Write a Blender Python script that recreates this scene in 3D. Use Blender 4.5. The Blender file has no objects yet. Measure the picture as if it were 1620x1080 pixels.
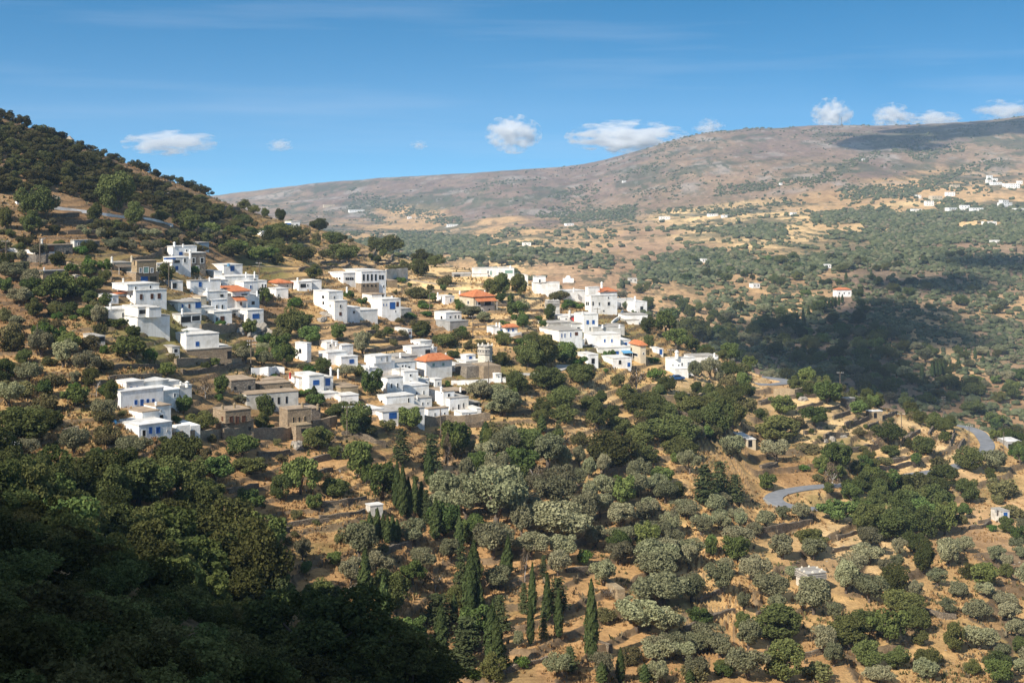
import bpy, math, random
import numpy as np
from mathutils import Vector

random.seed(7)
RNG = np.random.default_rng(11)
S = bpy.context.scene
C = S.collection
F, CU, EYE = 2250.0, 810.0, 300.0      # focal length in photo pixels, centre column, eye-level row

# ------------------------------------------------------------------ numpy noise
def _hash(ix, iy, seed):
    n = (ix.astype(np.int64) * 374761393 + iy.astype(np.int64) * 668265263 + seed * 1442695041) & 0x7fffffff
    n = ((n ^ (n >> 13)) * 1274126177) & 0x7fffffff
    return ((n ^ (n >> 16)) & 0xffff) / 65535.0
def vnoise(x, y, seed=0):
    ix, iy = np.floor(x), np.floor(y)
    fx, fy = x - ix, y - iy
    fx = fx * fx * fx * (fx * (fx * 6 - 15) + 10); fy = fy * fy * fy * (fy * (fy * 6 - 15) + 10)
    a, b = _hash(ix, iy, seed), _hash(ix + 1, iy, seed)
    c, d = _hash(ix, iy + 1, seed), _hash(ix + 1, iy + 1, seed)
    return (a + (b - a) * fx) * (1 - fy) + (c + (d - c) * fx) * fy
def fbm(x, y, octaves=4, seed=0):
    s, a, t = 0.0, 1.0, 0.0
    for k in range(octaves):
        s = s + a * (vnoise(x, y, seed + k * 17) - 0.5); t += a
        x, y, a = x * 2.03 + 5.1, y * 2.03 - 3.7, a * 0.5
    return s / t * 2.0                     # about -1..1
def sstep(a, b, x):
    t = np.clip((x - a) / (b - a), 0, 1); return t * t * (3 - 2 * t)

# ------------------------------------------------------------------ terrain: row V (photo row of the ground) over column u and distance D
COLS = {
 -700: [(15,1500),(45,900),(110,560),(150,520),(230,380),(300,250),(400,60),(500,0),(650,100),(1000,350),(2000,380),(3700,350),(6500,380)],
 -300: [(15,1560),(45,1000),(110,690),(150,700),(230,590),(300,430),(360,270),(430,100),(500,60),(650,180),(1000,430),(2000,390),(3700,345),(6500,380)],
 0:   [(15,1600),(45,1085),(80,905),(110,815),(150,850),(185,780),(225,700),(255,600),(290,500),(330,400),(370,300),(430,192),(480,196),(560,300),(700,430),(1000,480),(1500,420),(2500,350),(3600,330),(4500,345),(6500,380)],
 100: [(15,1610),(48,1085),(110,860),(150,895),(180,810),(230,695),(258,600),(290,510),(325,425),(370,335),(450,226),(500,230),(580,320),(1000,478)],
 200: [(15,1620),(52,1085),(80,990),(110,915),(150,940),(178,850),(205,765),(237,690),(262,600),(290,520),(322,450),(362,380),(420,310),(480,261),(525,264),(600,340),(720,440),(1000,475),(1500,410),(2500,340),(3600,322),(4500,345),(6500,380)],
 300: [(110,965),(150,980),(180,890),(210,790),(250,690),(280,600),(305,530),(340,460),(400,380),(520,298),(560,302),(650,370),(1000,470),(3700,316)],
 400: [(15,1650),(60,1120),(85,1060),(110,1010),(150,1010),(180,950),(205,895),(235,800),(262,700),(300,600),(322,550),(350,500),(385,450),(430,400),(480,362),(545,336),(590,341),(680,400),(900,465),(1300,420),(2000,370),(2900,330),(3400,311),(3700,303),(4100,310),(6500,350)],
 500: [(280,680),(310,600),(355,510),(420,430),(500,384),(560,362),(605,366),(700,430),(900,460),(1100,425),(1500,390),(2000,368),(2500,350),(2900,330),(3300,308),(3600,289),(4000,296),(6500,340)],
 600: [(15,1680),(60,1230),(110,1085),(150,1090),(198,1000),(220,900),(248,800),(280,700),(298,650),(322,600),(350,550),(390,500),(420,470),(470,430),(530,408),(580,397),(620,401),(700,450),(850,470),(1050,432),(1400,402),(1900,376),(2400,352),(2900,318),(3500,282),(3900,290),(6500,335)],
 700: [(60,1300),(110,1140),(160,1130),(196,1080),(230,920),(270,770),(310,665),(350,580),(405,505),(470,452),(550,421),(590,425),(650,458),(900,470),(1100,440),(1400,412),(1800,385),(2200,362),(2600,335),(3000,305),(3400,278),(3800,286),(6500,330)],
 800: [(15,1700),(60,1380),(110,1220),(160,1160),(196,1080),(212,1000),(236,900),(265,800),(300,700),(318,650),(340,600),(370,550),(410,500),(470,455),(540,436),(575,440),(640,478),(850,480),(1000,450),(1250,412),(1600,382),(2000,356),(2400,328),(2800,300),(3300,272),(3700,280),(6500,330)],
 860: [(520,454),(555,458),(620,490)],
 900: [(230,945),(270,810),(310,690),(355,590),(400,538),(450,495),(510,466),(545,471),(620,505),(800,492),(950,458),(1100,430),(1400,400),(1800,372),(2200,345),(2600,312),(3000,281),(3300,264),(3600,270),(6500,330)],
 1000:[(15,1720),(60,1450),(110,1270),(160,1180),(203,1080),(222,1000),(248,900),(280,800),(322,700),(345,650),(375,600),(405,560),(440,522),(480,495),(515,500),(580,545),(750,525),(900,476),(1050,440),(1350,400),(1750,368),(2200,332),(2600,294),(2950,258),(3250,240),(3550,247),(6500,320)],
 1060:[(470,525),(500,531),(560,570),(3220,225)],
 1100:[(250,910),(300,765),(350,660),(390,605),(430,565),(458,547),(490,553),(540,590),(620,585),(750,540),(900,490),(1050,450),(1300,405),(1700,365),(2200,318),(2600,272),(3000,232),(3200,215),(3500,223),(6500,310)],
 1160:[(445,570),(475,576)],
 1200:[(15,1740),(60,1500),(110,1300),(160,1190),(208,1080),(230,1000),(260,900),(300,800),(350,705),(400,625),(430,593),(460,600),(510,640),(570,632),(700,580),(850,520),(1000,466),(1300,404),(1700,357),(2200,305),(2600,260),(3000,222),(3200,205),(3500,212),(6500,305)],
 1300:[(250,950),(300,810),(350,715),(395,640),(415,614),(445,622),(500,665),(560,660),(640,618),(780,560),(930,495),(1050,455),(1300,405),(1700,352),(2200,295),(2600,250),(3000,212),(3200,198),(3500,206),(6500,300)],
 1400:[(15,1760),(60,1540),(110,1320),(160,1200),(215,1080),(237,1000),(272,900),(320,800),(370,710),(410,655),(428,645),(455,652),(510,690),(580,670),(700,600),(850,530),(1000,468),(1300,400),(1700,347),(2200,290),(2650,240),(3200,197),(3500,205),(6500,300)],
 1500:[(350,770),(400,690),(435,668),(460,676),(510,705),(570,695),(640,655),(780,575),(930,500),(1100,440),(1350,390),(1700,340),(2200,285),(2700,232),(3200,192),(3500,200),(6500,300)],
 1620:[(15,1780),(60,1580),(110,1340),(160,1210),(222,1080),(245,1000),(283,900),(336,800),(375,745),(425,706),(450,712),(500,740),(560,725),(620,684),(700,625),(850,540),(1000,470),(1200,415),(1500,360),(1900,310),(2500,240),(3200,182),(3500,190),(6500,300)],
 1900:[(15,1800),(60,1600),(110,1360),(230,1080),(300,880),(360,790),(425,740),(460,748),(520,760),(620,690),(850,540),(1200,405),(1900,300),(2500,225),(3200,165),(3500,172),(6500,290)],
 2400:[(15,1800),(110,1360),(230,1060),(360,800),(450,760),(620,690),(850,540),(1200,400),(1900,290),(2500,210),(3200,140),(3500,150),(6500,280)],
}
PTS = np.array([(u / 230.0, 3.6 * math.log(D), v) for u, L in COLS.items() for D, v in L])
def _phi(r): return r * r * np.log(np.maximum(r, 1e-6))
_n = len(PTS)
_A = np.zeros((_n + 3, _n + 3))
_d = np.hypot(PTS[:, None, 0] - PTS[None, :, 0], PTS[:, None, 1] - PTS[None, :, 1])
_A[:_n, :_n] = _phi(_d) + np.eye(_n) * 0.004
_A[:_n, _n] = 1; _A[:_n, _n + 1:] = PTS[:, :2]; _A[_n, :_n] = 1; _A[_n + 1:, :_n] = PTS[:, :2].T
_W = np.linalg.solve(_A, np.concatenate([PTS[:, 2], [0, 0, 0]]))
def rbfV(u, logD):
    a, b = (u / 230.0).ravel(), (3.6 * logD).ravel()
    out = np.empty(a.size)
    for i in range(0, a.size, 20000):
        r = np.hypot(a[i:i+20000, None] - PTS[None, :, 0], b[i:i+20000, None] - PTS[None, :, 1])
        out[i:i+20000] = _phi(r) @ _W[:_n] + _W[_n] + a[i:i+20000] * _W[_n + 1] + b[i:i+20000] * _W[_n + 2]
    return out.reshape(u.shape)

# terrain grid (columns fan out from the valley's near end, rows are distances)
GU = np.concatenate([np.arange(-900, -60, 28), np.arange(-60, 1680, 3.0), np.arange(1680, 2500, 28)])
GD = np.concatenate([np.geomspace(4, 40, 40)[:-1], np.geomspace(40, 160, 130)[:-1], np.geomspace(160, 470, 620)[:-1], np.geomspace(470, 620, 110)[:-1],
                     np.geomspace(620, 4000, 300)[:-1], np.geomspace(4000, 4680, 6)])
cu = np.arange(-900, 2501, 20.0); cd = np.geomspace(4, 7500, 420)
CV = rbfV(*np.meshgrid(cu, np.log(cd)))
def bilin(T, us, ds, u, d):
    iu = np.clip(np.searchsorted(us, u) - 1, 0, len(us) - 2); idd = np.clip(np.searchsorted(ds, d) - 1, 0, len(ds) - 2)
    a = np.clip((u - us[iu]) / (us[iu + 1] - us[iu]), 0, 1); b = np.clip((d - ds[idd]) / (ds[idd + 1] - ds[idd]), 0, 1)
    return (T[idd, iu] * (1 - a) + T[idd, iu + 1] * a) * (1 - b) + (T[idd + 1, iu] * (1 - a) + T[idd + 1, iu + 1] * a) * b
U2, D2 = np.meshgrid(GU, GD)
V2 = bilin(CV, cu, np.log(cd), U2, np.log(D2))
X2 = (U2 - CU) / F * D2
Z2 = -(V2 - EYE) / F * D2
# small relief, then dry terraces cut along the contours
Z2 += fbm(X2 / 45, D2 / 45, 4, 3) * np.clip(D2 / 300, 0.2, 1) * 0.7 * sstep(60, 200, D2)
far = sstep(650, 1300, D2)
Z2 += far * fbm(X2 / 260, D2 / 260, 5, 9) * 9 + sstep(1500, 2600, D2) * (1 - sstep(2700, 3150, D2)) * fbm(X2 / 420, D2 / 500, 4, 23) * 22
hstep = 1.35 + 1.2 * far + 0.5 * sstep(1080, 1200, U2) * (1 - far)
q = Z2 / hstep + 1.0 * fbm(X2 / 60, D2 / 60, 3, 31) + 0.3 * fbm(X2 / 9, D2 / 9, 3, 35)
fr = q - np.floor(q)
stepped = np.floor(q) + sstep(0.84, 0.97, fr) + 0.2 * (fr - 0.5) * (1 - sstep(.8, 1, fr))
TM = sstep(150, 190, D2) * (1 - 0.75 * sstep(900, 1700, D2)) * np.clip(1.05 + 0.8 * fbm(X2 / 60, D2 / 60, 2, 41), 0, 1)
TM *= (0.6 + 0.4 * sstep(420, 1000, U2)) * sstep(-.65, -.2, fbm(X2 / 26, D2 / 26, 3, 45))
Z2 += (stepped - q + 0.1) * hstep * TM * 0.9
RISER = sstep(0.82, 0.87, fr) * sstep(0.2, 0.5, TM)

def ground_z(x, y):
    x, y = np.asarray(x, float), np.maximum(np.asarray(y, float), 4.01)
    return bilin(Z2, GU, GD, x / y * F + CU, y)
VT = None
def refresh():
    global VT
    VT = EYE - F * Z2 / D2
refresh()
def at(u, v, dmin=30.0, dmax=7000.0):
    """The ground point that shows at a photo pixel, seen from the photographer's stand."""
    i = int(np.argmin(np.abs(GU - u)))
    col = VT[:, i]
    k = np.nonzero((col <= v) & (GD >= dmin) & (GD <= dmax))[0]
    if len(k) == 0:
        r_ = (GD >= dmin) & (GD <= dmax); D = GD[r_][int(np.argmin(col[r_]))]
    else:
        k = k[0]
        if k > 0 and col[k - 1] > v and GD[k - 1] >= dmin:
            t = (col[k - 1] - v) / (col[k - 1] - col[k]); D = GD[k - 1] + t * (GD[k] - GD[k - 1])
        else: D = GD[k]
    x = (u - CU) / F * D
    return np.array([x, D, float(ground_z(x, D))])
def px(p):                                   # world -> photo pixel
    return CU + F * p[0] / p[1], EYE - F * p[2] / p[1]

# ------------------------------------------------------------------ asphalt roads: the ground is graded under them
ROADS = {
 'loop': (4.0, [(1462,645),(1480,655),(1505,666),(1530,674),(1550,686),(1562,699),(1563,709),(1555,719),(1530,733),(1490,746),(1433,755),(1398,761),(1340,766),(1290,769),(1262,773),(1236,778),(1216,784),(1214,790),(1228,797),(1256,801),(1310,806),(1380,806),(1450,815)]),
 'bend': (4.2, [(1205,578),(1228,583),(1246,588),(1257,593),(1260,600),(1246,606),(1222,608),(1196,606)]),
 'lane': (3.6, [(812,590),(840,596),(866,593),(884,585),(893,577)]),
 'track': (3.0, [(400,420),(470,423),(540,423),(600,431),(655,438),(700,436),(730,428)]),
}
def smooth_line(P, n):
    P = np.asarray(P, float)
    t = np.concatenate([[0], np.cumsum(np.linalg.norm(np.diff(P[:, :2], axis=0), axis=1))])
    tt = np.linspace(0, t[-1], n)
    Q = np.stack([np.interp(tt, t, P[:, k]) for k in range(P.shape[1])], 1)
    ker = np.ones(7) / 7
    for _ in range(2):
        E = np.pad(Q, ((3, 3), (0, 0)), mode='edge')
        R = np.stack([np.convolve(E[:, k], ker, 'valid') for k in range(Q.shape[1])], 1)
        R[0], R[-1] = Q[0], Q[-1]; Q = R
    return Q
ROADLINES = {}
for k, (w, pts) in ROADS.items():
    P = np.array([at(u, v, 150, 470) for u, v in pts])
    L = np.linalg.norm(np.diff(P[:, :2], axis=0), axis=1).sum()
    Q = smooth_line(P, max(16, int(L / 1.6)))
    zz = np.pad(Q[:, 2], 8, mode='edge'); Q[:, 2] = np.convolve(zz, np.ones(17) / 17, 'valid')
    ROADLINES[k] = (w, Q)
    m = (X2 > Q[:, 0].min() - 9) & (X2 < Q[:, 0].max() + 9) & (D2 > Q[:, 1].min() - 9) & (D2 < Q[:, 1].max() + 9)
    ii = np.nonzero(m)
    xy = np.stack([X2[ii], D2[ii]], 1)
    best, bz = np.full(len(xy), 1e9), np.zeros(len(xy))
    for j in range(len(Q)):
        d = np.hypot(xy[:, 0] - Q[j, 0], xy[:, 1] - Q[j, 1]); s = d < best
        best[s], bz[s] = d[s], Q[j, 2]
    wgt = 1 - sstep(w / 2 + 0.6, w / 2 + 4.5, best)
    Z2[ii] = Z2[ii] * (1 - wgt) + (bz - 0.12) * wgt
    RISER[ii] *= (1 - wgt)
refresh()

# ------------------------------------------------------------------ materials
def new_mat(name, rough=0.9):
    m = bpy.data.materials.new(name); m.use_nodes = True
    nt = m.node_tree; b = nt.nodes['Principled BSDF']
    b.inputs['Roughness'].default_value = rough; b.inputs['Specular IOR Level'].default_value = 0.2
    return m, nt, b
def N(nt, typ, **kw):
    n = nt.nodes.new(typ)
    for k, v in kw.items(): setattr(n, k, v)
    return n
def ramp(nt, fac, stops):
    r = N(nt, 'ShaderNodeValToRGB'); e = r.color_ramp.elements
    while len(e) < len(stops): e.new(0.5)
    for el, (p, c) in zip(e, stops): el.position = p; el.color = (*c, 1)
    nt.links.new(fac, r.inputs[0]); return r.outputs[0]
def noise_of(nt, scale, detail=5, rough=0.6, coord='Object', vec=None):
    if vec is None:
        vec = N(nt, 'ShaderNodeTexCoord').outputs[coord]
    n = N(nt, 'ShaderNodeTexNoise'); n.inputs['Scale'].default_value = scale
    n.inputs['Detail'].default_value = detail; n.inputs['Roughness'].default_value = rough
    nt.links.new(vec, n.inputs['Vector']); return n.outputs['Fac']
def mixc(nt, a, b, fac, mode='MIX'):
    m = N(nt, 'ShaderNodeMix', data_type='RGBA', blend_type=mode)
    for s, v in ((m.inputs[6], a), (m.inputs[7], b), (m.inputs[0], fac)):
        if hasattr(v, 'is_linked') or isinstance(v, bpy.types.NodeSocket): nt.links.new(v, s)
        elif isinstance(v, tuple): s.default_value = (*v, 1)
        else: s.default_value = v
    return m.outputs[2]
def geo_pos(nt): return N(nt, 'ShaderNodeNewGeometry').outputs['Position']
def bump(nt, b, h, strength, dist):
    n = N(nt, 'ShaderNodeBump'); n.inputs['Strength'].default_value = strength; n.inputs['Distance'].default_value = dist
    nt.links.new(h, n.inputs['Height']); nt.links.new(n.outputs[0], b.inputs['Normal'])

def plaster(name, col, stain, amt=0.5):
    m, nt, b = new_mat(name, 0.92); P = geo_pos(nt)
    f = noise_of(nt, 0.55, 6, 0.65, vec=P)
    c = ramp(nt, f, [(0.38, stain), (0.38 + 0.22 * amt + 0.02, col)])
    mp = N(nt, 'ShaderNodeMapping'); mp.inputs['Scale'].default_value = (1.6, 1.6, 0.22); nt.links.new(P, mp.inputs[0])
    streak = ramp(nt, noise_of(nt, 1.1, 6, 0.7, vec=mp.outputs[0]), [(0.36, (0.70, 0.67, 0.62)), (0.52, (1, 1, 1))])      # rain streaks and patched limewash
    c = mixc(nt, c, streak, 0.38, 'MULTIPLY')
    c = mixc(nt, c, ramp(nt, noise_of(nt, 0.09, 2, 0.5, vec=P), [(0.35, (0.93, 0.90, 0.84)), (0.6, (1, 1, 1))]), 0.8, 'MULTIPLY')
    nt.links.new(c, b.inputs['Base Color'])
    bump(nt, b, noise_of(nt, 3.0, 4, 0.6, vec=P), 0.4, 0.08)
    return m
def stone(name, a, bcol, joint, scale=2.2):
    m, nt, b = new_mat(name, 0.95); P = geo_pos(nt)
    mp = N(nt, 'ShaderNodeMapping'); mp.inputs['Scale'].default_value = (1, 1, 1.9); nt.links.new(P, mp.inputs[0])
    v = N(nt, 'ShaderNodeTexVoronoi'); v.inputs['Scale'].default_value = scale; nt.links.new(mp.outputs[0], v.inputs['Vector'])
    e = N(nt, 'ShaderNodeTexVoronoi', feature='DISTANCE_TO_EDGE'); e.inputs['Scale'].default_value = scale; nt.links.new(mp.outputs[0], e.inputs['Vector'])
    sep = N(nt, 'ShaderNodeSeparateColor'); nt.links.new(v.outputs['Color'], sep.inputs[0])
    c = ramp(nt, sep.outputs[0], [(0.0, a), (1.0, bcol)])
    c = mixc(nt, c, ramp(nt, noise_of(nt, 0.4, 4, vec=P), [(0.35, (0.6, 0.58, 0.55)), (0.7, (1.15, 1.1, 1.0))]), 0.8, 'MULTIPLY')
    c = mixc(nt, joint, c, ramp(nt, e.outputs['Distance'], [(0.02, (0, 0, 0)), (0.09, (1, 1, 1))]))
    nt.links.new(c, b.inputs['Base Color']); bump(nt, b, e.outputs['Distance'], 0.6, 0.15)
    return m
def plain(name, col, rough=0.7, var=0.25, scale=1.5):
    m, nt, b = new_mat(name, rough); P = geo_pos(nt)
    k = tuple(c * (1 - var) for c in col)
    nt.links.new(ramp(nt, noise_of(nt, scale, 4, vec=P), [(0.35, k), (0.65, col)]), b.inputs['Base Color'])
    return m
M = {}
M['white'] = plaster('whitewash', (0.86, 0.85, 0.83), (0.70, 0.68, 0.64), 0.6)
M['dull'] = plaster('weathered_whitewash', (0.62, 0.60, 0.56), (0.42, 0.40, 0.36), 0.8)
M['cream'] = plaster('cream_plaster', (0.58, 0.50, 0.37), (0.48, 0.41, 0.30), 0.6)
M['grey'] = plaster('grey_concrete', (0.34, 0.34, 0.33), (0.25, 0.25, 0.24), 0.7)
M['bluegrey'] = plain('blue_grey_sheet', (0.16, 0.23, 0.30), 0.5, 0.12)
M['stone'] = stone('brown_fieldstone', (0.30, 0.225, 0.15), (0.44, 0.345, 0.245), (0.18, 0.14, 0.10))
M['darkstone'] = stone('grey_fieldstone', (0.20, 0.175, 0.15), (0.34, 0.30, 0.25), (0.09, 0.08, 0.07), 1.8)
M['tanstone'] = stone('tan_fieldstone', (0.33, 0.25, 0.15), (0.46, 0.36, 0.235), (0.21, 0.165, 0.11))
M['palestone'] = stone('pale_dovecote_stone', (0.64, 0.59, 0.50), (0.76, 0.71, 0.62), (0.52, 0.47, 0.39), 1.4)
M['drywall'] = stone('dry_stone_wall', (0.15, 0.12, 0.09), (0.29, 0.235, 0.175), (0.05, 0.042, 0.033), 2.6)
M['roofwhite'] = plaster('roof_whitewash', (0.70, 0.69, 0.67), (0.50, 0.48, 0.45), 0.9)
M['roofgrey'] = plaster('roof_screed', (0.42, 0.395, 0.36), (0.28, 0.26, 0.235), 0.9)
M['roofbrown'] = plaster('roof_clay', (0.40, 0.31, 0.22), (0.28, 0.21, 0.15), 0.9)
M['blue'] = plain('blue_painted_wood', (0.025, 0.11, 0.36), 0.5, 0.3)
M['brown'] = plain('brown_wood', (0.13, 0.055, 0.03), 0.6, 0.3)
M['glass'] = plain('dark_window_glass', (0.02, 0.022, 0.026), 0.12, 0.3)
M['green'] = plain('pale_green_paint', (0.22, 0.36, 0.30), 0.6, 0.15)
M['frame'] = plain('white_window_frame', (0.72, 0.72, 0.70), 0.6, 0.1)
M['red'] = plain('red_paint', (0.45, 0.05, 0.04), 0.6, 0.2)
M['metal'] = plain('grey_metal', (0.22, 0.23, 0.24), 0.45, 0.2)
M['wood'] = plain('weathered_pole_wood', (0.17, 0.135, 0.10), 0.85, 0.3)
M['bark'] = plain('tree_bark', (0.14, 0.11, 0.085), 0.95, 0.4)
M['palebark'] = plain('dead_bare_wood', (0.42, 0.39, 0.36), 0.95, 0.25)
M['tank'] = plain('blue_plastic', (0.10, 0.30, 0.50), 0.5, 0.1)
M['carblue'] = plain('blue_car_paint', (0.03, 0.08, 0.20), 0.3, 0.05)
M['tyre'] = plain('black_rubber', (0.02, 0.02, 0.02), 0.8, 0.1)
def tile_mat():
    m, nt, b = new_mat('terracotta_tiles', 0.85); P = geo_pos(nt)
    w = N(nt, 'ShaderNodeTexWave', wave_type='BANDS', bands_direction='DIAGONAL'); w.inputs['Scale'].default_value = 2.4
    w.inputs['Distortion'].default_value = 1.0; nt.links.new(P, w.inputs['Vector'])
    c = ramp(nt, noise_of(nt, 1.4, 5, 0.7, vec=P), [(0.3, (0.40, 0.115, 0.045)), (0.5, (0.56, 0.19, 0.075)), (0.72, (0.62, 0.27, 0.13))])
    c = mixc(nt, c, ramp(nt, w.outputs['Fac'], [(0.2, (0.72, 0.68, 0.66)), (0.6, (1, 1, 1))]), 0.7, 'MULTIPLY')
    nt.links.new(c, b.inputs['Base Color']); bump(nt, b, w.outputs['Fac'], 0.5, 0.08); return m
M['tile'] = tile_mat()
def asphalt_mat():
    m, nt, b = new_mat('worn_asphalt', 0.85); P = geo_pos(nt)
    c = ramp(nt, noise_of(nt, 0.5, 6, 0.7, vec=P), [(0.3, (0.15, 0.155, 0.165)), (0.7, (0.24, 0.24, 0.245))])
    nt.links.new(c, b.inputs['Base Color']); return m
M['asphalt'] = asphalt_mat()
M['dirt'] = plain('packed_dirt', (0.42, 0.34, 0.25), 0.95, 0.25, 0.6)
M['concrete_road'] = plain('pale_concrete_road', (0.45, 0.42, 0.38), 0.9, 0.2, 0.5)

def leaf_mat(name, col, dark, translucent=0.22, hue=0.025, val=0.42):
    m = bpy.data.materials.new(name); m.use_nodes = True; nt = m.node_tree; nt.nodes.clear()
    out = N(nt, 'ShaderNodeOutputMaterial')
    oi = N(nt, 'ShaderNodeObjectInfo'); g = N(nt, 'ShaderNodeNewGeometry')
    c = mixc(nt, dark, col, g.outputs['Random Per Island'])
    hs = N(nt, 'ShaderNodeHueSaturation')
    mr = N(nt, 'ShaderNodeMapRange'); mr.inputs[3].default_value = 0.5 - hue; mr.inputs[4].default_value = 0.5 + hue
    nt.links.new(oi.outputs['Random'], mr.inputs[0]); nt.links.new(mr.outputs[0], hs.inputs['Hue'])
    mul = N(nt, 'ShaderNodeMath', operation='MULTIPLY'); mul.inputs[1].default_value = 17.31; nt.links.new(oi.outputs['Random'], mul.inputs[0])
    fra = N(nt, 'ShaderNodeMath', operation='FRACT'); nt.links.new(mul.outputs[0], fra.inputs[0])
    mv = N(nt, 'ShaderNodeMapRange'); mv.inputs[3].default_value = 1 - val; mv.inputs[4].default_value = 1 + val
    nt.links.new(fra.outputs[0], mv.inputs[0]); nt.links.new(mv.outputs[0], hs.inputs['Value'])
    nt.links.new(c, hs.inputs['Color'])
    d = N(nt, 'ShaderNodeBsdfDiffuse'); t = N(nt, 'ShaderNodeBsdfTranslucent')
    nt.links.new(hs.outputs[0], d.inputs[0]); nt.links.new(hs.outputs[0], t.inputs[0])
    mx = N(nt, 'ShaderNodeMixShader'); mx.inputs[0].default_value = translucent
    nt.links.new(d.outputs[0], mx.inputs[1]); nt.links.new(t.outputs[0], mx.inputs[2]); nt.links.new(mx.outputs[0], out.inputs[0])
    return m
LEAF = {
 'hill': leaf_mat('hillside_leaves', (0.125, 0.118, 0.045), (0.058, 0.058, 0.024), 0.18, 0.03, 0.45),
 'slope': leaf_mat('slope_bush_leaves', (0.15, 0.145, 0.05), (0.07, 0.072, 0.025), 0.2, 0.035, 0.5),
 'olive': leaf_mat('olive_leaves', (0.30, 0.29, 0.165), (0.14, 0.14, 0.075)),
 'oak': leaf_mat('dark_oak_leaves', (0.145, 0.155, 0.052), (0.065, 0.075, 0.027)),
 'broad': leaf_mat('fig_leaves', (0.155, 0.19, 0.058), (0.07, 0.095, 0.03)),
 'cypress': leaf_mat('cypress_needles', (0.09, 0.115, 0.04), (0.042, 0.058, 0.022), 0.12, 0.01, 0.25),
 'conifer': leaf_mat('conifer_needles', (0.105, 0.12, 0.05), (0.05, 0.062, 0.027), 0.12, 0.01, 0.25),
 'shrub': leaf_mat('scrub_leaves', (0.18, 0.165, 0.07), (0.085, 0.082, 0.036), 0.2, 0.03, 0.35),
 'dry': leaf_mat('dry_brown_leaves', (0.20, 0.15, 0.095), (0.11, 0.085, 0.055), 0.2, 0.02, 0.3),
 'vine': leaf_mat('garden_leaves', (0.13, 0.20, 0.05), (0.06, 0.10, 0.025), 0.25, 0.02, 0.25),
}
# ------------------------------------------------------------------ object helpers
def link(o, parent=None):
    C.objects.link(o)
    if parent is not None: o.parent = parent
    return o
def mesh_from(name, verts, faces, mats, smooth=False, matidx=None):
    me = bpy.data.meshes.new(name); me.from_pydata([tuple(map(float, v)) for v in verts], [], [tuple(map(int, f)) for f in faces])
    for m in (mats if isinstance(mats, (list, tuple)) else [mats]): me.materials.append(m)
    if matidx is not None: me.polygons.foreach_set('material_index', matidx)
    if smooth: me.polygons.foreach_set('use_smooth', [True] * len(me.polygons))
    me.update(); return me
def fast_mesh(name, V, Q, mat, smooth=False):
    """numpy vertices (n,3) and polygons (m,k)"""
    me = bpy.data.meshes.new(name); V = np.asarray(V, np.float32); Q = np.asarray(Q, np.int32); k = Q.shape[1]
    me.vertices.add(len(V)); me.vertices.foreach_set('co', V.ravel())
    me.loops.add(Q.size); me.loops.foreach_set('vertex_index', Q.ravel())
    me.polygons.add(len(Q)); me.polygons.foreach_set('loop_start', np.arange(0, Q.size, k, dtype=np.int32))
    if mat is not None: me.materials.append(mat)
    me.update(calc_edges=True); me.polygons.foreach_set('use_smooth', np.full(len(Q), smooth)); me.update()
    return me
def tag(o, label=None, cat=None, group=None, kind=None):
    for k, v in (('label', label), ('category', cat), ('group', group), ('kind', kind)):
        if v: o[k] = v
    return o
def obj(name, me, parent=None): return link(bpy.data.objects.new(name, me), parent)
def empty(name, loc=(0, 0, 0), rz=0.0):
    o = bpy.data.objects.new(name, None); o.empty_display_size = 0.5; o.location = [float(a) for a in loc]; o.rotation_euler = (0, 0, rz); return link(o)

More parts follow.
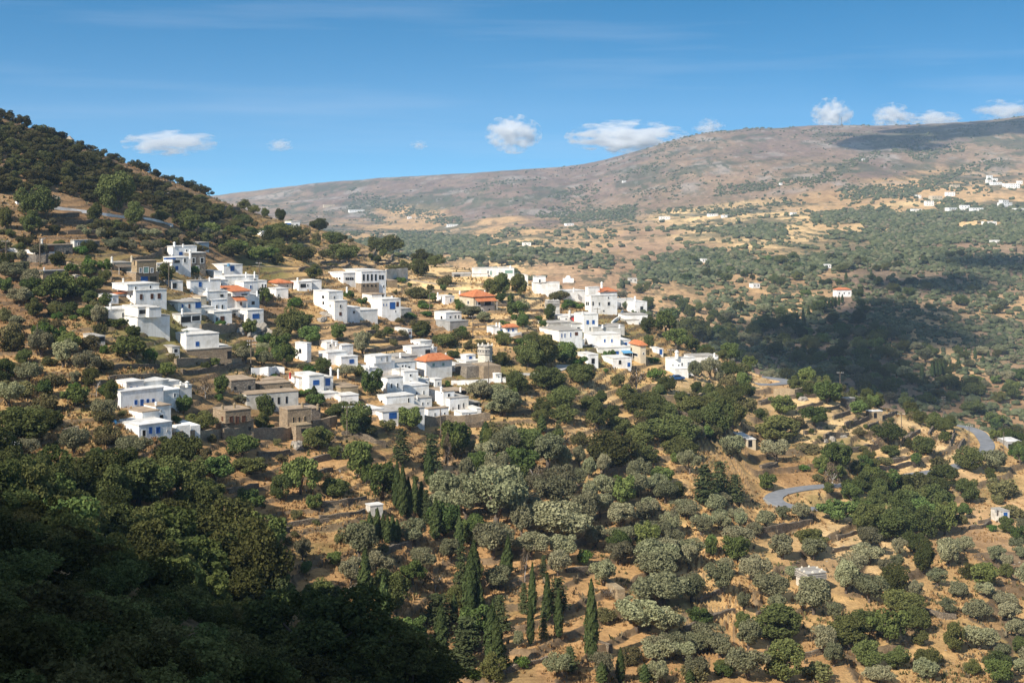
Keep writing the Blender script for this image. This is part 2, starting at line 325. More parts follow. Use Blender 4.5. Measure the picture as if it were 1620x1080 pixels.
# ------------------------------------------------------------------ ground sheet
def build_ground():
    nD, nU = Z2.shape
    V = np.stack([X2, D2, Z2], -1).reshape(-1, 3)
    idx = np.arange(nD * nU).reshape(nD, nU)
    Q = np.stack([idx[:-1, :-1], idx[:-1, 1:], idx[1:, 1:], idx[1:, :-1]], -1).reshape(-1, 4)
    me = fast_mesh('ground', V, Q, None, True)
    # dry grass, bare earth, heath: what grows where (colour of the ground itself)
    straw, gold, orange = (.68, .48, .25), (.55, .36, .165), (.45, .27, .125)
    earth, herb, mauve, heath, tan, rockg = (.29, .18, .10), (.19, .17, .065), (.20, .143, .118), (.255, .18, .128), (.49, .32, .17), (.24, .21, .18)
    K = [ # near hill (u, row, colour)
     (0,1000,herb),(150,1050,herb),(300,1050,(.2,.15,.09)),(500,1060,(.18,.15,.09)),(0,850,earth),(200,800,earth),(60,740,orange),(90,690,gold),(30,600,gold),(100,560,gold),(30,540,orange),
     (60,460,earth),(20,360,(.3,.2,.11)),(150,360,(.30,.19,.10)),(100,250,earth),(200,290,earth),(280,330,(.3,.2,.11)),(330,370,earth),(420,410,herb),(470,400,gold),(560,400,tan),(600,420,straw),(690,440,straw),(740,450,straw),
     (420,500,earth),(480,490,gold),(560,530,tan),(600,540,gold),(660,530,earth),(250,540,herb),(330,590,tan),(300,560,herb),(830,480,straw),(850,520,straw),(770,540,gold),(800,560,gold),(760,600,herb),(950,560,herb),(1000,600,gold),
     (400,700,orange),(470,720,orange),(360,740,orange),(560,700,orange),(440,790,orange),(540,800,gold),(470,870,orange),(560,880,orange),(640,860,orange),(740,740,tan),(720,700,gold),(860,640,gold),(930,640,straw),(980,640,gold),
     (1080,630,straw),(1160,620,straw),(1230,620,tan),(1280,640,straw),(1350,660,straw),(1420,680,straw),(1300,690,straw),(1450,720,straw),(1200,700,gold),(1240,740,orange),(1290,740,orange),(1180,760,gold),(1360,730,gold),(1540,650,gold),(1600,720,gold),
     (1000,750,gold),(1000,830,orange),(1100,850,gold),(1250,810,gold),(1340,840,straw),(1360,860,straw),(1500,780,tan),(1580,850,tan),(1500,900,gold),(1130,960,gold),(1200,930,gold),(1300,970,gold),(1100,1010,orange),(880,900,orange),(800,1000,orange),(900,1050,orange),(1050,1060,orange),(1250,1050,orange),(1480,980,gold),(1600,1000,gold),(1400,1060,gold),
    ]
    KF = [ # valley and mountain beyond
     (420,305,heath),(500,300,mauve),(470,330,heath),(560,320,mauve),(620,290,mauve),(700,290,mauve),(760,300,mauve),(830,290,mauve),(640,335,tan),(620,370,tan),(700,370,tan),(780,360,tan),(860,370,tan),(740,330,mauve),(850,330,mauve),
     (720,420,tan),(800,410,straw),(830,395,straw),(900,420,(.50,.33,.20)),(860,440,(.44,.27,.16)),(960,440,(.44,.28,.17)),(1000,390,(.38,.25,.16)),(1040,400,(.38,.25,.16)),(950,380,tan),(1100,350,straw),(1180,360,straw),(1240,370,straw),(1070,440,tan),
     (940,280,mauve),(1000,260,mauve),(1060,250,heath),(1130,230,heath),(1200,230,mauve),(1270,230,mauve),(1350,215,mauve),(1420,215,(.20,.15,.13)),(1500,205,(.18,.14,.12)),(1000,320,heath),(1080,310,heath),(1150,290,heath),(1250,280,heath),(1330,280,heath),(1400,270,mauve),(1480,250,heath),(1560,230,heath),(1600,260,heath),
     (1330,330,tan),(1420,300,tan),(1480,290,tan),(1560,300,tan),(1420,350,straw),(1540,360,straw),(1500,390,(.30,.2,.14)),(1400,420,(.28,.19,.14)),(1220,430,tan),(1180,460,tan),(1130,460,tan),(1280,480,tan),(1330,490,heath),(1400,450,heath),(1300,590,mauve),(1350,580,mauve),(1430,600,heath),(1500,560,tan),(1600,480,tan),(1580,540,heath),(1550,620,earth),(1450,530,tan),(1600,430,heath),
    ]
    U, V_, D = U2, EYE - F * Z2 / D2, D2
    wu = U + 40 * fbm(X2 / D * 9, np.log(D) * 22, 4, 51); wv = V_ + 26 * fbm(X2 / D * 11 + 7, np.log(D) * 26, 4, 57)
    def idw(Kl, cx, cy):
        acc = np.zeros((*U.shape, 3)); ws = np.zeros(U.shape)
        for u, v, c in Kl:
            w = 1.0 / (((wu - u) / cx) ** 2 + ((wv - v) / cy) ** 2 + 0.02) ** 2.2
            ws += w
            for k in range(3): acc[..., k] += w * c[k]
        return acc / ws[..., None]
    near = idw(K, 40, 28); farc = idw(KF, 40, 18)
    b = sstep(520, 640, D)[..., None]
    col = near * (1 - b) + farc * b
    # tufts of green and patches of bare earth
    n1 = fbm(X2 / 14, D / 14, 4, 61); n2 = fbm(X2 / 30, D / 30, 4, 67)
    for nz, lo, hi, c, amt in ((n1, .18, .5, herb, .55), (n2, .2, .55, earth, .6)):
        m = (sstep(lo, hi, nz) * amt * (1 - 0.6 * sstep(500, 900, D)))[..., None]; col = col * (1 - m) + np.array(c) * m
    # far slopes: scrub and rock patches between the heath
    n3 = fbm(X2 / 75, D / 95, 5, 71); n4 = fbm(X2 / 60 + 30, D / 75, 5, 79)
    hi = sstep(900, 1700, D)
    n5 = fbm(X2 / 22, D / 34, 4, 73); n6 = fbm(X2 / 160, D / 200, 4, 75)
    m = (sstep(.02, .30, n3 * .6 + n5 * .35 + n6 * .5) * .8 * hi)[..., None]; col = col * (1 - m) + np.array((.085, .09, .06)) * m
    m = (sstep(.22, .45, n4) * .6 * sstep(1800, 2500, D))[..., None]; col = col * (1 - m) + np.array((.33, .30, .28)) * m
    col *= (1 + .22 * fbm(X2 / 5, D / 5, 3, 83) + .18 * fbm(X2 / 120, D / 120, 3, 87))[..., None]
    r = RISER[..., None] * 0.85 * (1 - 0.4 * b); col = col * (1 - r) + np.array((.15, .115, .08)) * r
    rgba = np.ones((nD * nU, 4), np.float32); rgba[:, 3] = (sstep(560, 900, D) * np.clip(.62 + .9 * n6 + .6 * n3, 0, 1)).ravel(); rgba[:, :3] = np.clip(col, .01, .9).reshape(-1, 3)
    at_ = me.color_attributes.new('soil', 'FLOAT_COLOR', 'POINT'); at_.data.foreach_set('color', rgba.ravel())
    m, nt, bs = new_mat('dry_grass_ground', 1.0); bs.inputs['Specular IOR Level'].default_value = 0.05
    P = geo_pos(nt); a = N(nt, 'ShaderNodeAttribute', attribute_name='soil')
    fine = ramp(nt, noise_of(nt, 1.1, 6, 0.75, vec=P), [(0.33, (0.62, 0.58, 0.54)), (0.5, (1, 1, 1)), (0.68, (1.28, 1.24, 1.15))])
    c = mixc(nt, a.outputs['Color'], fine, 0.85, 'MULTIPLY')
    big = ramp(nt, noise_of(nt, 0.12, 6, 0.7, vec=P), [(0.35, (0.75, 0.73, 0.70)), (0.6, (1.08, 1.06, 1.0))])
    c = mixc(nt, c, big, 0.8, 'MULTIPLY')
    mpf = N(nt, 'ShaderNodeMapping'); mpf.inputs['Scale'].default_value = (1, .2, 1); nt.links.new(P, mpf.inputs[0]); PF = mpf.outputs[0]
    mid = ramp(nt, noise_of(nt, 0.035, 8, 0.72, vec=PF), [(0.34, (0.66, 0.63, 0.62)), (0.5, (1, 1, 1)), (0.66, (1.3, 1.27, 1.22))])
    c = mixc(nt, c, mid, 0.75, 'MULTIPLY')
    sc = ramp(nt, noise_of(nt, 0.075, 6, 0.66, vec=PF), [(0.53, (0, 0, 0)), (0.58, (1, 1, 1))])
    pm0 = N(nt, 'ShaderNodeMath', operation='MULTIPLY'); nt.links.new(sc, pm0.inputs[0]); nt.links.new(a.outputs['Alpha'], pm0.inputs[1])
    c = mixc(nt, c, (0.075, 0.08, 0.045), pm0.outputs[0])
    rk = ramp(nt, noise_of(nt, 0.05, 7, 0.75, vec=PF), [(0.60, (0, 0, 0)), (0.66, (1, 1, 1))]); rm = N(nt, 'ShaderNodeMath', operation='MULTIPLY'); rm.inputs[1].default_value = .55
    sepz = N(nt, 'ShaderNodeSeparateXYZ'); nt.links.new(P, sepz.inputs[0]); fy = N(nt, 'ShaderNodeMapRange'); fy.inputs[1].default_value = 1500; fy.inputs[2].default_value = 2300; nt.links.new(sepz.outputs[1], fy.inputs[0])
    rm2 = N(nt, 'ShaderNodeMath', operation='MULTIPLY'); nt.links.new(rk, rm.inputs[0]); nt.links.new(rm.outputs[0], rm2.inputs[0]); nt.links.new(fy.outputs[0], rm2.inputs[1])
    c = mixc(nt, c, (0.38, 0.35, 0.33), rm2.outputs[0])
    # bare stones lying about
    v = N(nt, 'ShaderNodeTexVoronoi'); v.inputs['Scale'].default_value = 0.55; nt.links.new(P, v.inputs['Vector'])
    st = ramp(nt, v.outputs['Distance'], [(0.10, (1, 1, 1)), (0.17, (0, 0, 0))])
    pm = ramp(nt, noise_of(nt, 0.05, 4, 0.6, vec=P), [(0.54, (0, 0, 0)), (0.62, (1, 1, 1))])
    msk = N(nt, 'ShaderNodeMath', operation='MULTIPLY'); nt.links.new(st, msk.inputs[0]); nt.links.new(pm, msk.inputs[1])
    c = mixc(nt, c, (0.36, 0.33, 0.29), msk.outputs[0])
    nt.links.new(c, bs.inputs['Base Color'])
    bump(nt, bs, noise_of(nt, 1.6, 6, 0.75, vec=P), 0.75, 0.5)
    me.materials.append(m)
    tag(obj('ground', me), kind='structure')
build_ground()

def ribbon(name, Q, w, mat, lift, kind='structure'):
    d = np.gradient(Q[:, :2], axis=0); d /= np.linalg.norm(d, axis=1)[:, None] + 1e-9
    n = np.stack([-d[:, 1], d[:, 0]], 1)
    cols = np.linspace(-0.5, 0.5, 4)
    V, Fc = [], []
    for i in range(len(Q)):
        for c in cols:
            x, y = Q[i, 0] + n[i, 0] * c * w, Q[i, 1] + n[i, 1] * c * w
            V.append((x, y, Q[i, 2] + lift))
    k = len(cols)
    for i in range(len(Q) - 1):
        for j in range(k - 1): Fc.append((i*k+j, i*k+j+1, (i+1)*k+j+1, (i+1)*k+j))
    # a skirt so the slab has thickness
    base = len(V)
    for i in range(len(Q)):
        for c in (-0.5, 0.5): V.append((Q[i, 0] + n[i, 0]*c*w, Q[i, 1] + n[i, 1]*c*w, Q[i, 2] + lift - 0.7))
    for i in range(len(Q) - 1):
        Fc.append((i*k, (i+1)*k, base+2*(i+1), base+2*i)); Fc.append((i*k+k-1, base+2*i+1, base+2*(i+1)+1, (i+1)*k+k-1))
    return tag(obj(name, mesh_from(name, V, Fc, mat, False)), kind=kind)
for k, (w, Q) in ROADLINES.items():
    ribbon({'loop': 'asphalt_road', 'bend': 'asphalt_road', 'lane': 'village_road', 'track': 'dirt_track'}[k], Q, w,
           {'loop': M['asphalt'], 'bend': M['asphalt'], 'lane': M['concrete_road'], 'track': M['dirt']}[k], 0.10)

# ------------------------------------------------------------------ camera, sun, sky
cam = bpy.data.cameras.new('camera'); cam.sensor_width = 36; cam.lens = 36 * F / 1620; cam.shift_y = -(540 - EYE) / 1620
cam.clip_start = 0.5; cam.clip_end = 60000
co = link(bpy.data.objects.new('camera', cam)); co.location = (0, 0, 0); co.rotation_euler = (math.radians(90), 0, 0); S.camera = co
EL = math.radians(39); SUN = np.array([-0.64 * math.cos(EL), -0.77 * math.cos(EL), math.sin(EL)])
sl = bpy.data.lights.new('sun', 'SUN'); sl.energy = 5.0; sl.angle = math.radians(0.53); sl.color = (1.0, 0.93, 0.82)
so = link(bpy.data.objects.new('sun', sl)); so.rotation_euler = Vector(SUN).to_track_quat('Z', 'Y').to_euler(); so.location = (-300, -200, 400)
W = bpy.data.worlds.new('World'); S.world = W; W.use_nodes = True; nt = W.node_tree
bg = nt.nodes['Background']; sky = N(nt, 'ShaderNodeTexSky', sky_type='NISHITA'); sky.sun_disc = False
sky.sun_elevation = EL; sky.sun_rotation = math.atan2(SUN[0], SUN[1]); sky.altitude = 200; sky.air_density = 1.0; sky.dust_density = 0.15; sky.ozone_density = 3.0
tg = N(nt, 'ShaderNodeTexCoord'); sx = N(nt, 'ShaderNodeSeparateXYZ'); cx_ = N(nt, 'ShaderNodeCombineXYZ'); ma = N(nt, 'ShaderNodeMath', operation='MULTIPLY_ADD')
ma.inputs[1].default_value = 3.0; ma.inputs[2].default_value = 0.155
nt.links.new(tg.outputs['Generated'], sx.inputs[0]); nt.links.new(sx.outputs[0], cx_.inputs[0]); nt.links.new(sx.outputs[1], cx_.inputs[1]); nt.links.new(sx.outputs[2], ma.inputs[0]); nt.links.new(ma.outputs[0], cx_.inputs[2])
nz = N(nt, 'ShaderNodeVectorMath', operation='NORMALIZE'); nt.links.new(cx_.outputs[0], nz.inputs[0]); nt.links.new(nz.outputs[0], sky.inputs[0])
hs = N(nt, 'ShaderNodeHueSaturation'); hs.inputs['Saturation'].default_value = 1.42; hs.inputs['Hue'].default_value = 0.487; nt.links.new(sky.outputs[0], hs.inputs['Color'])
tc = N(nt, 'ShaderNodeTexCoord'); mp = N(nt, 'ShaderNodeMapping'); mp.inputs['Scale'].default_value = (2.0, 2.0, 32); nt.links.new(tc.outputs['Generated'], mp.inputs[0])
ci = noise_of(nt, 1.5, 6, 0.55, vec=mp.outputs[0])
wisp = ramp(nt, ci, [(0.50, (0, 0, 0)), (0.82, (0.17, 0.17, 0.17))])
cc = mixc(nt, hs.outputs[0], (5.5, 5.7, 6.2), wisp)
# broken high cloud added overhead, above the picture, to whiten the skylight
n2_ = noise_of(nt, 2.3, 5, 0.6, vec=tc.outputs['Generated']); hi_ = N(nt, 'ShaderNodeMapRange', interpolation_type='SMOOTHSTEP'); hi_.inputs[1].default_value = 0.24; hi_.inputs[2].default_value = 0.6; hi_.inputs[3].default_value = 0.0; hi_.inputs[4].default_value = 1.0
nt.links.new(sx.outputs[2], hi_.inputs[0]); f_ = N(nt, 'ShaderNodeMath', operation='MULTIPLY'); nt.links.new(ramp(nt, n2_, [(0.36, (.05, .05, .05)), (0.6, (.42, .42, .42))]), f_.inputs[0]); nt.links.new(hi_.outputs[0], f_.inputs[1])
cc = mixc(nt, cc, (5.2, 5.1, 4.9), f_.outputs[0])
nt.links.new(cc, bg.inputs[0]); bg.inputs[1].default_value = 0.108

S.view_settings.view_transform = 'Standard'; S.view_settings.look = 'None'; S.view_settings.exposure = 0.62; S.view_settings.gamma = 1
S.render.engine = 'CYCLES'
cy = S.cycles; cy.max_bounces = 6; cy.diffuse_bounces = 3; cy.glossy_bounces = 2; cy.transmission_bounces = 3; cy.transparent_max_bounces = 8; cy.volume_bounces = 8
cy.use_denoising = True
try: cy.denoiser = 'OPENIMAGEDENOISE'
except Exception: pass
cy.use_adaptive_sampling = True; cy.adaptive_threshold = 0.006; cy.sample_clamp_indirect = 6
S.render.use_persistent_data = False

# ------------------------------------------------------------------ haze: one closed box of even, thin air
def box_mesh(name, lo, hi, mat):
    v = [(x, y, z) for z in (lo[2], hi[2]) for (x, y) in ((lo[0], lo[1]), (hi[0], lo[1]), (hi[0], hi[1]), (lo[0], hi[1]))]
    f = [(3, 2, 1, 0), (4, 5, 6, 7), (0, 1, 5, 4), (1, 2, 6, 5), (2, 3, 7, 6), (3, 0, 4, 7)]
    return mesh_from(name, v, f, mat)
HAZE = True
if HAZE:
    hm = bpy.data.materials.new('thin_haze'); hm.use_nodes = True; hn = hm.node_tree; hn.nodes.clear()
    ho = N(hn, 'ShaderNodeOutputMaterial'); hv = N(hn, 'ShaderNodeVolumePrincipled')
    hv.inputs['Color'].default_value = (0.55, 0.76, 1.0, 1); hv.inputs['Density'].default_value = 0.0001; hv.inputs['Anisotropy'].default_value = 0.0
    hn.links.new(hv.outputs[0], ho.inputs['Volume'])
    zmax = float(max(Z2[GD < 7600].max(), 40)) + 25
    xm = float(np.abs(X2).max()) + 50
    tag(obj('haze', box_mesh('haze', (-xm, -60, float(Z2.min()) - 1.0), (xm, 4700, zmax), hm)), kind='stuff')
# ------------------------------------------------------------------ plants: crown and trunk meshes shared by the copies of a kind
def leaf_quads(cent, nrm, size, rng, aspect=1.5, up=0.0):
    """one small four-cornered leaf spray per centre"""
    n = len(cent)
    t = rng.normal(size=(n, 3)); t[:, 2] += up * 3
    t -= (t * nrm).sum(1)[:, None] * nrm; t /= np.linalg.norm(t, axis=1)[:, None] + 1e-9
    b = np.cross(nrm, t)
    s = (size * rng.uniform(.6, 1.35, n))[:, None]
    V = np.empty((n, 4, 3))
    V[:, 0] = cent - t * s * aspect * .5; V[:, 1] = cent + b * s * .5 + nrm * s * .12
    V[:, 2] = cent + t * s * aspect * .5; V[:, 3] = cent - b * s * .5 + nrm * s * .12
    return V.reshape(-1, 3), np.arange(n * 4).reshape(n, 4)
def unit(v): return v / (np.linalg.norm(v, axis=1)[:, None] + 1e-9)
def blob_lobes(rng, n, rx, rz, r0, r1, zc, flat=0.0):
    out = []
    for k in range(n):
        for _ in range(40):
            p = rng.uniform(-1, 1, 3); l = np.linalg.norm(p)
            if l < 1 and (l > .45 or rng.random() < .25): break
        r = rng.uniform(r0, r1)
        c = np.array([p[0] * (rx - r * .75), p[1] * (rx - r * .75), zc + p[2] * (rz - r * .7)])
        out.append((c, r))
    return out
def lobed_crown(seed, nl_, rx, rz, r0, r1, zc, leaf, per, jitter=.35, zmin=.02, sag=1.0):
    rng = np.random.default_rng(seed); Vs, Qs, off = [], [], 0
    nl = int(nl_ * rng.uniform(.7, 1.15))
    skew = rng.uniform(.78, 1.2, 2)
    lobes = blob_lobes(rng, nl, rx, rz, r0, r1, zc)
    for _ in range(4):                                       # a few sprays that break the outline
        a_ = rng.uniform(0, 6.28); lobes.append((np.array([math.cos(a_) * rx * rng.uniform(.55, .78), math.sin(a_) * rx * rng.uniform(.55, .78), zc + rz * rng.uniform(-.45, .5)]), r0 * rng.uniform(.8, 1.2)))
    for c, r in lobes:
        k = int(per * (r / r1) ** 2)
        d = unit(rng.normal(size=(k, 3))); rad = r * (1 - np.abs(rng.normal(0, .16, k)))
        cent = c + d * rad[:, None] * np.array([1, 1, .85 * sag])
        cent[:, 0] *= skew[0]; cent[:, 1] *= skew[1]
        ok = cent[:, 2] > zmin; cent, d = cent[ok], d[ok]
        nrm = unit(d + rng.normal(0, jitter * 1.6, d.shape) + np.array([0, 0, .25]))
        V, Q = leaf_quads(cent, nrm, leaf, rng)
        Vs.append(V); Qs.append(Q + off); off += len(V)
    return np.concatenate(Vs), np.concatenate(Qs)
def spire_crown(seed, R, leaf, n):
    rng = np.random.default_rng(seed)
    z = rng.random(n) ** .85; prof = lambda z: R * np.minimum(1, (1 - z) * 1.75) ** .75 * np.minimum(1, .35 + z * 5)
    a = rng.random(n) * 2 * np.pi
    wob = 1 + .22 * np.sin(a * 3 + z * 19 + seed) * rng.uniform(.5, 1, n) + .15 * np.sin(a * 5 - z * 33)
    r = prof(z) * wob * (1 - np.abs(rng.normal(0, .18, n)))
    cent = np.stack([np.cos(a) * r, np.sin(a) * r, .045 + z * .955], 1)
    nrm = unit(np.stack([np.cos(a), np.sin(a), np.full(n, .25)], 1) + rng.normal(0, .35, (n, 3)))
    return leaf_quads(cent, nrm, leaf, rng, 2.2, up=1.0)
def cone_crown(seed, R, leaf, n, tiers=13, flat=.25):
    rng = np.random.default_rng(seed); cs, ns = [], []
    for t in range(tiers):
        z = .1 + .9 * (t + rng.uniform(-.3, .3)) / tiers; rr = R * (1 - z) ** .8 * rng.uniform(.8, 1.15) + .015
        nb = rng.integers(6, 9); a0 = rng.random() * 6.3
        for b_ in range(nb):
            a = a0 + b_ * 2 * np.pi / nb + rng.uniform(-.25, .25); L = rr * rng.uniform(.65, 1.15)
            k = max(6, int(n / tiers / 7 * (L / R + .3)))
            s = rng.random(k) ** .7; sp = rng.normal(0, .035 + .05 * s, k)
            p = np.stack([np.cos(a) * s * L - np.sin(a) * sp, np.sin(a) * s * L + np.cos(a) * sp, z + .03 * s - .06 * s * s + rng.normal(0, .012, k)], 1)
            cs.append(p); ns.append(np.stack([np.cos(a) * .5 + rng.normal(0, .35, k), np.sin(a) * .5 + rng.normal(0, .35, k), 1 + rng.normal(0, .3, k)], 1))
    return leaf_quads(np.concatenate(cs), unit(np.concatenate(ns)), leaf, rng, 1.7)
def tube(path, radii, seg=6):
    V, Fc = [], []
    P = [np.asarray(p, float) for p in path]
    for i, (p, r) in enumerate(zip(P, radii)):
        d = P[min(i + 1, len(P) - 1)] - P[max(i - 1, 0)]; d /= np.linalg.norm(d) + 1e-9
        a = np.cross(d, [0.31, .95, 0.05]); a /= np.linalg.norm(a) + 1e-9; b = np.cross(d, a)
        for k in range(seg): V.append(p + r * (a * math.cos(2 * math.pi * k / seg) + b * math.sin(2 * math.pi * k / seg)))
    for i in range(len(P) - 1):
        for k in range(seg):
            k2 = (k + 1) % seg; Fc.append((i*seg+k, i*seg+k2, (i+1)*seg+k2, (i+1)*seg+k))
    Fc.append(tuple(range(seg))[::-1]); Fc.append(tuple((len(P)-1)*seg + k for k in range(seg)))
    return V, Fc
def join_tubes(ts):
    V, Fc = [], []
    for v, f in ts:
        o = len(V); V += list(v); Fc += [tuple(i + o for i in q) for q in f]
    return V, Fc
def trunk_mesh(seed, h, r, limbs, spread, mat):
    rng = random.Random(seed); ts = []
    bend = [(0, 0, -.12), (rng.uniform(-.02, .02), rng.uniform(-.02, .02), h * .5), (rng.uniform(-.05, .05), rng.uniform(-.05, .05), h)]
    ts.append(tube(bend, [r * 1.3, r, r * .85]))
    for k in range(limbs):
        a = 6.28 * k / max(1, limbs) + rng.uniform(-.4, .4); e = spread * rng.uniform(.7, 1.1)
        ts.append(tube([bend[1] if k % 2 else bend[2], (bend[2][0] + math.cos(a) * e * .5, bend[2][1] + math.sin(a) * e * .5, h + .12), (bend[2][0] + math.cos(a) * e, bend[2][1] + math.sin(a) * e, h + .32 * rng.uniform(.7, 1.2))], [r * .7, r * .45, r * .18], 5))
    V, Fc = join_tubes(ts)
    return mesh_from('trunk', V, Fc, mat, True)
def crown_mesh(name, VQ, mat): return fast_mesh(name, VQ[0], VQ[1], mat, False)

VAR = {}
def variants(kind, n, crown, trunk=None): VAR[kind] = [(crown(s), trunk(s) if trunk else None) for s in range(n)]
variants('o', 7, lambda s: crown_mesh('olive_crown', lobed_crown(100 + s, 20, .52, .37, .10, .23, .54, .037, 480, .6), LEAF['olive']), lambda s: trunk_mesh(s, .22, .045, 3, .22, M['bark']))
variants('k', 6, lambda s: crown_mesh('oak_crown', lobed_crown(200 + s, 30, .53, .43, .10, .21, .48, .034, 430, .6), LEAF['oak']), lambda s: trunk_mesh(40 + s, .24, .04, 4, .25, M['bark']))
variants('g', 6, lambda s: crown_mesh('broadleaf_crown', lobed_crown(300 + s, 20, .52, .42, .11, .22, .50, .050, 320, .6), LEAF['broad']), lambda s: trunk_mesh(70 + s, .24, .038, 4, .25, M['bark']))
variants('c', 5, lambda s: crown_mesh('cypress_crown', spire_crown(400 + s, .092, .022, 3200), LEAF['cypress']), lambda s: trunk_mesh(90 + s, .16, .012, 0, 0, M['bark']))
variants('p', 5, lambda s: crown_mesh('conifer_crown', cone_crown(500 + s, .30, .036, 3000), LEAF['conifer']), lambda s: trunk_mesh(110 + s, .5, .018, 0, 0, M['bark']))
variants('s', 7, lambda s: crown_mesh('shrub_leaves', lobed_crown(600 + s, 15, .52, .36, .12, .25, .30, .05, 260, .7, -.06), LEAF['shrub']))
variants('d', 4, lambda s: crown_mesh('dry_crown', lobed_crown(700 + s, 11, .50, .44, .10, .20, .46, .045, 110, .8), LEAF['dry']), lambda s: trunk_mesh(130 + s, .26, .026, 5, .30, M['palebark']))
variants('v', 4, lambda s: crown_mesh('garden_leaves', lobed_crown(800 + s, 12, .52, .36, .13, .24, .32, .05, 260, .6, -.05), LEAF['vine']))
variants('K', 3, lambda s: crown_mesh('oak_crown', lobed_crown(900 + s, 60, .53, .42, .07, .15, .46, .021, 620, .6), LEAF['oak']), lambda s: trunk_mesh(140 + s, .24, .04, 4, .25, M['bark']))
variants('S', 5, lambda s: crown_mesh('bush_leaves', lobed_crown(950 + s, 26, .53, .38, .08, .20, .28, .034, 360, .8, -.08), LEAF['slope']))
variants('V', 3, lambda s: crown_mesh('bush_leaves', lobed_crown(980 + s, 26, .53, .38, .08, .20, .28, .034, 330, .8, -.08), LEAF['oak']))
variants('h', 6, lambda s: crown_mesh('hillside_crown', lobed_crown(1200 + s, 22, .53, .40, .10, .22, .42, .04, 360, .6), LEAF['hill']), lambda s: trunk_mesh(240 + s, .2, .035, 3, .2, M['bark']))
KIND = {'h': ('evergreen_tree', 'evergreen tree'), 'K': ('oak_tree', 'oak tree'), 'S': ('slope_bush', 'bush'), 'V': ('slope_bush', 'bush'), 'o': ('olive_tree', 'olive tree'), 'k': ('oak_tree', 'oak tree'), 'g': ('broadleaf_tree', 'broadleaf tree'), 'c': ('cypress_tree', 'cypress'), 'p': ('conifer_tree', 'conifer'),
        's': ('shrub', 'shrub'), 'd': ('dry_tree', 'dry tree'), 'v': ('garden_bush', 'bush')}
TREES = []                      # (root, kind, u, v, width px, height px)
TAKEN = []                      # x, y, radius of everything planted or built
def plant(kind, P, w, h, with_trunk=True):
    """w, h in metres; crown meshes are about 1 wide (broad) or 1 high (spires)"""
    k = random.randrange(len(VAR[kind])); cm, tm = VAR[kind][k]
    name = KIND[kind][0]
    if kind in 'cp': sc = (max(w / (.156 if kind == 'c' else .6), .55 * h if kind == 'c' else .3 * h), None, h)
    else: sc = (w, None, h * 1.12 / .92)
    sc = (sc[0], sc[0] * random.uniform(.92, 1.08), sc[2])
    rz = random.uniform(0, 6.28)
    loc = (float(P[0]), float(P[1]), float(P[2]) - .05 * h * (kind not in 'cp') * .5)
    if tm is not None and with_trunk:
        r = empty(name, loc, rz); r.scale = sc
        obj('crown', cm, r); obj('trunk', tm, r)
    else:
        r = obj(name, cm); r.location = loc; r.rotation_euler = (0, 0, rz); r.scale = sc
    u, v = px(P); TREES.append([r, kind, u, v, w * F / P[1], h * F / P[1]]); TAKEN.append((P[0], P[1], w * .5))
    return r
def crop_trees(ox, oy, s, items, dmin=30):
    for it in items:
        kind, x, yb, w, h = it
        u, v = ox + x / s, oy + yb / s
        P = at(u, v, dmin); m = P[1] / F / s * (1.08 if kind in 'okg' else 1.0)
        plant(kind, P, w * m, h * m)
for _w, _Q in ROADLINES.values():
    for q_ in _Q[::2]:
        for f_ in ((0, 4, 8) if px(q_)[0] < 1275 or px(q_)[0] > 1500 else (0,)): TAKEN.append((q_[0] - q_[0] / q_[1] * f_, q_[1] - f_, _w / 2 + 1.2))
def free(x, y, r, k=.8):
    for a, b, c in TAKEN:
        if abs(a - x) < 12 and abs(b - y) < 12 and (a - x) ** 2 + (b - y) ** 2 < ((c + r) * k) ** 2: return False
    return True
def in_poly(u, v, P):
    c = False; n = len(P); j = n - 1
    for i in range(n):
        if (P[i][1] > v) != (P[j][1] > v) and u < (P[j][0] - P[i][0]) * (v - P[i][1]) / (P[j][1] - P[i][1]) + P[i][0]: c = not c
        j = i
    return c
# ------------------------------------------------------------------ houses
def ray_at_z(u, v, z):
    D = -z * F / (v - EYE) if abs(v - EYE) > .5 else 400.0
    return np.array([(u - CU) / F * D, D, z])
class Box:
    def __init__(s, P0, th, ul, uc, ur, vt, depth, drop):
        s.P = np.array(P0, float); s.th = th
        s.r = np.array([math.cos(th), math.sin(th), 0]); s.l = np.array([-math.sin(th), math.cos(th), 0])
        x0, y0 = s.P[0], s.P[1]
        UR, UL = ur - CU, ul - CU
        s.Lr = max((UR * y0 - x0 * F) / (F * math.cos(th) - UR * math.sin(th)), .3)
        s.Ll = max((x0 * F - UL * y0) / (F * math.sin(th) + UL * math.cos(th)), 0.0) if uc - ul > 1.2 else depth
        if s.Ll < 1.5: s.Ll = depth
        s.Ll = min(s.Ll, 13.0)
        s.z1 = -(vt - EYE) / F * y0; s.z0 = s.P[2]; s.drop = drop
    def corner(s, a, b, z): return s.P[:2].tolist() and np.array([*(s.P + s.r * a + s.l * b)[:2], z])
    def quad(s, g=0.0): return [s.corner(-g, -g, 0), s.corner(s.Lr + g, -g, 0), s.corner(s.Lr + g, s.Ll + g, 0), s.corner(-g, s.Ll + g, 0)]
    def prism(s, z0, z1, g=0.0):
        q = s.quad(g); V = [np.array([*p[:2], z0]) for p in q] + [np.array([*p[:2], z1]) for p in q]
        return V, [(3, 2, 1, 0), (4, 5, 6, 7), (0, 1, 5, 4), (1, 2, 6, 5), (2, 3, 7, 6), (3, 0, 4, 7)]
    def face_hit(s, f, u, v):
        n = -s.l if f == 'R' else -s.r
        d = np.array([(u - CU) / F, 1, -(v - EYE) / F]); t = (s.P @ n) / (d @ n); p = d * t
        ax = s.r if f == 'R' else s.l
        return (p - s.P) @ ax, p[2]
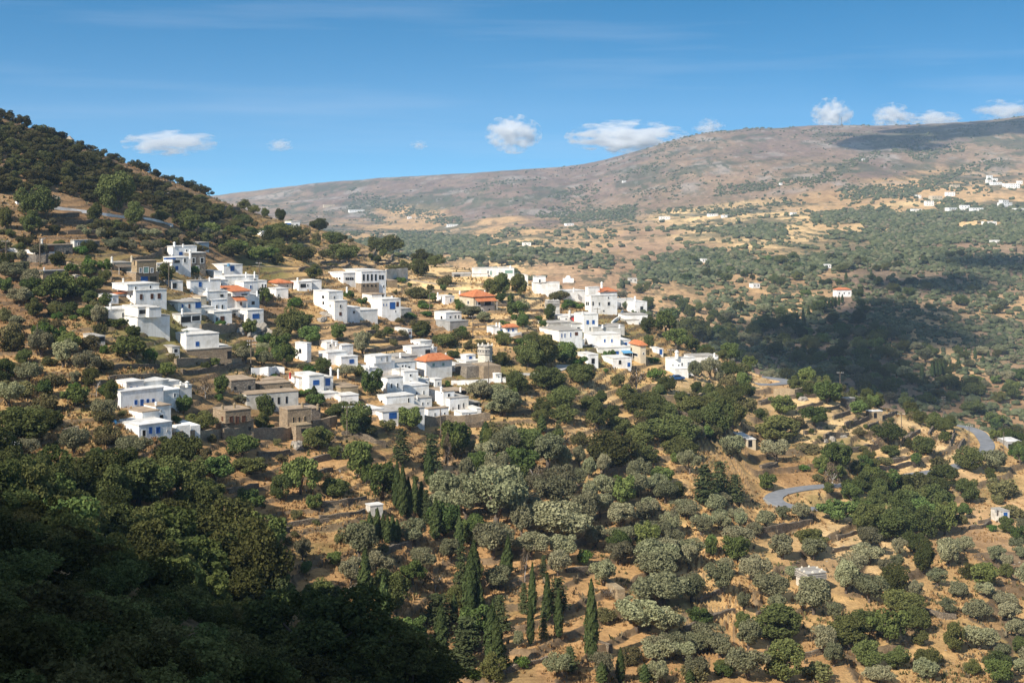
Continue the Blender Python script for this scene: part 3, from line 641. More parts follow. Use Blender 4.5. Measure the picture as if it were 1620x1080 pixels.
def panel(b, f, a0, a1, z0, z1, out, thick, inset=None):
    """slab (or ring, if inset) standing OUT proud of face f of box b"""
    ax, n = (b.r, -b.l) if f == 'R' else (b.l, -b.r)
    def pt(a, z, o): return np.array([*(b.P + ax * a + n * o)[:2], z])
    if inset is None:
        V = [pt(a, z, o) for o in (out - thick, out) for (a, z) in ((a0, z0), (a1, z0), (a1, z1), (a0, z1))]
        return V, [(3, 2, 1, 0), (4, 5, 6, 7), (0, 1, 5, 4), (1, 2, 6, 5), (2, 3, 7, 6), (3, 0, 4, 7)]
    i = inset
    outer = ((a0, z0), (a1, z0), (a1, z1), (a0, z1)); inner = ((a0 + i, z0 + i), (a1 - i, z0 + i), (a1 - i, z1 - i), (a0 + i, z1 - i))
    V = [pt(a, z, o) for o in (out - thick, out) for ring in (outer, inner) for (a, z) in ring]
    Fc = []
    for k in range(4):
        k2 = (k + 1) % 4
        Fc += [(8 + k, 8 + k2, 12 + k2, 12 + k), (k, 4 + k, 4 + k2, k2), (k, k2, 8 + k2, 8 + k), (4 + k, 12 + k, 12 + k2, 4 + k2)]
    return V, Fc
PANE = {'d': ('glass', 'frame'), 'b': ('blue', 'frame'), 'B': ('blue', 'blue'), 'n': ('brown', 'brown'), 'w': ('glass', 'frame'), 'g': ('green', 'frame'), 'k': ('glass', 'glass'), 's': ('glass', 'tanstone'), 'e': ('metal', 'frame')}
HOUSES = []                         # root, phrase for neighbours' labels, u, v
def house(name, label, crop, th, boxes, wins=(), chim=(), extra=(), cat='house', group=None, phrase=None):
    """boxes: (ul, uc, ur, vtop, vbottom, on, wall, roof) in crop pixels; on None = ground, int = roof of that box, (int, metres) = behind that box's corner"""
    ox, oy, s = crop
    X = lambda x: ox + x / s
    th = math.radians(th) + math.atan((CU - X(boxes[0][1])) / F)
    Y = lambda y: oy + y / s
    bs = []
    for i, q in enumerate(boxes):
        ul, uc, ur, vt, vb = q[:5]; on = q[5] if len(q) > 5 else None
        if on is None: P0 = at(X(uc), Y(vb), 150); drop = 3.5
        elif isinstance(on, int): P0 = ray_at_z(X(uc), Y(vb), bs[on].z1 + .17); drop = 0.12
        else:
            D = bs[on[0]].P[1] + on[1]
            if on[1] >= 0: D = float(np.clip(at(X(uc), Y(vb), 150)[1], D, D + 16))
            P0 = np.array([(X(uc) - CU) / F * D, D, -(Y(vb) - EYE) / F * D]); drop = 3.5 if on[1] >= 0 else 1.6
        if isinstance(on, int):                               # keep it over the storey it stands on
            b0 = bs[on]; lim = b0.P[1] + b0.Ll * math.cos(b0.th) + b0.Lr * math.sin(b0.th)
            D = min(max(P0[1], b0.P[1] - .2), lim - 1.0); P0 = np.array([(X(uc) - CU) / F * D, D, b0.z1 + .17])
        bs.append(Box(P0, th, X(ul), X(uc), X(ur), Y(vt), 7.0 if len(q) < 9 else q[8], drop))
    b0 = bs[0]; base = (b0.P[0], b0.P[1], b0.z0)
    root = empty(name, base); inv = np.array(base)
    tag(root, label, cat, group)
    def part(nm, VF, mat, parent=root, loc=True):
        V = [v - inv for v in VF[0]]
        o = obj(nm, mesh_from(nm, V, VF[1], M[mat]), parent); return o
    for b, q in zip(bs, boxes):
        wall = q[6] if len(q) > 6 and q[6] else 'white'; roof = q[7] if len(q) > 7 and q[7] else {'white': 'roofwhite', 'dull': 'roofgrey', 'grey': 'roofgrey', 'cream': 'roofgrey'}.get(wall, 'roofbrown')
        b.root = part('wall', b.prism(b.z0 - b.drop, b.z1), wall)
        if roof == 'hip':
            h = q[9] * b.P[1] / F / s if len(q) > 9 else 2.0; g = .45
            qd = b.quad(g); V = [np.array([*p[:2], b.z1 + .01]) for p in qd] + [np.array([*p[:2], b.z1 + .16]) for p in qd]
            c = sum(p[:2] for p in qd) / 4
            if b.Lr >= b.Ll: e = b.r[:2] * (b.Lr - b.Ll) / 2
            else: e = b.l[:2] * (b.Ll - b.Lr) / 2
            V += [np.array([*(c - e), b.z1 + h]), np.array([*(c + e), b.z1 + h])]
            Fc = [(3, 2, 1, 0), (0, 1, 5, 4), (1, 2, 6, 5), (2, 3, 7, 6), (3, 0, 4, 7)]
            Fc += [(4, 5, 9, 8), (5, 6, 9), (6, 7, 8, 9), (7, 4, 8)] if b.Lr >= b.Ll else [(4, 5, 8), (5, 6, 9, 8), (6, 7, 9), (7, 4, 8, 9)]
            part('roof', (V, Fc), 'tile')
        elif roof == 'shed':
            h = q[9] * b.P[1] / F / s if len(q) > 9 else .8; g = .3
            qd = b.quad(g); zz = [0, 0, h, h]
            V = [np.array([*p[:2], b.z1 + .02 + z]) for p, z in zip(qd, zz)] + [np.array([*p[:2], b.z1 + .2 + z]) for p, z in zip(qd, zz)]
            part('roof', (V, [(3, 2, 1, 0), (4, 5, 6, 7), (0, 1, 5, 4), (1, 2, 6, 5), (2, 3, 7, 6), (3, 0, 4, 7)]), 'tile')
        elif roof != 'none':
            part('roof', b.prism(b.z1 + .003, b.z1 + .17, .09), roof)
        xs = [p[0] for p in b.quad()]; ys = [p[1] for p in b.quad()]
        c = b.corner(b.Lr / 2, b.Ll / 2, 0)
        for t in np.linspace(.1, .9, 4):
            for t2 in (.25, .75): p = b.corner(b.Lr * t, b.Ll * t2, 0); TAKEN.append((p[0], p[1], max(1.2, min(b.Lr, b.Ll) * .32)))
    for w in wins:
        bi, f, x, y, ww, hh, col = w[:7]; b = bs[bi]; ww, hh = ww * 1.14, hh * 1.1
        a0, z1 = b.face_hit(f, X(x - ww / 2), Y(y - hh / 2)); a1, z0 = b.face_hit(f, X(x + ww / 2), Y(y + hh / 2))
        if a0 > a1: a0, a1 = a1, a0
        if z0 > z1: z0, z1 = z1, z0
        L = b.Lr if f == 'R' else b.Ll
        a0, a1 = max(a0, .1), min(a1, L - .1); z1 = min(z1, b.z1 - .05)
        if a1 - a0 < .2 or z1 - z0 < .2: continue
        door = len(w) > 7 or (hh > ww * 2.0 and hh > 36)
        p, fr = PANE[col]; ins = min(.12, (a1 - a0) * .14)
        o = part('door' if door else 'window', panel(b, f, a0, a1, z0, z1, .06, .08, ins), fr)
        part('panel' if door else 'pane', panel(b, f, a0 + ins * .9, a1 - ins * .9, z0 + ins * .9, z1 - ins * .9, .025, .03), p, o)
    for c in chim:
        bi, x, yb, w, h = c[:5]; b = bs[bi]; mat = c[5] if len(c) > 5 else 'white'
        p = ray_at_z(X(x), Y(yb), b.z1 + .1); D = min(max(p[1], b.P[1] + .4), b.P[1] + b.Ll * math.cos(b.th) + b.Lr * math.sin(b.th) - .6)
        cx = (X(x) - CU) / F * D; m = D / F / s; r = max(w * m / 2, .22); hh = h * m; z = b.z1 + .1
        V, Fc = [], []
        for k, (zz, rr) in enumerate(((z - .3, r), (z + hh * .72, r * .85), (z + hh * .72, r * 1.25), (z + hh * .8, r * 1.25), (z + hh * .8, r * .7), (z + hh, r * .6))):
            for a in range(8): V.append(np.array([cx + rr * math.cos(a * .785), D + rr * math.sin(a * .785), zz]))
        for k in range(5):
            for a in range(8): Fc.append((k*8+a, k*8+(a+1) % 8, (k+1)*8+(a+1) % 8, (k+1)*8+a))
        Fc.append(tuple(range(8))[::-1]); Fc.append(tuple(40 + a for a in range(8)))
        part('chimney', (V, Fc), mat)
    for e in extra:
        kind, bi, f, x0, y0, x1, y1 = e[:7]; b = bs[bi]; mat = e[7]; out = e[8]
        a0, z1 = b.face_hit(f, X(x0), Y(y0)); a1, z0 = b.face_hit(f, X(x1), Y(y1))
        if a0 > a1: a0, a1 = a1, a0
        if kind == 'awning':                                   # sloping canopy with two posts
            ax, n = (b.r, -b.l) if f == 'R' else (b.l, -b.r)
            def pt(a, z, o): return np.array([*(b.P + ax * a + n * o)[:2], z])
            V = [pt(a0, z1, 0), pt(a1, z1, 0), pt(a1, z0, out), pt(a0, z0, out)]; V += [v + np.array([0, 0, .12]) for v in V]
            aw = part('canopy', (V, [(3, 2, 1, 0), (4, 5, 6, 7), (0, 1, 5, 4), (1, 2, 6, 5), (2, 3, 7, 6), (3, 0, 4, 7)]), mat)
            for a in (a0 + .1, a1 - .1):
                q = pt(a, z0, out - .15); part('post', tube([q - [0, 0, 2.6], q], [.06, .06], 5), 'frame', aw)
        else:                                                  # balcony slab / band / buttress block
            part(kind, panel(b, f, a0, a1, z0, z1, out, out + .1), mat)
    u, v = px((b0.P[0], b0.P[1], b0.z0)); HOUSES.append((root, phrase, (X(boxes[0][0]) + X(boxes[0][2])) / 2, (Y(boxes[0][3]) + Y(boxes[0][4])) / 2))
    return root, bs
A6, B6, C6, D6, E5, F6, G6, H6 = (0, 340, 6), (150, 360, 6), (400, 400, 6), (640, 400, 6), (840, 420, 5.4), (150, 520, 6), (360, 540, 6), (550, 510, 6)
A3, B3, Fs, Ks, Is = (0, 150, 3.375), (360, 240, 3.375), (1140, 600, 3.375), (360, 640, 3.375), (0, 540, 3.375)
TL = 26
# --- upper left
house('white_cottage', 'small flat white cottage with two dark windows above the stone farm gate', A6, TL, [(668, 705, 878, 245, 312, None, 'dull', 'roofgrey'), (880, 885, 946, 250, 305, (0, 2), 'darkstone')], [(0, 'R', 745, 274, 14, 34, 'd'), (0, 'R', 850, 274, 14, 34, 'd')], phrase='the small cottage above the stone gate')
house('stone_outbuilding', 'low dark stone outbuilding with a reddish doorway beside the white railed ramp', A6, TL, [(385, 440, 690, 290, 385, None, 'darkstone'), (600, 605, 690, 270, 300, (0, 3), 'darkstone')], [(0, 'R', 482, 335, 50, 70, 'n', 1), (0, 'R', 640, 362, 26, 40, 'k')], [(0, 398, 300, 24, 60, 'dull')], phrase='the stone outbuilding by the railed ramp')
house('stone_shed', 'flat roofed brown stone shed standing alone under the railed ramp', A6, TL, [(372, 408, 612, 535, 655, None, 'stone', 'roofgrey')], [], [(0, 420, 535, 14, 34, 'dull')], phrase='the lone brown stone shed')
house('stone_villa', 'two storey stone villa with arched blue openings and pale green door', A6, TL, [(1080, 1290, 1508, 552, 632, None, 'stone', 'roofgrey'), (1248, 1300, 1484, 440, 550, 0, 'tanstone', 'roofbrown'), (1075, 1080, 1250, 458, 548, (0, 4), 'cream', 'roofgrey')],
      [(1, 'R', 1387, 523, 46, 54, 'g', 1), (1, 'R', 1335, 525, 26, 44, 'e'), (1, 'R', 1442, 525, 26, 44, 'e'), (0, 'R', 1370, 606, 58, 36, 'B'), (0, 'R', 1455, 606, 54, 36, 'k'), (0, 'L', 1175, 583, 30, 28, 'B'), (2, 'R', 1140, 515, 14, 30, 'k')],
      [(1, 1250, 440, 24, 50, 'cream'), (2, 1062, 460, 24, 60)], [('awning', 2, 'R', 1082, 475, 1205, 492, 'wood', 2.6)], phrase='the stone villa with arches')
# --- upper centre left
house('white_house', 'tall three tiered white house with red canopy at the left of the village', B6, TL, [(215, 385, 682, 602, 728), (165, 310, 612, 545, 600, 0), (112, 120, 318, 640, 735, (0, 1.0)), (100, 130, 402, 785, 900, None), (395, 405, 712, 855, 990, None, 'white', 'roofgrey'), (398, 410, 520, 760, 850, 4), (505, 515, 630, 765, 850, 4)],
      [(0, 'R', 440, 657, 22, 44, 'n'), (0, 'R', 543, 652, 24, 44, 'n'), (0, 'R', 611, 650, 26, 44, 'n'), (1, 'R', 388, 573, 18, 30, 'd'), (1, 'R', 528, 563, 20, 28, 'd'), (3, 'R', 267, 830, 20, 44, 'd'), (3, 'R', 344, 825, 20, 44, 'd'), (2, 'R', 180, 665, 14, 26, 'd'), (5, 'R', 450, 800, 70, 44, 'd'), (0, 'L', 340, 652, 18, 30, 'd')],
      [(1, 270, 520, 20, 40), (3, 148, 790, 22, 60), (3, 345, 770, 24, 55)], [('awning', 0, 'L', 150, 605, 305, 628, 'tile', 2.2)], phrase='the three tiered white house')
house('white_stone_house', 'white and grey stone house with roof terraces and a blue shed behind it', B6, TL, [(650, 742, 912, 288, 412), (910, 918, 1053, 243, 405, (0, 0.3), 'darkstone', 'roofwhite'), (688, 740, 968, 182, 292, (0, 4)), (578, 590, 745, 345, 415, (0, -1))],
      [(1, 'R', 937, 312, 30, 50, 'w'), (1, 'R', 1018, 312, 34, 50, 'w'), (1, 'R', 975, 380, 28, 30, 'w'), (0, 'R', 778, 322, 60, 32, 'd'), (0, 'R', 855, 312, 24, 40, 'd'), (0, 'R', 778, 385, 24, 34, 'B'), (2, 'R', 870, 222, 14, 30, 'd'), (2, 'R', 815, 246, 28, 28, 'B')],
      [(2, 755, 182, 26, 42), (0, 905, 290, 26, 75), (2, 838, 185, 18, 22)], [('band', 0, 'R', 655, 288, 745, 300, 'blue', 1.4)], phrase='the white and grey stone house')
house('sheet_shed', 'blue grey sheet metal shed on the bank over the white and stone house', B6, TL, [(905, 985, 1083, 145, 200, None, 'bluegrey', 'roofgrey')], cat='shed', phrase='the blue grey shed')
house('white_house', 'big white cubic house with a smaller upper room and bright blue door', B6, TL, [(1130, 1235, 1552, 470, 610), (1128, 1135, 1210, 418, 500, (0, 5)), (1200, 1222, 1402, 358, 440, (0, 7)), (1405, 1412, 1546, 518, 628, (0, -2))],
      [(0, 'R', 1308, 556, 28, 32, 'd'), (0, 'R', 1376, 556, 28, 36, 'n'), (3, 'R', 1480, 563, 20, 32, 'b'), (2, 'R', 1305, 387, 32, 42, 'B'), (0, 'R', 1520, 500, 20, 30, 'd')], [(0, 1435, 478, 14, 45), (0, 1516, 470, 12, 50), (2, 1270, 358, 30, 12, 'tank')], phrase='the big cubic house with blue door')
house('white_house', 'low white house with one blue shuttered window behind the bare grey tree', B6, TL, [(870, 905, 1190, 508, 605, None, 'white', 'roofgrey'), (720, 728, 836, 515, 582, None)], [(0, 'R', 1000, 540, 24, 42, 'B'), (1, 'R', 757, 552, 32, 44, 'k')], [(0, 1090, 500, 16, 30)], phrase='the low house with one blue shutter')
house('white_house', 'white house carrying two small orange tiled canopies on its roof terrace', B6, TL, [(1250, 1262, 1562, 655, 780), (1290, 1305, 1470, 610, 662, 0, 'white', 'shed', 7, 34)], [(0, 'R', 1502, 715, 34, 36, 'd'), (0, 'R', 1388, 722, 14, 30, 'n'), (1, 'R', 1420, 636, 60, 20, 'd')], [(0, 1540, 640, 16, 40)], [('awning', 0, 'R', 1300, 660, 1408, 688, 'tile', 2.4)], phrase='the house with two orange canopies')
house('white_house', 'white two storey house with brown door over the long stone retaining wall', B6, TL, [(1002, 1130, 1302, 805, 905), (1078, 1108, 1256, 690, 800, (0, 4)), (1000, 1008, 1130, 760, 895, (0, 1))], [(1, 'R', 1158, 755, 18, 42, 'd'), (1, 'R', 1210, 754, 20, 44, 'd'), (0, 'R', 1210, 870, 34, 52, 'n', 1), (0, 'R', 1158, 870, 22, 40, 'd'), (2, 'R', 1060, 800, 12, 24, 'd')], [(1, 1065, 720, 24, 110)], phrase='the house with the brown door')
house('white_house', 'white house at the cliff edge with a wide blue shuttered window', B6, TL, [(1440, 1450, 1602, 788, 918), (1268, 1280, 1445, 782, 898, (0, 1.5))], [(0, 'R', 1528, 840, 56, 38, 'B'), (1, 'R', 1325, 826, 30, 34, 'd'), (1, 'R', 1400, 836, 26, 58, 'd', 1), (0, 'R', 1458, 862, 10, 22, 'd')], [], [('band', 1, 'R', 1268, 784, 1340, 796, 'roofgrey', 1.2)], phrase='the cliff edge house with wide blue shutter')
house('white_house', 'long low white house with glazed veranda on the stone retaining wall', B6, TL, [(735, 815, 1008, 832, 925, None, 'dull', 'roofgrey')], [(0, 'R', 962, 860, 80, 48, 'd'), (0, 'R', 865, 872, 80, 44, 'k')], [(0, 830, 835, 24, 60)], phrase='the glazed veranda house')
house('white_house', 'small low white house with a square blue door and arched hatch', B6, TL, [(775, 790, 1012, 715, 795, None, 'white', 'roofgrey'), (1000, 1005, 1060, 660, 760, (0, 2), 'cream', 'roofbrown')], [(0, 'R', 980, 735, 44, 46, 'B'), (0, 'R', 832, 742, 20, 36, 'b'), (0, 'R', 896, 745, 14, 34, 'n')], phrase='the low house with square blue door')
# --- centre
house('white_house', 'white cottage with a colonnaded porch beside the power pole', C6, 24, [(0, 45, 132, 270, 355)], [(0, 'R', 90, 318, 18, 42, 'd'), (0, 'R', 118, 318, 16, 42, 'd')], phrase='the porch cottage by the power pole')
house('white_outhouse', 'blank white outhouse with flat walls between the porch cottage and orange roof', C6, 24, [(140, 222, 336, 345, 432)], [(0, 'R', 245, 405, 14, 30, 'd')], cat='outhouse')
house('tiled_cottage', 'low white cottage with faded orange tiles half hidden behind shrubs', C6, 24, [(222, 242, 370, 290, 335, None, 'dull', 'hip', 7, 34)], [(0, 'R', 330, 312, 16, 20, 'd')])
house('white_house', 'low white bungalow with a wide dark window west of the public building', C6, 24, [(362, 435, 560, 278, 362), (552, 562, 652, 268, 360, (0, 0.5))], [(0, 'R', 477, 311, 46, 30, 'k'), (0, 'R', 521, 308, 16, 22, 'd')], [(0, 425, 285, 20, 40)], phrase='the bungalow with wide dark window')
house('public_building', 'large white public building with a row of tall slit windows over stone base', C6, 30, [(975, 1030, 1264, 183, 388), (718, 858, 985, 197, 345, (0, 3.5)), (976, 1028.5, 1197, 290, 392, (0, -0.5), 'stone', 'none'), (842, 990, 1190, 170, 200, (0, 5))],
      [*[(0, 'R', x, 233, 15, 54, 'k') for x in (1052, 1090, 1128, 1166)], (0, 'R', 1206, 232, 16, 36, 'k'), (0, 'R', 1232, 232, 16, 36, 'k'), *[(1, 'L', x, 243, 14, 20, 'k') for x in (750, 775, 800, 825)], *[(1, 'R', x, 245, 13, 20, 'k') for x in (887, 905, 927, 946)], *[(2, 'R', x, 310, 12, 16, 'k') for x in (1052, 1090, 1128, 1166)], (0, 'R', 1240, 318, 12, 24, 'd')], cat='building', phrase='the large public building')
house('stone_hut', 'low ochre stone hut tucked right beside the public building', C6, 24, [(1268, 1275, 1372, 268, 325, None, 'tanstone', 'roofbrown')], cat='hut')
house('white_house', 'stepped white two storey house with many small square windows on the knoll', C6, 30, [(715, 775, 896, 460, 640), (575, 720, 856, 372, 560, (0, 3.5)), (888, 898, 1016, 522, 642, (0, 1)), (1008, 1016, 1186, 548, 640, (0, 3))],
      [(1, 'L', 668, 418, 18, 26, 'k'), (1, 'R', 772, 423, 16, 28, 'd'), (1, 'L', 670, 475, 14, 26, 'k'), (0, 'L', 735, 502, 12, 28, 'd'), (0, 'R', 831, 505, 18, 28, 'd'), (0, 'R', 831, 578, 20, 28, 'n'), (2, 'R', 959, 563, 22, 28, 'd')], [(1, 893, 420, 20, 46)], phrase='the stepped house on the knoll')
house('white_house', 'white house with tall blue double door and stair wall under the public building', C6, 26, [(1215, 1226, 1402, 445, 612), (1038, 1128, 1252, 398, 500, (0, 4), 'white', 'roofbrown'), (1400, 1408, 1505, 535, 600, (0, 1), 'grey')], [(0, 'R', 1325, 500, 44, 56, 'B', 1), (0, 'R', 1373, 487, 20, 40, 'n'), (0, 'R', 1240, 493, 12, 22, 'b'), (0, 'R', 1266, 493, 12, 22, 'b'), (1, 'R', 1178, 490, 12, 24, 'd'), (1, 'R', 1233, 408, 12, 22, 'k'), (0, 'R', 1353, 553, 10, 16, 'd')], [(0, 1320, 430, 22, 22)], phrase='the house with the tall blue double door')
house('white_tower_house', 'tall narrow white cube house shaded by fig trees below the cliff', C6, 40, [(402, 514, 555, 862, 1040)], [(0, 'L', 450, 930, 20, 40, 'k'), (0, 'L', 433, 996, 14, 32, 'd')], phrase='the tall narrow white cube')
house('white_hut', 'small white hut with a chimney beside tumbled stone walls', C6, 26, [(630, 700, 806, 850, 920), (560, 568, 700, 870, 965, (0, 3), 'darkstone', 'none')], [(0, 'R', 735, 880, 18, 26, 'd')], [(0, 752, 845, 16, 24)], cat='hut')
house('white_house', 'white house of three stepped blocks with blue shutters on the lowest', C6, 30, [(625, 712, 900, 950, 1065), (773, 842, 952, 882, 965, (0, 4)), (830, 838, 996, 993, 1070, (0, -.5))], [(2, 'R', 938, 1028, 38, 32, 'B'), (0, 'L', 645, 1003, 12, 36, 'd'), (0, 'L', 690, 1012, 13, 42, 'd'), (0, 'L', 667, 1010, 10, 34, 'd'), (0, 'R', 795, 1030, 14, 30, 'd')], [(1, 790, 890, 20, 28)], phrase='the three block house with blue shutters')
# --- centre right
house('white_house', 'long white house on the crest with green door and screened terrace', D6, 14, [(640, 662, 1040, 147, 225), (640, 650, 790, 200, 270, (0, -1.5))], [(0, 'R', 820, 190, 20, 42, 'g'), (0, 'R', 792, 182, 14, 26, 'd'), (0, 'R', 898, 193, 14, 20, 'd'), (0, 'R', 925, 192, 14, 20, 'd'), (0, 'R', 990, 180, 70, 30, 'g')], [(0, 1005, 150, 14, 26)], phrase='the long crest house with green door')
house('carport', 'grey flat roofed carport sunk into the crest left of the long white house', D6, 14, [(450, 465, 632, 195, 232, None, 'grey', 'roofwhite')], [(0, 'R', 500, 218, 50, 18, 'k')], cat='carport')
house('white_house', 'white farmhouse with a square upper room on the crest by the domed chapel', D6, 14, [(1208, 1222, 1472, 283, 372), (1218, 1230, 1340, 228, 290, 0), (1150, 1154, 1172, 215, 300, (0, 1))], [(1, 'R', 1283, 268, 18, 32, 'd')], phrase='the crest farmhouse with upper room')
house('tiled_house', 'two storey stone coloured house under a broad orange hipped roof with tiled porch', D6, 30, [(522, 655, 852, 420, 580, None, 'cream', 'hip', 8, 62), (640, 652, 856, 512, 585, (0, -1.0), 'dull', 'roofgrey')], [(0, 'L', 605, 470, 16, 36, 'd'), (1, 'R', 742, 546, 14, 26, 'd'), (1, 'R', 805, 541, 22, 26, 'd'), (0, 'R', 700, 472, 40, 50, 'd'), (0, 'R', 790, 475, 60, 44, 'd')], [(0, 525, 400, 18, 40), (0, 762, 400, 14, 46)], [('awning', 0, 'R', 662, 432, 850, 452, 'tile', 2.0)], phrase='the broad orange roofed house')
house('white_cottage', 'small bluish white cottage with chimney beside the broad orange roofed house', D6, 30, [(300, 385, 473, 415, 490)], [(0, 'R', 436, 447, 12, 32, 'b')], [(0, 316, 415, 18, 36)])
house('white_house', 'plain white cube house with a grey concrete cellar block in front', D6, 34, [(283, 392, 541, 572, 674), (424, 432, 606, 655, 745, None, 'grey', 'grey')], [(0, 'L', 352, 613, 20, 36, 'd'), (0, 'R', 433, 615, 16, 34, 'd'), (0, 'R', 480, 608, 16, 34, 'd'), (0, 'R', 513, 606, 14, 34, 'd')], phrase='the cube house with concrete cellar')
house('tiled_cottage', 'small white cottage with blue shutters and a bright orange lean-to roof', D6, 24, [(935, 958, 1072, 708, 782, None, 'white', 'hip', 7, 32), (780, 842, 945, 706, 792, (0, 0.5), 'white', 'roofgrey')], [(0, 'R', 987, 733, 24, 32, 'b'), (0, 'R', 1029, 730, 24, 32, 'b'), (1, 'R', 918, 740, 24, 36, 'b'), (1, 'R', 885, 750, 24, 24, 'd'), (1, 'L', 800, 742, 24, 16, 'd')], [(1, 902, 700, 20, 40), (1, 872, 700, 16, 40)], phrase='the cottage with orange lean-to roof')
house('white_hut', 'small white hut with one blue window between hipped house and round dovecote', D6, 34, [(527, 582, 674, 976, 1038)], [(0, 'R', 626, 1000, 22, 32, 'B')], cat='hut', phrase='the hut with one blue window')
# --- right end
house('white_house', 'prominent white house with slit windows and an orange roof strip near the right end', E5, 30, [(462, 515, 737, 262, 415), (465, 490, 588, 188, 262, (0, 4)), (260, 268, 472, 222, 290, (0, 6)), (575, 590, 735, 228, 262, (0, 5), 'white', 'shed', 6, 24)],
      [(0, 'R', 583, 328, 14, 28, 'd'), (0, 'R', 665, 326, 24, 32, 'd'), (0, 'R', 661, 275, 12, 18, 'd'), (0, 'L', 477, 325, 10, 28, 'k'), (0, 'L', 492, 325, 8, 28, 'k'), (0, 'R', 530, 325, 9, 30, 'k'), (0, 'R', 622, 388, 8, 14, 'k')], [(1, 605, 200, 22, 46), (2, 366, 222, 16, 28)], phrase='the prominent house with orange roof strip')
house('white_house', 'low white house with a tall chimney and dark arched door by the rightmost trees', E5, 26, [(735, 890, 992, 312, 408), (722, 730, 900, 290, 330, (0, 4))], [(0, 'R', 946, 370, 22, 38, 'k')], [(0, 889, 305, 18, 44)], phrase='the low house with tall chimney')
house('white_building', 'white block of two levels with bare grey stair gable in front', E5, 18, [(795, 802, 998, 425, 470, None, 'white', 'roofgrey'), (795, 800, 922, 470, 525, (0, -3), 'white', 'roofgrey'), (838, 842, 922, 560, 605, (0, -6), 'grey', 'roofgrey')], [(1, 'R', 850, 520, 30, 20, 'd')], cat='building')
house('white_house', 'white two storey house with blue windows and a bright red awning', E5, 24, [(440, 450, 574, 420, 590), (248, 254, 446, 437, 500, (0, 2))], [(0, 'R', 484, 484, 18, 30, 'B'), (0, 'R', 533, 483, 18, 30, 'B'), (0, 'R', 504, 540, 12, 30, 'd'), (1, 'R', 405, 478, 76, 32, 'd'), (1, 'R', 300, 455, 14, 14, 'd')], [(1, 330, 440, 22, 52), (0, 441, 420, 16, 26)], [('awning', 1, 'R', 335, 445, 444, 466, 'red', 2.2)], phrase='the house with the red awning')  # dark pane under the red awning stands in for the shade there
house('flat_house', 'long low bluish white house under a broad grey concrete roof', E5, 28, [(70, 240, 440, 560, 650, None, 'white', 'roofgrey'), (138, 150, 342, 495, 550, (0, 6), 'dull', 'roofgrey')], [(0, 'R', 262, 598, 12, 34, 'b'), (0, 'R', 289, 596, 12, 34, 'b'), (0, 'R', 338, 590, 12, 36, 'b'), (0, 'R', 388, 582, 22, 26, 'n'), (0, 'L', 160, 605, 40, 40, 'k')], phrase='the long house under grey concrete roof')
house('white_house', 'old white block house with two small blue windows in the middle of the right end', E5, 20, [(515, 522, 764, 592, 692), (524, 530, 768, 530, 592, (0, 5), 'dull', 'roofgrey')], [(0, 'R', 630, 642, 17, 30, 'b'), (0, 'R', 691, 642, 17, 30, 'b')], [(1, 612, 528, 18, 22), (1, 758, 528, 18, 22)], phrase='the block house with two small windows')
house('tiled_house', 'white house with orange tiled corner tower and blue framed terrace windows', E5, 26, [(848, 935, 982, 684, 838, None, 'cream', 'hip', 6, 38), (565, 572, 850, 708, 815, (0, 1)), (420, 428, 640, 690, 790, (0, 4), 'dull')], [(0, 'R', 934, 700, 14, 18, 'd'), (0, 'R', 960, 752, 14, 18, 'd'), (1, 'R', 730, 750, 34, 34, 'B'), (0, 'L', 880, 757, 60, 42, 'd'), (1, 'R', 815, 757, 60, 42, 'd'), (1, 'R', 650, 765, 16, 34, 'd'), (2, 'R', 510, 735, 12, 24, 'd')], [], [('awning', 1, 'R', 770, 730, 848, 742, 'tank', 1.8)], phrase='the house with orange corner tower')
house('white_house', 'white farmhouse with ornate chimney and blue car below the right slope', E5, 22, [(1148, 1168, 1400, 792, 900), (1380, 1386, 1600, 780, 862, (0, 4), 'white', 'roofgrey'), (1225, 1230, 1345, 885, 985, (0, -4), 'white', 'white')], [(0, 'R', 1290, 852, 14, 42, 'd'), (0, 'R', 1355, 838, 36, 30, 'e'), (0, 'R', 1212, 850, 12, 16, 'd'), (0, 'R', 1262, 858, 20, 34, 'e')], [(0, 1246, 800, 34, 66), (1, 1566, 780, 14, 30)], phrase='the farmhouse with the ornate chimney')
house('blue_kiosk', 'tiny white kiosk with a bright blue door beside the corner tower house', E5, 24, [(1088, 1094, 1130, 715, 760)], [(0, 'R', 1108, 738, 22, 36, 'B', 1)], cat='kiosk')
# --- lower left
house('white_house', 'white two storey house with two blue windows above a rough stone base', F6, 22, [(768, 868, 1178, 62, 212), (866, 872, 1032, 26, 70, (0, 2)), (812, 872, 1300, 205, 285, (0, -.6), 'stone', 'roofgrey'), (1175, 1180, 1262, 165, 210, (0, 1))], [(0, 'R', 973, 143, 28, 38, 'B'), (1, 'R', 972, 64, 26, 32, 'B'), (2, 'R', 1280, 245, 40, 60, 'k')], [(0, 860, 70, 18, 24)], phrase='the house on the rough stone base')
house('white_hut', 'little grey white lean-to hut next to the rough stone base', F6, 22, [(655, 735, 806, 178, 252, None, 'dull', 'roofgrey'), (612, 620, 735, 255, 320, (0, -2), 'stone', 'roofbrown')], [(0, 'R', 770, 208, 40, 40, 'd')], cat='hut')
house('white_shed', 'small white shed with a black opening in the bushes far left of the village', F6, 20, [(4, 10, 98, 78, 168, None, 'dull', 'roofgrey')], [(0, 'R', 52, 98, 74, 28, 'k')], cat='shed')
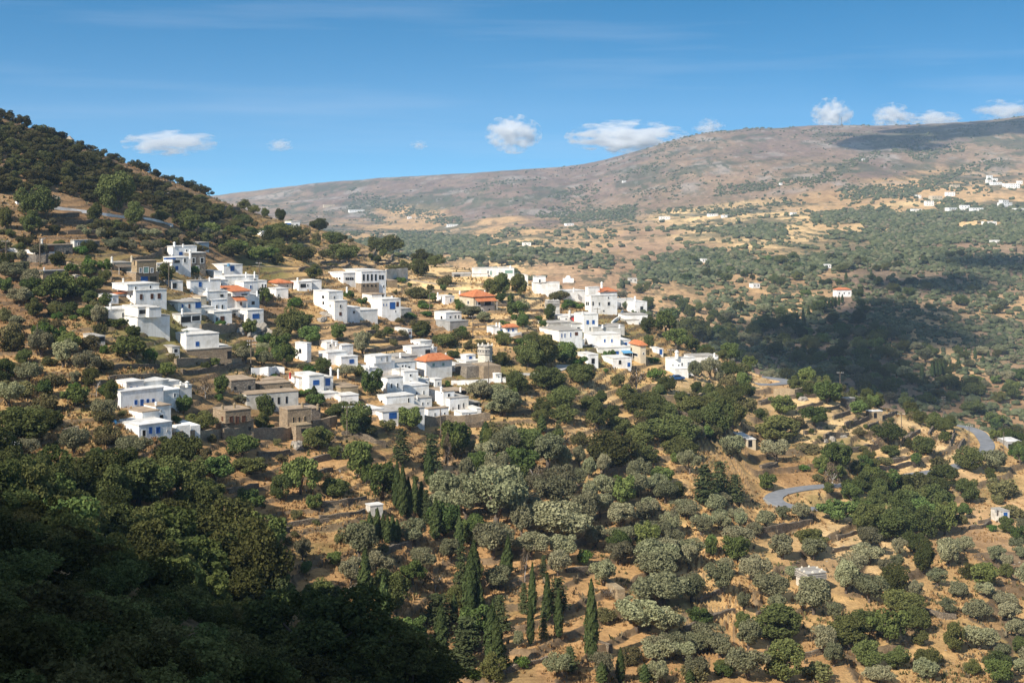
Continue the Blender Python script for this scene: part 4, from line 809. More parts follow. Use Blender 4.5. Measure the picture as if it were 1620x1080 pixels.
house('white_house', 'large white house with a row of blue windows and a stepped roof terrace', F6, 28, [(168, 245, 652, 602, 755), (165, 300, 466, 512, 600, (0, 5)), (650, 656, 800, 590, 740, (0, 3), 'white', 'white'), (798, 806, 920, 548, 630, (0, 4)), (460, 470, 700, 510, 570, (0, 9)), (690, 698, 800, 505, 560, (0, 10))],
      [(0, 'R', 390, 697, 24, 38, 'B'), (0, 'R', 447, 704, 28, 60, 'B', 1), (0, 'R', 502, 685, 22, 34, 'B'), (0, 'R', 555, 684, 22, 34, 'B'), (1, 'R', 345, 567, 20, 32, 'B'), (1, 'R', 402, 562, 16, 32, 'B'), (2, 'R', 660, 628, 14, 26, 'd'), (2, 'R', 760, 630, 26, 36, 'e')], [(3, 875, 548, 36, 44), (3, 815, 548, 14, 42)], phrase='the large house with a row of blue windows')
house('white_house', 'white house with brown flat roof and blue windows at the foot of the slope', F6, 30, [(172, 420, 732, 922, 1032), (290, 450, 612, 795, 915, (0, 5), 'white', 'roofbrown'), (575, 580, 722, 740, 880, (0, 10), 'white', 'roofbrown'), (170, 180, 290, 905, 960, (0, 3))], [(0, 'R', 468, 990, 38, 60, 'd', 1), (0, 'R', 529, 963, 26, 52, 'B'), (0, 'R', 601, 960, 36, 50, 'B'), (0, 'R', 686, 967, 10, 18, 'd'), (2, 'R', 628, 778, 14, 18, 'd'), (2, 'R', 632, 840, 40, 50, 'd')], [(2, 580, 740, 20, 40)], phrase='the brown roofed house at the slope foot')
house('yard_wall_house', 'roofless whitewashed yard with blank walls next to the brown roofed house', F6, 24, [(735, 775, 905, 922, 1030, None, 'white', 'none'), (900, 908, 1000, 920, 1030, (0, .5), 'white', 'none')], [], cat='yard')
house('stone_house', 'brown stone house with three wooden windows and a wider lower storey', F6, 26, [(1140, 1205, 1508, 900, 1015, None, 'stone', 'tanstone'), (1122, 1240, 1480, 785, 900, 0, 'stone', 'roofbrown')], [(1, 'R', 1295, 858, 28, 48, 'n'), (1, 'R', 1352, 864, 30, 60, 'n', 1), (1, 'R', 1413, 853, 30, 50, 'n'), (1, 'L', 1212, 853, 14, 44, 'n'), (0, 'R', 1278, 962, 18, 24, 'k'), (0, 'R', 1385, 962, 18, 24, 'k'), (0, 'R', 1470, 945, 20, 26, 'k')], [(1, 1213, 770, 26, 50, 'tanstone'), (1, 1325, 755, 26, 55, 'tanstone')], phrase='the stone house with three wooden windows')
house('stone_building', 'weathered stone barn with a two step brown clay roof', G6, 20, [(250, 310, 598, 408, 490, None, 'stone', 'roofbrown'), (330, 338, 545, 372, 410, (0, 4), 'stone', 'roofbrown')], [(0, 'R', 506, 436, 16, 24, 'k')], cat='barn', phrase='the two step stone barn')
house('long_house', 'long low whitewashed stone house with narrow dark doors and clay roof', G6, 20, [(105, 180, 672, 508, 610, None, 'dull', 'roofbrown')], [(0, 'R', 485, 560, 18, 56, 'k', 1), (0, 'R', 560, 553, 16, 56, 'k', 1), (0, 'R', 425, 556, 14, 40, 'k')], phrase='the long low clay roofed house')
house('stone_house', 'tall brown stone house with three pale framed slits above a red gate', G6, 24, [(490, 570, 792, 652, 888, None, 'stone', 'roofbrown'), (790, 796, 882, 640, 760, (0, 2), 'darkstone', 'roofbrown'), (640, 650, 798, 802, 912, (0, -2.2), 'stone', 'tanstone')], [(0, 'R', 627, 746, 20, 54, 's'), (0, 'R', 680, 749, 20, 64, 's'), (0, 'R', 735, 736, 20, 54, 's'), (2, 'R', 721, 846, 38, 34, 'k'), (0, 'R', 628, 870, 30, 80, 'n', 1)], [(0, 710, 630, 28, 54, 'tanstone'), (1, 857, 640, 28, 42, 'tanstone')], phrase='the tall stone house with red gate')
house('white_house', 'white house with one big blue window and tall slim chimneys by the red cap', G6, 26, [(765, 775, 914, 330, 500), (580, 675, 770, 348, 450, (0, 1), 'white', 'roofbrown'), (908, 918, 1002, 345, 470, (0, 2)), (876, 884, 1042, 500, 592, (0, -2))], [(0, 'R', 840, 389, 50, 38, 'B'), (1, 'R', 725, 388, 16, 30, 'b'), (2, 'R', 950, 385, 40, 60, 'B'), (3, 'R', 945, 470, 20, 30, 'd')], [(2, 980, 320, 24, 80), (2, 1050, 390, 18, 80), (1, 594, 350, 22, 50, 'red')], phrase='the house with one big blue window')
house('two_tone_house', 'small house with bare grey upper wall and white lower wall', G6, 24, [(1062, 1072, 1243, 520, 598), (1064, 1074, 1241, 440, 520, (0, .3), 'tanstone', 'roofbrown')], [(1, 'R', 1138, 488, 22, 22, 'd')])
# --- lower middle cluster
house('white_house', 'white flat house with a single dark doorway at the upper left of the lower cluster', H6, 36, [(175, 250, 446, 392, 475), (158, 262, 416, 326, 398, 0)], [(1, 'R', 373, 346, 16, 46, 'd'), (1, 'R', 316, 345, 12, 22, 'd'), (0, 'R', 288, 452, 16, 24, 'd')], phrase='the flat house with single dark doorway')
house('white_house', 'low white house with three small windows under the flat doorway house roof', H6, 30, [(432, 448, 642, 385, 472, None, 'white', 'roofgrey')], [(0, 'R', 520, 416, 16, 26, 'd'), (0, 'R', 550, 420, 14, 36, 'd'), (0, 'R', 583, 425, 14, 16, 'k')])
house('white_house', 'white house with two tall narrow windows under a grey roof behind the fig tree', H6, 28, [(312, 376, 526, 528, 690, None, 'white', 'roofgrey')], [(0, 'R', 416, 600, 16, 42, 'd'), (0, 'R', 474, 597, 16, 42, 'd')], phrase='the house with two tall narrow windows')
house('white_house', 'narrow white house with two windows one above the other in the lower cluster', H6, 28, [(508, 536, 670, 470, 612)], [(0, 'R', 597, 501, 22, 24, 'd'), (0, 'R', 597, 562, 22, 22, 'd')])
house('tiled_house', 'large white house under a bright orange hipped roof in the lower cluster', H6, 34, [(655, 745, 990, 372, 525, None, 'white', 'hip', 9, 66)], [(0, 'R', 815, 401, 26, 34, 'g'), (0, 'R', 907, 398, 26, 34, 'g')], [(0, 702, 345, 14, 40), (0, 932, 330, 16, 48)], phrase='the large orange hipped house')
house('white_house', 'white cubic house with a smaller cube on top behind the orange hipped roof', H6, 34, [(525, 606, 792, 238, 322), (597, 690, 798, 182, 250, (0, 4)), (782, 790, 848, 245, 308, (0, 2))], [(1, 'L', 620, 197, 12, 26, 'd'), (1, 'L', 662, 213, 13, 36, 'd'), (1, 'R', 737, 213, 14, 24, 'd'), (0, 'R', 760, 275, 40, 30, 'k'), (0, 'L', 560, 270, 10, 20, 'd')], [(2, 810, 245, 16, 36)], phrase='the double cube house')
house('white_house', 'long blank white house on the roof terrace over the blue shuttered cottage', H6, 28, [(280, 368, 632, 710, 812, None)], [(0, 'L', 320, 752, 12, 34, 'd'), (0, 'R', 578, 738, 18, 42, 'd')], phrase='the long blank white house')
house('white_cottage', 'white cottage with a wide blue shuttered window and vine pergola', H6, 28, [(300, 330, 482, 855, 945, None, 'white', 'roofgrey'), (200, 212, 335, 830, 960, (0, 1.5))], [(0, 'R', 428, 883, 62, 44, 'B'), (1, 'R', 285, 895, 20, 44, 'n')], [(1, 185, 830, 20, 50)], phrase='the vine pergola cottage')
house('white_house', 'low white row house with blue door at the front of the lower cluster', H6, 28, [(725, 765, 958, 825, 932, None, 'white', 'roofbrown')], [(0, 'L', 742, 890, 14, 40, 'b'), (0, 'R', 880, 880, 18, 48, 'b', 1), (0, 'R', 828, 873, 14, 32, 'd'), (0, 'R', 918, 866, 14, 26, 'd')], phrase='the low row house with blue door')
house('white_house', 'tall white house with covered roof veranda at the right of the lower cluster', H6, 30, [(770, 908, 1012, 658, 830, None, 'white', 'roofbrown'), (960, 970, 1148, 722, 870, (0, -.8), 'white', 'roofgrey'), (1008, 1014, 1135, 655, 720, (0, 2), 'white', 'roofbrown')], [(0, 'R', 960, 690, 26, 32, 'd'), (1, 'R', 998, 815, 12, 26, 'd'), (1, 'R', 1053, 803, 20, 52, 'd', 1), (1, 'R', 1097, 784, 16, 42, 'd'), (2, 'R', 1070, 683, 100, 46, 'k')], [(0, 888, 650, 26, 44), (2, 1071, 648, 20, 36)], phrase='the tall house with roof veranda')  # wide black pane on the veranda block imitates its inner shade
house('white_cottage', 'bright white cottage with three doors and a sloped stair wall at the lowest edge', H6, 24, [(1010, 1085, 1228, 862, 940), (1222, 1226, 1268, 820, 900, (0, 1))], [(0, 'R', 1095, 890, 14, 28, 'd'), (0, 'R', 1126, 888, 16, 34, 'd'), (0, 'R', 1158, 892, 20, 56, 'd', 1)], phrase='the lowest bright cottage')
house('white_house', 'low white terrace house with flower pots on its roof between taller houses', H6, 28, [(524, 532, 772, 612, 700, None)], [(0, 'R', 655, 670, 16, 24, 'd'), (0, 'R', 722, 668, 14, 40, 'd')])
house('arched_annex', 'small white annex with an arched window next to the tall veranda house', H6, 28, [(778, 828, 892, 542, 612)], [(0, 'R', 862, 580, 22, 32, 'e')], cat='annex')
house('gatehouse', 'little white gatehouse at the roadside beside the ruined stone mound', H6, 26, [(1378, 1405, 1460, 492, 560, None, 'white', 'white')], [(0, 'R', 1432, 525, 18, 30, 'e')], cat='gatehouse')
house('stone_ruin', 'tumbled brown stone ruin under the round dovecote', H6, 24, [(1270, 1290, 1455, 415, 555, None, 'stone', 'none'), (1120, 1130, 1290, 420, 560, (0, 1), 'darkstone', 'none')], cat='ruin', phrase='the stone ruin under the round dovecote')
house('white_terrace', 'low white terrace block with stepped walls between hipped house and round dovecote', H6, 28, [(985, 1000, 1118, 412, 470), (1118, 1124, 1295, 372, 405, (0, 3))], [(0, 'R', 1080, 465, 20, 20, 'd')], cat='terrace')
# --- infill of the tight clusters
house('white_annex', 'low white annex stepping down in front of the white and grey stone house', B6, TL, [(585, 595, 700, 385, 440)], [(0, 'R', 660, 410, 18, 26, 'd')], cat='annex')
house('white_annex', 'small white annex directly above the glazed veranda house', B6, TL, [(870, 880, 1000, 690, 760, None, 'dull', 'roofgrey')], [(0, 'R', 930, 728, 16, 26, 'd')], cat='annex')
house('white_annex', 'white annex with two dark windows left of the orange canopy house', B6, TL, [(1090, 1100, 1210, 610, 680)], [(0, 'R', 1135, 645, 14, 24, 'd'), (0, 'R', 1180, 645, 14, 24, 'd')], cat='annex')
house('white_annex', 'small white annex with chimney on the left edge of the lower cluster', H6, 30, [(160, 172, 290, 440, 500)], [(0, 'R', 235, 470, 14, 26, 'd')], [(0, 200, 440, 16, 30)], cat='annex')
house('white_annex', 'small white annex under the narrow two window house', H6, 28, [(660, 668, 775, 545, 600)], [(0, 'R', 745, 572, 14, 20, 'd')], cat='annex')
house('white_annex', 'low white annex with blue shutter right of the block house', E5, 22, [(764, 770, 850, 640, 700)], [(0, 'R', 810, 670, 18, 24, 'B')], cat='annex')
house('white_annex', 'pale old annex behind the block house with two small windows', E5, 22, [(700, 708, 800, 515, 570, None, 'dull', 'roofgrey')], [(0, 'R', 760, 545, 14, 20, 'd')], cat='annex')
house('white_annex', 'small white annex squeezed between blue shutter house and orange canopies', B6, TL, [(1050, 1060, 1260, 612, 690)], [(0, 'R', 1205, 645, 26, 20, 'k')], cat='annex')
house('white_annex', 'narrow white annex in the gap beside the big cubic house', B6, TL, [(1185, 1192, 1262, 500, 600)], [(0, 'R', 1200, 545, 16, 40, 'd')], cat='annex')
house('white_annex', 'grey roofed white annex between flat doorway house and orange hipped house', H6, 30, [(440, 452, 660, 332, 385, None, 'dull', 'roofgrey')], [(0, 'R', 600, 360, 16, 20, 'd')], [(0, 500, 330, 22, 40)], cat='annex')
house('white_annex', 'low white annex with roof terrace left of the tall veranda house', H6, 28, [(625, 632, 800, 725, 800, None, 'white', 'roofgrey')], [(0, 'R', 712, 770, 14, 28, 'd'), (0, 'R', 760, 765, 14, 20, 'd')], [(0, 660, 722, 16, 30)], cat='annex')
house('white_annex', 'long low white front annex joining pergola cottage and row house', H6, 28, [(470, 486, 730, 830, 935, None, 'white', 'roofgrey')], [(0, 'R', 680, 855, 14, 26, 'd'), (0, 'R', 560, 880, 16, 40, 'n')], cat='annex')
house('white_annex', 'pergola annex with shade painted as a dark pane right of the tall veranda house', H6, 28, [(1146, 1150, 1250, 765, 815, None, 'grey', 'roofgrey')], [(0, 'R', 1195, 790, 80, 30, 'k')], cat='annex')  # black pane imitates the shade under the pergola
house('white_annex', 'white annex with an arched passage left of the corner tower house', E5, 24, [(480, 488, 575, 765, 842)], [(0, 'R', 530, 815, 24, 40, 'k')], cat='annex')
house('white_annex', 'white terrace annex under the blue terrace windows', E5, 26, [(690, 700, 860, 795, 862)], [(0, 'R', 760, 825, 18, 30, 'k'), (0, 'R', 835, 845, 20, 30, 'B')], cat='annex')
house('white_annex', 'flat white annex between long grey roofed house and red awning house', E5, 24, [(340, 346, 452, 500, 560, None, 'white', 'roofgrey')], [(0, 'R', 405, 535, 26, 20, 'd')], cat='annex')
house('white_annex', 'small stone and white annex at the back of the cube house', D6, 30, [(20, 30, 70, 730, 810)], [(0, 'R', 50, 760, 14, 22, 'n')], cat='annex')
house('stone_barn', 'low dark stone barn with two openings left of the two step barn', F6, 22, [(1280, 1295, 1525, 495, 595, None, 'darkstone', 'roofbrown')], [(0, 'R', 1465, 555, 18, 30, 'k'), (0, 'R', 1330, 560, 16, 26, 'k')], cat='barn')
house('white_annex', 'white upper annex on the left flank of the three tiered house', B6, TL, [(112, 122, 225, 650, 728)], [(0, 'R', 180, 680, 14, 26, 'd')], cat='annex')
# --- outliers
house('white_house', 'tiny white house with a blue wall alone on the upper left ridge', A3, 24, [(1520, 1555, 1602, 678, 714)], [(0, 'L', 1540, 697, 26, 24, 'B'), (0, 'R', 1585, 695, 12, 10, 'd')], phrase='the lone ridge house with blue wall')
house('white_hut', 'white wall fragment of a hut below the lone ridge house', A3, 24, [(1392, 1398, 1420, 730, 756)], cat='hut')
house('white_cube_house', 'lone whitewashed cube with a blue arched window in the lower right groves', Fs, 36, [(1443, 1497, 1543, 706, 768, None, 'dull', 'roofgrey')], [(0, 'R', 1521, 728, 24, 40, 'b')], [(0, 1470, 706, 14, 14, 'grey')], phrase='the lone whitewashed cube')
house('concrete_shed', 'pale concrete shed with a dark open front beside the road bend', Fs, 24, [(1524, 1532, 1606, 333, 366, None, 'grey', 'roofwhite')], [(0, 'R', 1558, 354, 40, 18, 'k')], cat='shed', phrase='the pale shed by the road bend')
house('stone_hut', 'pale slab roofed stone hut in the middle of the right terraces', Fs, 24, [(775, 792, 864, 172, 216, None, 'tanstone', 'roofwhite')], [(0, 'R', 826, 192, 14, 26, 'k')], cat='hut', phrase='the pale slab roofed hut on the terraces')
house('stone_hut', 'dark flat roofed stone hut higher up the right terraces', Fs, 40, [(640, 668, 718, 104, 150, None, 'darkstone', 'roofgrey')], cat='hut', phrase='the dark hut higher up the terraces')
house('field_hut', 'wide low field hut with a pale slab roof above the dark conifers', Fs, 20, [(62, 140, 188, 322, 362, None, 'cream', 'roofwhite')], [(0, 'R', 158, 342, 18, 32, 'k')], cat='hut', phrase='the wide field hut above the conifers')
house('white_hut', 'small white hut in front of a cypress row on the lower terraces', Ks, 24, [(738, 762, 830, 542, 585, None, 'dull', 'roofwhite')], [(0, 'R', 795, 565, 12, 18, 'k')], cat='hut', phrase='the small white hut by the cypress row')
house('slab_shed', 'grey concrete roofed shed cut off by the picture edge among olives', Is, 20, [(-60, -50, 112, 572, 620, None, 'grey', 'roofwhite')], [(0, 'R', 40, 600, 60, 20, 'k')], cat='shed', phrase='the concrete roofed shed among olives')
house('stone_ruin', 'crumbling stone gable stub among olives above the tallest cypress', (700, 760, 3.375), 24, [(920, 935, 975, 580, 645, None, 'tanstone', 'none')], cat='ruin', phrase='the crumbling stone stub')
# --- dovecotes
def dovecote(label, crop, ul, ur, vt, vb, sides, mat, th=0.0, phrase=None):
    ox, oy, s = crop; P = at(ox + (ul + ur) / 2 / s, oy + vb / s, 150); m = P[1] / F / s
    R, h = (ur - ul) * m / 2, (vb - vt) * m
    root = empty('dovecote', P, th); tag(root, label, 'dovecote')
    def ring(r, z): return [(r * math.cos(2 * math.pi * (k + .5) / sides), r * math.sin(2 * math.pi * (k + .5) / sides), z) for k in range(sides)]
    def lathe(prof):
        V = [];
        for r, z in prof: V += ring(r, z)
        Fc = [(i*sides+k, i*sides+(k+1) % sides, (i+1)*sides+(k+1) % sides, (i+1)*sides+k) for i in range(len(prof) - 1) for k in range(sides)]
        Fc += [tuple(range(sides))[::-1], tuple((len(prof)-1)*sides + k for k in range(sides))]; return V, Fc
    k = 1 / math.cos(math.pi / sides) if sides == 4 else 1.0
    V, Fc = lathe([(R * k, -3), (R * .96 * k, h * .9)]); obj('wall', mesh_from('wall', V, Fc, M[mat]), root)
    for z in (.56, .66, .76):
        V, Fc = lathe([(R * 1.0 * k, h * z), (R * 1.07 * k, h * z + .04), (R * 1.07 * k, h * z + .2), (R * 1.0 * k, h * z + .22)]); obj('ledge', mesh_from('ledge', V, Fc, M['roofgrey']), root)
    V, Fc = lathe([(R * 1.0 * k, h * .9), (R * 1.06 * k, h * .91), (R * 1.06 * k, h * .96), (R * .8 * k, h * .96)]); obj('roof', mesh_from('roof', V, Fc, M['roofgrey']), root)
    n = 8
    for j in range(n):
        a = 2 * math.pi * (j + .5) / n; d = np.array([math.cos(a), math.sin(a)])
        if sides == 4: d = d / max(abs(math.cos(a + math.pi/4 - math.pi/4)), abs(math.sin(a))) * .95
        c = d * R * .97; w = .26 if sides > 4 else .18
        V = [(c[0] + x * w, c[1] + y * w, h * .955 + z * (.5 if sides > 4 else .3) * (1 if z else 0)) for z in (0, 1) for x, y in ((-1, -1), (1, -1), (1, 1), (-1, 1))]
        V = V[:4] + [((x - c[0]) * .4 + c[0], (y - c[1]) * .4 + c[1], z) for x, y, z in V[4:]]
        obj('pinnacle', mesh_from('pinnacle', V, [(3, 2, 1, 0), (4, 5, 6, 7), (0, 1, 5, 4), (1, 2, 6, 5), (2, 3, 7, 6), (3, 0, 4, 7)], M[mat]), root)
    # pigeon holes: dark triangular niches in a row on the faces toward the valley
    for j in range(-2, 3):
        a = -math.pi / 2 - .25 + j * .42
        if sides == 4: break
        c = np.array([math.cos(a), math.sin(a)]) * R * .985; t = np.array([-math.sin(a), math.cos(a)])
        o = np.array([math.cos(a), math.sin(a)]) * .06
        V = [(*(c - t * .22 + o), h * .7), (*(c + t * .22 + o), h * .7), (*(c + o), h * .745), (*(c - t * .22 - o), h * .7), (*(c + t * .22 - o), h * .7), (*(c - o), h * .745)]
        obj('niche', mesh_from('niche', V, [(0, 1, 2), (5, 4, 3), (0, 3, 4, 1), (1, 4, 5, 2), (2, 5, 3, 0)], M['glass']), root)
    TAKEN.append((P[0], P[1], R + 1)); HOUSES.append((root, phrase, ox + (ul + ur) / 2 / s, oy + (vt + vb) / 2 / s))
dovecote('tall round pale dovecote with ledges and pinnacles among the village trees', D6, 692, 838, 868, 1075, 10, 'palestone', phrase='the tall round dovecote')
dovecote('square white dovecote with pinnacled top beside the prominent right end house', E5, 130, 235, 292, 410, 4, 'dull', math.radians(12), phrase='the square white dovecote')
dovecote('squat square pale stone dovecote alone in the lower right olive grove', Fs, 424, 540, 1012, 1110, 4, 'palestone', math.radians(20), phrase='the squat stone dovecote')
# --- domed chapel on the field beyond the crest
def chapel(label, u, v, w, h, phrase=None):
    P = at(u, v, 500); m = P[1] / F; R = w * m / 2; H = h * m
    root = empty('chapel', P); tag(root, label, 'chapel')
    V, Fc = [], [];  s = 10
    for k, (r, z) in enumerate([(R * .55, H * .5)] + [(R * .55 * math.cos(a), H * .55 + R * .55 * math.sin(a)) for a in (0, .4, .8, 1.2, 1.5)]):
        for j in range(s): V.append((r * math.cos(j * 2 * math.pi / s), r * math.sin(j * 2 * math.pi / s), z))
    for k in range(5):
        for j in range(s): Fc.append((k*s+j, k*s+(j+1) % s, (k+1)*s+(j+1) % s, (k+1)*s+j))
    Fc += [tuple(range(s))[::-1], tuple(5*s + j for j in range(s))]
    obj('dome', mesh_from('dome', V, Fc, M['white'], True), root)
    V = [(x * R, y * R, z) for z in (-3, H * .55) for x, y in ((-1, -.7), (1, -.7), (1, .7), (-1, .7))]
    obj('wall', mesh_from('wall', V, [(3, 2, 1, 0), (4, 5, 6, 7), (0, 1, 5, 4), (1, 2, 6, 5), (2, 3, 7, 6), (3, 0, 4, 7)], M['white']), root)
    HOUSES.append((root, phrase, u, v))
chapel('small domed white chapel on the field just beyond the village crest', 899, 446, 17, 10, 'the domed chapel')
# --- far houses across the valley
def far_house(label, u, v, w, h, roof='roofwhite', wall='white', wins=0, group='white houses far across the valley'):
    P = at(u, v, 560); m = P[1] / F; wm, hm = w * m, max(h * m * 1.1, 3.2); th = random.uniform(.1, .5); dep = min(max(wm * .6, 5), 9)
    root = empty('far_house', P, th); tag(root, label, 'house', group)
    def bx(x0, x1, y0, y1, z0, z1):
        return [(x, y, z) for z in (z0, z1) for x, y in ((x0, y0), (x1, y0), (x1, y1), (x0, y1))], [(3, 2, 1, 0), (4, 5, 6, 7), (0, 1, 5, 4), (1, 2, 6, 5), (2, 3, 7, 6), (3, 0, 4, 7)]
    a = wm / 2; obj('wall', mesh_from('wall', *bx(-a, a, 0, dep, -3, hm), M[wall]), root)
    if w > 35 and random.random() < .8: obj('wing', mesh_from('wing', *bx(-a * .5, a * .35, .8, dep * .9, hm + .2, hm * 1.55), M[wall]), root)
    if roof == 'tile':
        V = [(x * (a + .5), y, hm + .01) for x, y in ((-1, -.5), (1, -.5), (1, dep + .5), (-1, dep + .5))] + [(-a * .5, dep / 2, hm * 1.3), (a * .5, dep / 2, hm * 1.3)]
        obj('roof', mesh_from('roof', V, [(3, 2, 1, 0), (0, 1, 5, 4), (1, 2, 5), (2, 3, 4, 5), (3, 0, 4)], M['tile']), root)
    else: obj('roof', mesh_from('roof', *bx(-a - .1, a + .1, -.1, dep + .1, hm + .004, hm + .2), M[roof]), root)
    n = max(2, int(wm / 3.2))
    for k in range(min(n, 6)):
        x = -a + (k + .5) * wm / min(n, 6)
        for z in ((.4,) if hm < 5 else (.22, .68)):
            o = obj('window', mesh_from('window', *bx(x - .4, x + .4, -.06, .02, hm * z, hm * z + 1.1), M['glass']), root)
    for q in range(9): TAKEN.append((P[0] - (P[0] / P[1]) * q * 7, P[1] - q * 7, a + 2))
    return root
def fars(crop, dat):
    ox, oy, s = crop
    for lab, x, y, w, h, *r in dat: far_house(lab, ox + x / s, oy + y / s, w / s * (1.12 if ox + x / s > 1430 else 1), h / s * (1.2 if ox + x / s > 1430 else 1), *r)
fars((1140, 150, 3.375), [
 ('highest far white house of the hamlet, a plain cube', 1440, 452, 26, 16), ('far white house just right of the highest hamlet cube', 1468, 462, 24, 12), ('far white house forming the lower step of the highest group', 1440, 472, 30, 14), ('small far white cube at the photo edge over the pointed house', 1600, 478, 24, 14), ('far white house left of the pointed far house', 1530, 492, 30, 14), ('far white house just under the highest hamlet house', 1478, 482, 50, 12), ('broad far white house at the photo edge with a pointed upper room', 1568, 500, 56, 20),
 ('long cream far wall house left of the highest hamlet house', 1258, 497, 40, 12, 'roofbrown', 'cream'), ('far white house with a dark tree before it, mid hamlet', 1230, 544, 42, 18), ('cream far house with long roof in mid hamlet', 1157, 570, 56, 22, 'roofwhite', 'cream'),
 ('far white house with two windows under the cream far house', 1118, 594, 40, 20), ('small far white cube at the top left of the hamlet', 1058, 555, 26, 15), ('far white house at the lower left tip of the hamlet', 1052, 630, 46, 15),
 ('long far white house left of the hamlet cypress', 1242, 632, 50, 22), ('taller far white house right of the hamlet cypress', 1308, 622, 42, 24), ('far white house right end of the cypress row of houses', 1374, 628, 56, 18),
 ('far white house of two levels under the pointed house', 1530, 600, 60, 18), ('far white annex above the two level house', 1522, 578, 40, 12), ('low far white house cut by the photo edge', 1602, 625, 52, 14), ('far white house with flat roof and long terrace below the hamlet', 1445, 698, 60, 16),
 ('tiny far white house under the long diagonal scrub band', 395, 642, 30, 11), ('far white house alone among oaks mid valley', 575, 926, 32, 12), ('far white farmhouse alone in the valley fields', 192, 1032, 44, 15),
 ('large white manor with red tiled roof below a cypress screen', 660, 1078, 84, 34, 'tile'), ('low far white house behind trees near the cloud shadow', 1470, 795, 42, 10), ('tiny white hut high on the scrubby slope', 765, 352, 14, 7), ('tiny white hut by the dark gully', 325, 482, 14, 7)])
fars((780, 150, 3.375), [('far white house at the foot of the dark scrub patch', 412, 700, 46, 12), ('far white house group on the knoll right of the scrub patch', 920, 668, 54, 16), ('tiny far white house in the middle oak wood', 1130, 896, 28, 10), ('tiny far house by the pale hill track', 702, 469, 18, 8),
 ('left of two long far houses on the plain', 1178, 650, 52, 10), ('right of two long far houses on the plain', 1244, 655, 38, 11), ('low far grey roofed house behind the crest chapel', 748, 1004, 44, 13, 'roofgrey', 'dull'), ('far white house on the valley fields over the village end', 182, 806, 42, 13), ('far white house on the plain at the right', 1606, 641, 28, 11)])
fars((380, 240, 3.115), [('long far white house below the dark ridge patch', 575, 298, 76, 10), ('small far white house in front of the dark scrub', 835, 331, 20, 10), ('far white house at the edge of the tan fields', 1048, 369, 54, 10), ('far pale house on the left of the mountain foot', 440, 270, 56, 8, 'roofbrown', 'cream'), ('far cream farm between the tan fields', 740, 415, 60, 8, 'roofbrown', 'cream'), ('tiny far white house left of the village crest fields', 1412, 462, 36, 12)])
# ------------------------------------------------------------------ trees read off the photograph, crop by crop: kind, x, foot y, width, height
def T(txt, ox, oy, s, dmin=30):
    for line in txt.split(';'):
        f = line.split()
        if not f: continue
        k = f[0]
        for q in f[1:]:
            x, y, w, h = (float(a) for a in q.split(','))
            crop_trees(ox, oy, s, [(k, x, y, w, h)], dmin)
T('''c 905,560,40,260 935,600,45,280 965,600,40,220 1000,590,38,200 1035,610,40,200 1110,720,50,220 1075,430,45,210 760,730,38,160 800,720,36,170 830,730,34,150 855,740,36,150 880,730,34,140 905,735,34,130;
p 1060,640,75,190 930,310,130,190 1090,350,150,200; g 830,510,170,190 740,430,80,110 1215,280,150,180 80,290,150,120 390,480,180,190 120,580,160,120 690,390,180,180 570,290,70,70 1390,260,60,120 1300,750,150,130; d 1168,335,46,160 1110,1000,120,130;
k 480,240,150,110 120,370,200,80 280,510,130,120 570,490,150,90 100,1040,380,370 260,860,110,110 1330,910,70,60; g 460,560,90,80 990,960,120,110; o 700,820,200,170 400,830,100,110 660,960,140,130 800,930,160,130 1045,890,130,120 1000,760,170,130 1190,840,130,110 1130,480,120,100 1270,600,160,150 1440,640,330,280 1570,700,150,160 1420,810,200,170''', *Ks, 150)
T('''c 90,380,40,200 150,740,40,250 62,760,34,160 200,720,40,180 268,880,34,250 350,510,40,220 325,490,30,110 480,740,38,300 470,880,34,250 560,760,40,260 620,840,38,260 795,970,60,440 950,1080,40,190 850,1085,50,120 1080,1085,44,110 1320,1085,40,80;
p 100,600,100,260 435,710,70,170 540,850,60,220 305,800,130,200 540,520,60,130 615,700,140,190 110,990,200,200 680,1000,110,130; d 440,540,60,200 890,630,100,70;
o 600,170,240,180 620,330,330,200 270,410,180,150 470,420,180,130 640,440,170,130 790,120,90,110 890,60,100,70 1040,80,150,90 870,160,100,80 960,250,190,120 1110,190,130,90 1290,190,150,80 1220,270,120,110 1070,280,80,60 1400,270,120,90 1490,240,100,80 1570,230,100,70 1470,140,130,70 820,360,140,110 960,340,170,90 950,450,150,120 1080,450,120,120 1200,420,150,110 1320,440,140,120 1150,530,230,140 860,560,140,130 1180,660,300,140 1330,590,110,90 1040,800,250,160 1200,830,150,130 610,1050,130,120 850,1060,140,130 1150,970,180,110 1290,960,140,90 1370,930,140,110 1480,940,160,110 1150,1085,120,110 310,580,170,110 405,890,70,80;
v 760,450,110,110 250,1000,90,70 330,1000,100,90 420,1000,110,80 170,1060,110,60; s 870,750,120,100 1000,970,120,120 1350,1060,170,120; g 170,330,150,130 1430,390,80,100 1500,1050,110,60''', 700, 760, 3.375, 150)
